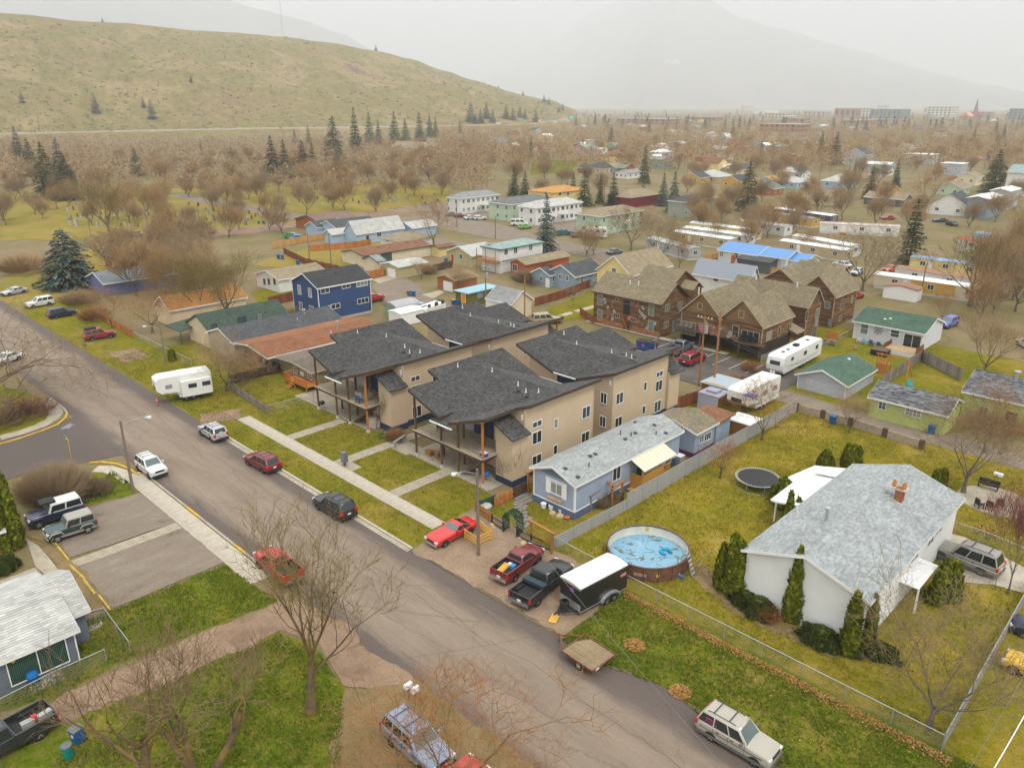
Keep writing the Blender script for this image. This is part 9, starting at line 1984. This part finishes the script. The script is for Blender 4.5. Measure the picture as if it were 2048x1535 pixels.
mbin,mbin2,mlid=plain('bin_blue',(.012,.10,.26),.5),plain('bin_teal',(.0,.20,.17),.5),plain('bin_lid',(.12,.125,.13),.5)
def bin_(label,u,v,m,lid=None,rz=0,group=None,num=False):
 t=thing('wheelie_bin',label, 'bin',G(u,v)+Vector((0,0,.03)),rz,group);k=MB();a,c=.24,.31;B=[(-a,-a,.08),(a,-a,.08),(a,a,.08),(-a,a,.08)];T_=[(-c,-c,1.0),(c,-c,1.0),(c,c,1.0),(-c,c,1.0)];k.add(B+T_,[(0,3,2,1),(4,5,6,7),(0,1,5,4),(1,2,6,5),(2,3,7,6),(3,0,4,7)]);k.build('body',m,t);k=MB();k.box(-.34,-.36,1.0,.34,.34,1.07);k.build('lid',lid or m,t)
 for s in (-.28,.28): k=MB();k.tube((s-.03,.27,.12),(s+.03,.27,.12),.12,n=10);k.build('wheel',c_black,t)
 if num: k=MB();k.box(-.08,-.305,.55,.08,-.285,.75);k.build('bin_mark',metal_wh,t)
bin_('blue wheelie bin with grey lid on the lawn beside the dirt driveway',158,1484,mbin,mlid,.3,num=True)
t=thing('round_bin', 'round teal bin with grey lid beside the blue wheelie bin', 'bin',G(138,1515));k=MB();k.lathe([(.01,.02),(.24,.02),(.29,.85)],n=14);k.build('body',mbin2,t);k=MB();k.lathe([(.31,.85),(.3,.95),(.01,1.0)],n=14);k.build('lid',mlid,t)
for lab,u,v,m in (('blue bin behind the royal blue house lane, left of the dark one',829,622,mbin),('dark bin in the lane by the blue pickup',836,624,mlid),('blue bin with yellow lid by the olive shed door',907,610,mbin),('blue bin right of the yellow-lidded one',916,611,mbin),('dark bin on the lane below the brick garage',818,592,mlid),('blue bin beside the dark one below the brick garage',827,593,mbin),('blue bin at the cream garage wall',978,632,mbin),('second blue bin at the cream garage wall',985,634,mbin),('blue bin at the alley corner of the lime green bungalow',1861,868,mbin),('blue bin at the brown scalloped fence',596,530,mbin),('blue bin at the end of the scalloped fence',557,518,mbin),('second blue bin at the end of the scalloped fence',565,519,mbin),('blue bin lying low behind the alley fence',1664,848,mbin),('dark blue bin of the pair by the khaki cottage',892,526,mbin)): bin_(lab,u,v,m,plain('lid_yellow',(.55,.4,.02),.5) if 'with yellow' in lab else None)
boxes('dumpster', 'blue dumpster inside a timber frame at the car park', 'dumpster',G(1290,700)+Vector((0,0,.15)),[('box',(-1.2,-.7,0,1.2,.7,1.3),plain('dumpster_blue',(.01,.07,.25),.5)),('lid',(-1.2,-.7,1.3,1.2,.7,1.4),c_black),('sticker',(-.1,-.72,.6,.25,-.7,.95),m_pink)])
frame('timber frame round the blue dumpster',[(1274,706),(1312,712),(1315,694)],1.9,c_wood_dk, 'enclosure',cat='enclosure',rails=(1.0,))
boxes('mailbox_cluster', 'grey cluster mailbox on a post beside the townhouse walkway', 'mailbox',G(690,932)+Vector((0,0,.06)),[('pedestal',(-.1,-.1,0,.1,.1,.45),plain('mail_grey',(.13,.13,.14),.5)),('cabinet',(-.3,-.25,.45,.3,.25,1.55),plain('mail_grey',(.13,.13,.14),.5))]+[('mail_door',(-.27+.19*i,-.265,.55+.24*j,-.1+.19*i,-.25,.76+.24*j),plain('mail_door',(.17,.17,.18),.45)) for i in range(3) for j in range(4)])
def postbox(label,u,v,m): boxes('mailbox',label, 'mailbox',G(u,v)+Vector((0,0,.02)),[('post',(-.05,-.05,0,.05,.05,1.0),c_wood),('box',(-.14,-.28,1.0,.14,.28,1.28),m)])
postbox('grey mailbox on a post by the upper street bend',172,704,mlid);postbox('white mailbox nearer the bottom tree, left of the other',818,1400,metal_wh);postbox('white mailbox on the dirt, right one of the pair',832,1408,metal_wh)
t=boxes('delineator', 'orange traffic delineator post in front of the white fifth-wheel', 'traffic post',G(315,811),[('base',(-.2,-.2,0,.2,.2,.06),c_black),('tube',(-.06,-.06,.06,.06,.06,1.05),plain('safety_orange',(.7,.09,.015),.5)),('band',(-.065,-.065,.7,.065,.065,.8),metal_wh)])
for i,(a,b_,lab) in enumerate((((102,1080),(115,1093), 'half hidden under the green off-roader'),((116,1095),(138,1122), 'left of the concrete divider walk'),((141,1133),(170,1160), 'first one right of the concrete divider walk'),((168,1161),(191,1191), 'middle one before the slate-sided house'),((198,1193),(221,1222), 'last one at the grass edge'))):
 p,q=G(*a),G(*b_);t=thing('wheel_stop',f'yellow-painted concrete wheel stop, {lab}', 'wheel stop',p,0, 'wheel stops along the parking pads');d=q-p;k=MB();s=Vector((-d.y,d.x,0)).normalized();k.ext([s*.11,s*.07+Vector((0,0,.17)),-s*.07+Vector((0,0,.17)),-s*.11],d);x=k.build('block',plain('worn_yellow',(.42,.30,.06),.8,var=.4,scale=4),t);x.location=(0,0,.04)
def bike(label,at,rz,m):
 t=thing('bicycle',label, 'bicycle',at,rz)
 for x in (-.52,.52):
  k=MB();n=18;[k.tube((x+.33*math.cos(6.2832*i/n),0,.34+.33*math.sin(6.2832*i/n)),(x+.33*math.cos(6.2832*(i+1)/n),0,.34+.33*math.sin(6.2832*(i+1)/n)),.02,n=5,cap=False) for i in range(n)];[k.tube((x,0,.34),(x+.32*math.cos(.7*i),0,.34+.32*math.sin(.7*i)),.005,n=3) for i in range(9)];k.build('wheel',c_black,t)
 k=MB();k.path([(-.52,0,.34),(-.15,0,.82),(.38,0,.8),(-.05,0,.32),(-.52,0,.34)],.02,5);k.path([(-.05,0,.32),(-.17,0,.9)],.02,5);k.path([(.52,0,.34),(.36,0,.98)],.02,5);k.build('frame',m,t);k=MB();k.path([(.36,-.27,1.0),(.36,.27,1.0)],.018,5);k.build('handlebar',c_black,t);k=MB();k.box(-.3,-.07,.9,-.06,.07,.96);k.build('saddle',c_black,t)
bike('black bicycle parked on the small pad by the walkway',G(768,882)+Vector((0,0,.06)),.25,c_black);bike('silver bicycle leaning behind the black one',G(772,878)+Vector((0,0,.06)),.35,metal_gal);bike('red bicycle by the chain-link behind the driveway SUV',G(1962,1072)+Vector((0,0,.06)),-.5,pr_);bike('second red bicycle by the chain-link behind the driveway SUV',G(1985,1082)+Vector((0,0,.06)),-.6,pr_)
frame('low pipe bike rack on the walkway pad',[(791,897),(808,886)],.8,metal_gal, 'bike_rack',cat='bike rack')
t=thing('pallet_barrier', 'yellow timber barrier round the lamp pole foot', 'barrier',G(950,1085));q=[G(u,v)-G(950,1085) for u,v in ((930,1078),(954,1094),(983,1080),(962,1062))];k=MB()
for a,b_ in zip(q[:3],q[1:]): [k.beam(a+Vector((0,0,z)),b_+Vector((0,0,z)),.05,.16) for z in (.3,.62,.92)]
for a in q: k.box(a.x-.06,a.y-.06,0,a.x+.06,a.y+.06,1.0)
split(k, 'board',m_lum,t)
def pot(label,u,v,m,r_=.28,h=.5): t=thing('planter',label, 'planter',G(u,v)+Vector((0,0,.05)));k=MB();k.lathe([(.01,0),(r_*.75,0),(r_,h),(r_*.88,h),(r_*.8,h*.85),(.01,h*.85)],n=14);k.build('pot',m,t)
m_terra=plain('terra',(.42,.14,.04),.8)
for a in (('first white flower pot under the trailer home window',1087,1016,metal_wh),('second white flower pot under the trailer home window',1102,1019,metal_wh,.24,.45),('third white flower pot at the trailer home corner',1121,1026,metal_wh,.2,.4),('flat terracotta bowl at the trailer home corner',1134,1038,m_terra,.3,.2),('teal tub on the trailer home deck walk',1249,978,plain('teal_tub',(.0,.3,.36),.4),.35,.5),('pale green tub on the trailer home deck walk',1236,987,plain('mint_tub',(.42,.5,.3),.4),.33,.45),('round grey stone planter by the board fence',971,1020,c_conc,.6,.45),('teal pot on the slatted fence corner shed',1490,856,plain('teal_tub',(.0,.3,.36),.4),.3,.5)): pot(*a)
for i,(u,v,s) in enumerate(((1047,1087,.3),(1040,1076,.18),(985,1050,.25),(988,1056,.16),(1105,1027,.35),(1120,1033,.4))):
 k=MB();k.lathe([(.01,-.05),(s,0),(s*.8,s*.5),(.01,s*.65)],n=7);tag(k.build('boulder',plain('pale_stone',(.46,.36,.22),.9,var=.2),None,loc=G(u,v)+Vector((0,0,.03))),('largest pale boulder', 'small pale boulder', 'sandy boulder', 'smaller sandy boulder', 'flat tan stone', 'wider flat tan stone')[i]+(' by the black iron fence' if i < 4 else ' below the trailer home window'), 'boulder')
# behind the green-roofed house: deck, hot tub, play tower; carport bits by the big trailer
t=thing('back_deck', 'wooden back deck with rail at the green-roofed house', 'deck',G(1830,718));k=MB();[k.box(-4.6+i*.2,0,.65,-4.42+i*.2,3.4,.7) for i in range(23)];split(k, 'deck_board',tabs('deck_tan',(.38,.27,.15),.2),t);k=MB();[k.box(-.08,i*.22,.7,-.02,i*.22+.18,1.6) for i in range(15)];[k.box(-4.6,i*.22,.7,-4.54,i*.22+.08,1.5) for i in range(15)];split(k, 'rail_board',c_wood_red,t);k=MB();k.box(-4.6,-.03,0,0,0,.65);k.build('deck_skirt',k_white,t)
boxes('hot_tub', 'brown covered hot tub beside the back deck', 'hot tub',G(1756,712)+Vector((0,0,.05)),[('cabinet',(-1.1,-.2,0,1.1,1.7,.8),c_black),('cover',(-1.15,-.25,.8,1.15,1.75,.92),plain('tub_cover',(.1,.06,.045),.6))])
p=G(1765,745);t=thing('play_tower', 'orange wooden play tower with climbing wall and swing beam', 'play tower',p);k=MB()
for x in (-.7,.7):
 for y in (-.7,.7): k.box(x-.06,y-.06,0,x+.06,y+.06,2.6)
[k.box(-.75,-.78,.1+i*.22,.75,-.73,.29+i*.22) for i in range(6)];[k.box(-.75,-.75+i*.19,1.4,.75,-.6+i*.19,1.45) for i in range(8)];k.beam((-1.2,0,2.6),(3.4,0,2.6),.12,.14);k.beam((3.2,0,2.6),(3.5,-1.1,0),.1,.1);k.beam((3.2,0,2.6),(3.5,1.1,0),.1,.1);[k.box(-.72+i*.3,-.8,1.45,-.6+i*.3,-.74,2.1) for i in range(5)];split(k, 'timber',c_wood_or,t);k=MB();k.ext([(-.8,-.3,1.4),(-.8,.3,1.4),(-2.6,.3,.1),(-2.6,-.3,.1)],(0,0,.05));k.build('slide',plain('slide_green',(.01,.18,.08),.4),t)
boxes('garden_bench_planter', 'raised orange planter bench on the lawn by the rustic block', 'planter',G(1660,690)+Vector((0,0,.05)),[('tray',(-.9,-.35,.6,.9,.35,.85),c_wood_gy),('leg',(-.9,-.35,0,-.78,.35,.6),c_wood_gy),('leg',(.78,-.35,0,.9,.35,.6),c_wood_gy),('backboard',(-.9,.33,.85,.9,.37,2.0),c_wood_or)])
boxes('pop_up_canopy', 'grey pop-up canopy by the big white trailer', 'canopy',G(1425,818),[('roof',(-1.4,-1.4,2.1,1.4,1.4,2.3),plain('canopy_grey',(.3,.3,.36),.6)),('peak',(-.7,-.7,2.3,.7,.7,2.6),plain('canopy_grey',(.3,.3,.36),.6)),('curtain',(-1.35,-1.38,.2,1.35,-1.33,2.1),plain('canopy_lilac',(.36,.36,.46),.7))]);boxes('flat_roofed_shed', 'low shed with pale metal roof and yellow ladder on top', 'shed',G(1440,800),[('wall',(-2.2,-1,0,2.2,3,2.1),c_wood),('roof',(-2.4,-1.2,2.1,2.4,3.2,2.2),plain('pale_tin',(.34,.4,.43),.4)),('ladder',(-1.9,-.9,2.21,1.0,-.7,2.28),m_lum)]);boxes('lean_to', 'small white-roofed lean-to against the slatted fence', 'shed',G(1475,872),[('wall',(-1.2,0,0,1.2,2.2,1.7),c_wood),('roof',(-1.5,-.3,1.75,1.5,2.5,1.85),metal_wh)])
boxes('storage_box', 'grey storage box beside the trailer home porch', 'storage box',G(1354,925)+Vector((0,0,.05)),[('box',(-.6,-.4,0,.6,.4,.85),MAT['canopy_grey']),('lid',(-.64,-.44,.85,.64,.44,.93),metal_wh)])
k=MB();p=G(1990,1002);k.lathe([(.01,.06),(3.1,.05),(3.15,0)],n=24);o=k.build('round_patio',m_conc_old,None,loc=p+Vector((0,0,.03)));tag(o,kind='structure');boxes('bench', 'dark slatted bench at the back of the round patio', 'bench',p+Vector((-1.2,2.2,.1)),[('seat',(-.9,-.25,.4,.9,.25,.46),c_black),('backrest',(-.9,.22,.5,.9,.27,.9),c_black),('leg',(-.85,-.2,0,-.78,.2,.4),c_black),('leg',(.78,-.2,0,.85,.2,.4),c_black)]);boxes('tub', 'white plastic tub lying on the back lawn', 'tub',G(1996,952)+Vector((0,0,.05)),[('tub',(-.4,-.2,0,.4,.2,.3),metal_wh)])
k=MB();k.tube((-.02,0,0),(0,0,2.2),.03);k.box(-.4,-.02,2.2,.4,.02,2.4);tag(k.build('street_sign',plain('sign_green',(.0,.3,.16),.5),None,loc=G(140,912)), 'green street name sign above the corner shrub', 'street sign');k=MB();k.box(-.45,-.02,2.0,.45,.02,2.22);k.tube((0,.03,0),(0,.03,2.1),.03);tag(k.build('street_sign',plain('sign_amber',(.7,.36,.01),.5),None,loc=G(142,915)), 'amber street sign just under the green one', 'street sign')
# cemetery stones
rs=random.Random(12);gv=[];ms=[plain('stone_'+n,c,.8,var=.2) for n,c in (('grey',(.2,.21,.23)),('pale',(.4,.4,.4)),('dark',(.07,.075,.085)))]
for j in range(3): k=MB();k.box(-.4,-.14,0,.4,.14,.16);k.box(-.32,-.09,.16,.32,.09,.8+.15*j);gv.append([k.mesh('gravestone',m) for m in ms])
for i in range(190):
 u,v=(rs.uniform(130,560),rs.uniform(405,455)) if i < 150 else (rs.uniform(560,880),rs.uniform(385,412));j=rs.randrange(3);p=G(u,v);lab=('grey', 'pale', 'dark')[j]+' gravestone on the yellow cemetery grass'+(' behind the beige sedan' if u < 340 else ' under the bare trees' if u < 560 else ' near the white apartments');tag(put('gravestone',rs.choice(gv)[j],None,(p.x,p.y,0),rs.uniform(-.2,.2)),lab, 'gravestone',lab.replace('gravestone', 'gravestones')).scale=(1.15,)*3
# crows in the big tree, highway rail and sign, mast, letter on the mountain
for lab,u,v,z in (('black crow on a right-hand bough of the big lichened tree',668,1184,6.0),('black crow near the stem of the big lichened tree',601,1166,6.5)):
 k=MB();k.lathe([(.01,-.24),(.07,-.15),(.1,0),(.07,.14),(.01,.2)],n=8);o=k.build('crow',c_black,None,smooth=True,loc=G(u,v,z));o.rotation_euler=(1.0,.4,.8);tag(o,lab, 'bird')
t=thing('guard_rail', 'pale guard rail with posts along the hillside highway', 'guard rail',(0,0,0));k=MB();pp=MB()
for a,b_ in zip(fine,fine[1:]):
 d=b_-a;u=d.normalized();s=Vector((u.y,-u.x,0))*8.6;k.beam(a+s+Vector((0,0,.95)),b_+s+Vector((0,0,.95)),.15,.5);n=int(d.length/9);[pp.box(*(a+s+d*(i/max(1,n))-Vector((.14,.14,.3))),*(a+s+d*(i/max(1,n))+Vector((.14,.14,.95)))) for i in range(n)]
k.build('rail',plain('rail_grey',(.5,.48,.44),.6),t,uv=False);stuff(pp.build('posts',c_wood_dk,t,uv=False))
def hsign(label,u,v,w,h,m):
 p=G(u,v,HWZ);t=thing('highway_sign',label, 'road sign',p,rad(60));k=MB();[k.tube((x,0,0),(x,0,5),.14) for x in (-w*.3,w*.3)];split(k, 'post',metal_gal,t);k=MB();k.box(-w/2,-.1,4,w/2,0,4+h);k.build('panel',m,t);k=MB();[k.box(-w*.35,-.13,4+h*f,w*.3,-.1,4+h*(f+.16)) for f in (.2,.6)];split(k, 'lettering',metal_wh,t)
sg_=plain('highway_green',(.0,.30,.15),.5);hsign('green highway sign on the hillside road at the left',94,262,10,4,sg_);hsign('green overhead highway sign at the bend',1143,242,14,6,sg_);hsign('small green highway sign left of the bend',1049,250,6,3,sg_);hsign('amber highway sign left of the bend',1079,250,5,4,plain('highway_amber',(.6,.28,.01),.5))
q=hill.hit(566,76);t=thing('radio_mast', 'thin lattice radio mast on the crest of the hill', 'mast',q);k=MB();h=70
for x,y in ((-2,-1.2),(2,-1.2),(0,2)): k.tube((x,y,0),(x*.2,y*.2,h),.12,.1,4)
for i in range(14): f=i/14;s=1-.8*f;k.tube((-2*s,-1.2*s,h*f),(2*s,-1.2*s,h*(f+.07)),.06,n=3)
k.build('mast',metal_gal,t);k=MB();k.box(2,0,0,9,5,3);k.build('hut',c_conc,t)
k=MB();q=mount.hit(1354,126);e=Vector((math.cos(HEAD),math.sin(HEAD),0));up=(mount.hit(1354,116)-mount.hit(1354,136)).normalized();n=Vector((0,0,14))
for a,b_ in (((-95,-40),(-55,40)),((-55,40),(0,-25)),((0,-25),(55,40)),((55,40),(95,-40))): k.beam(e*a[0]+up*a[1]*1.2+n,e*b_[0]+up*b_[1]*1.2+n,22,22)
tag(k.build('hillside_letter',metal_wh,None,loc=q), 'white stone letter on the foggy mountainside', 'letter')
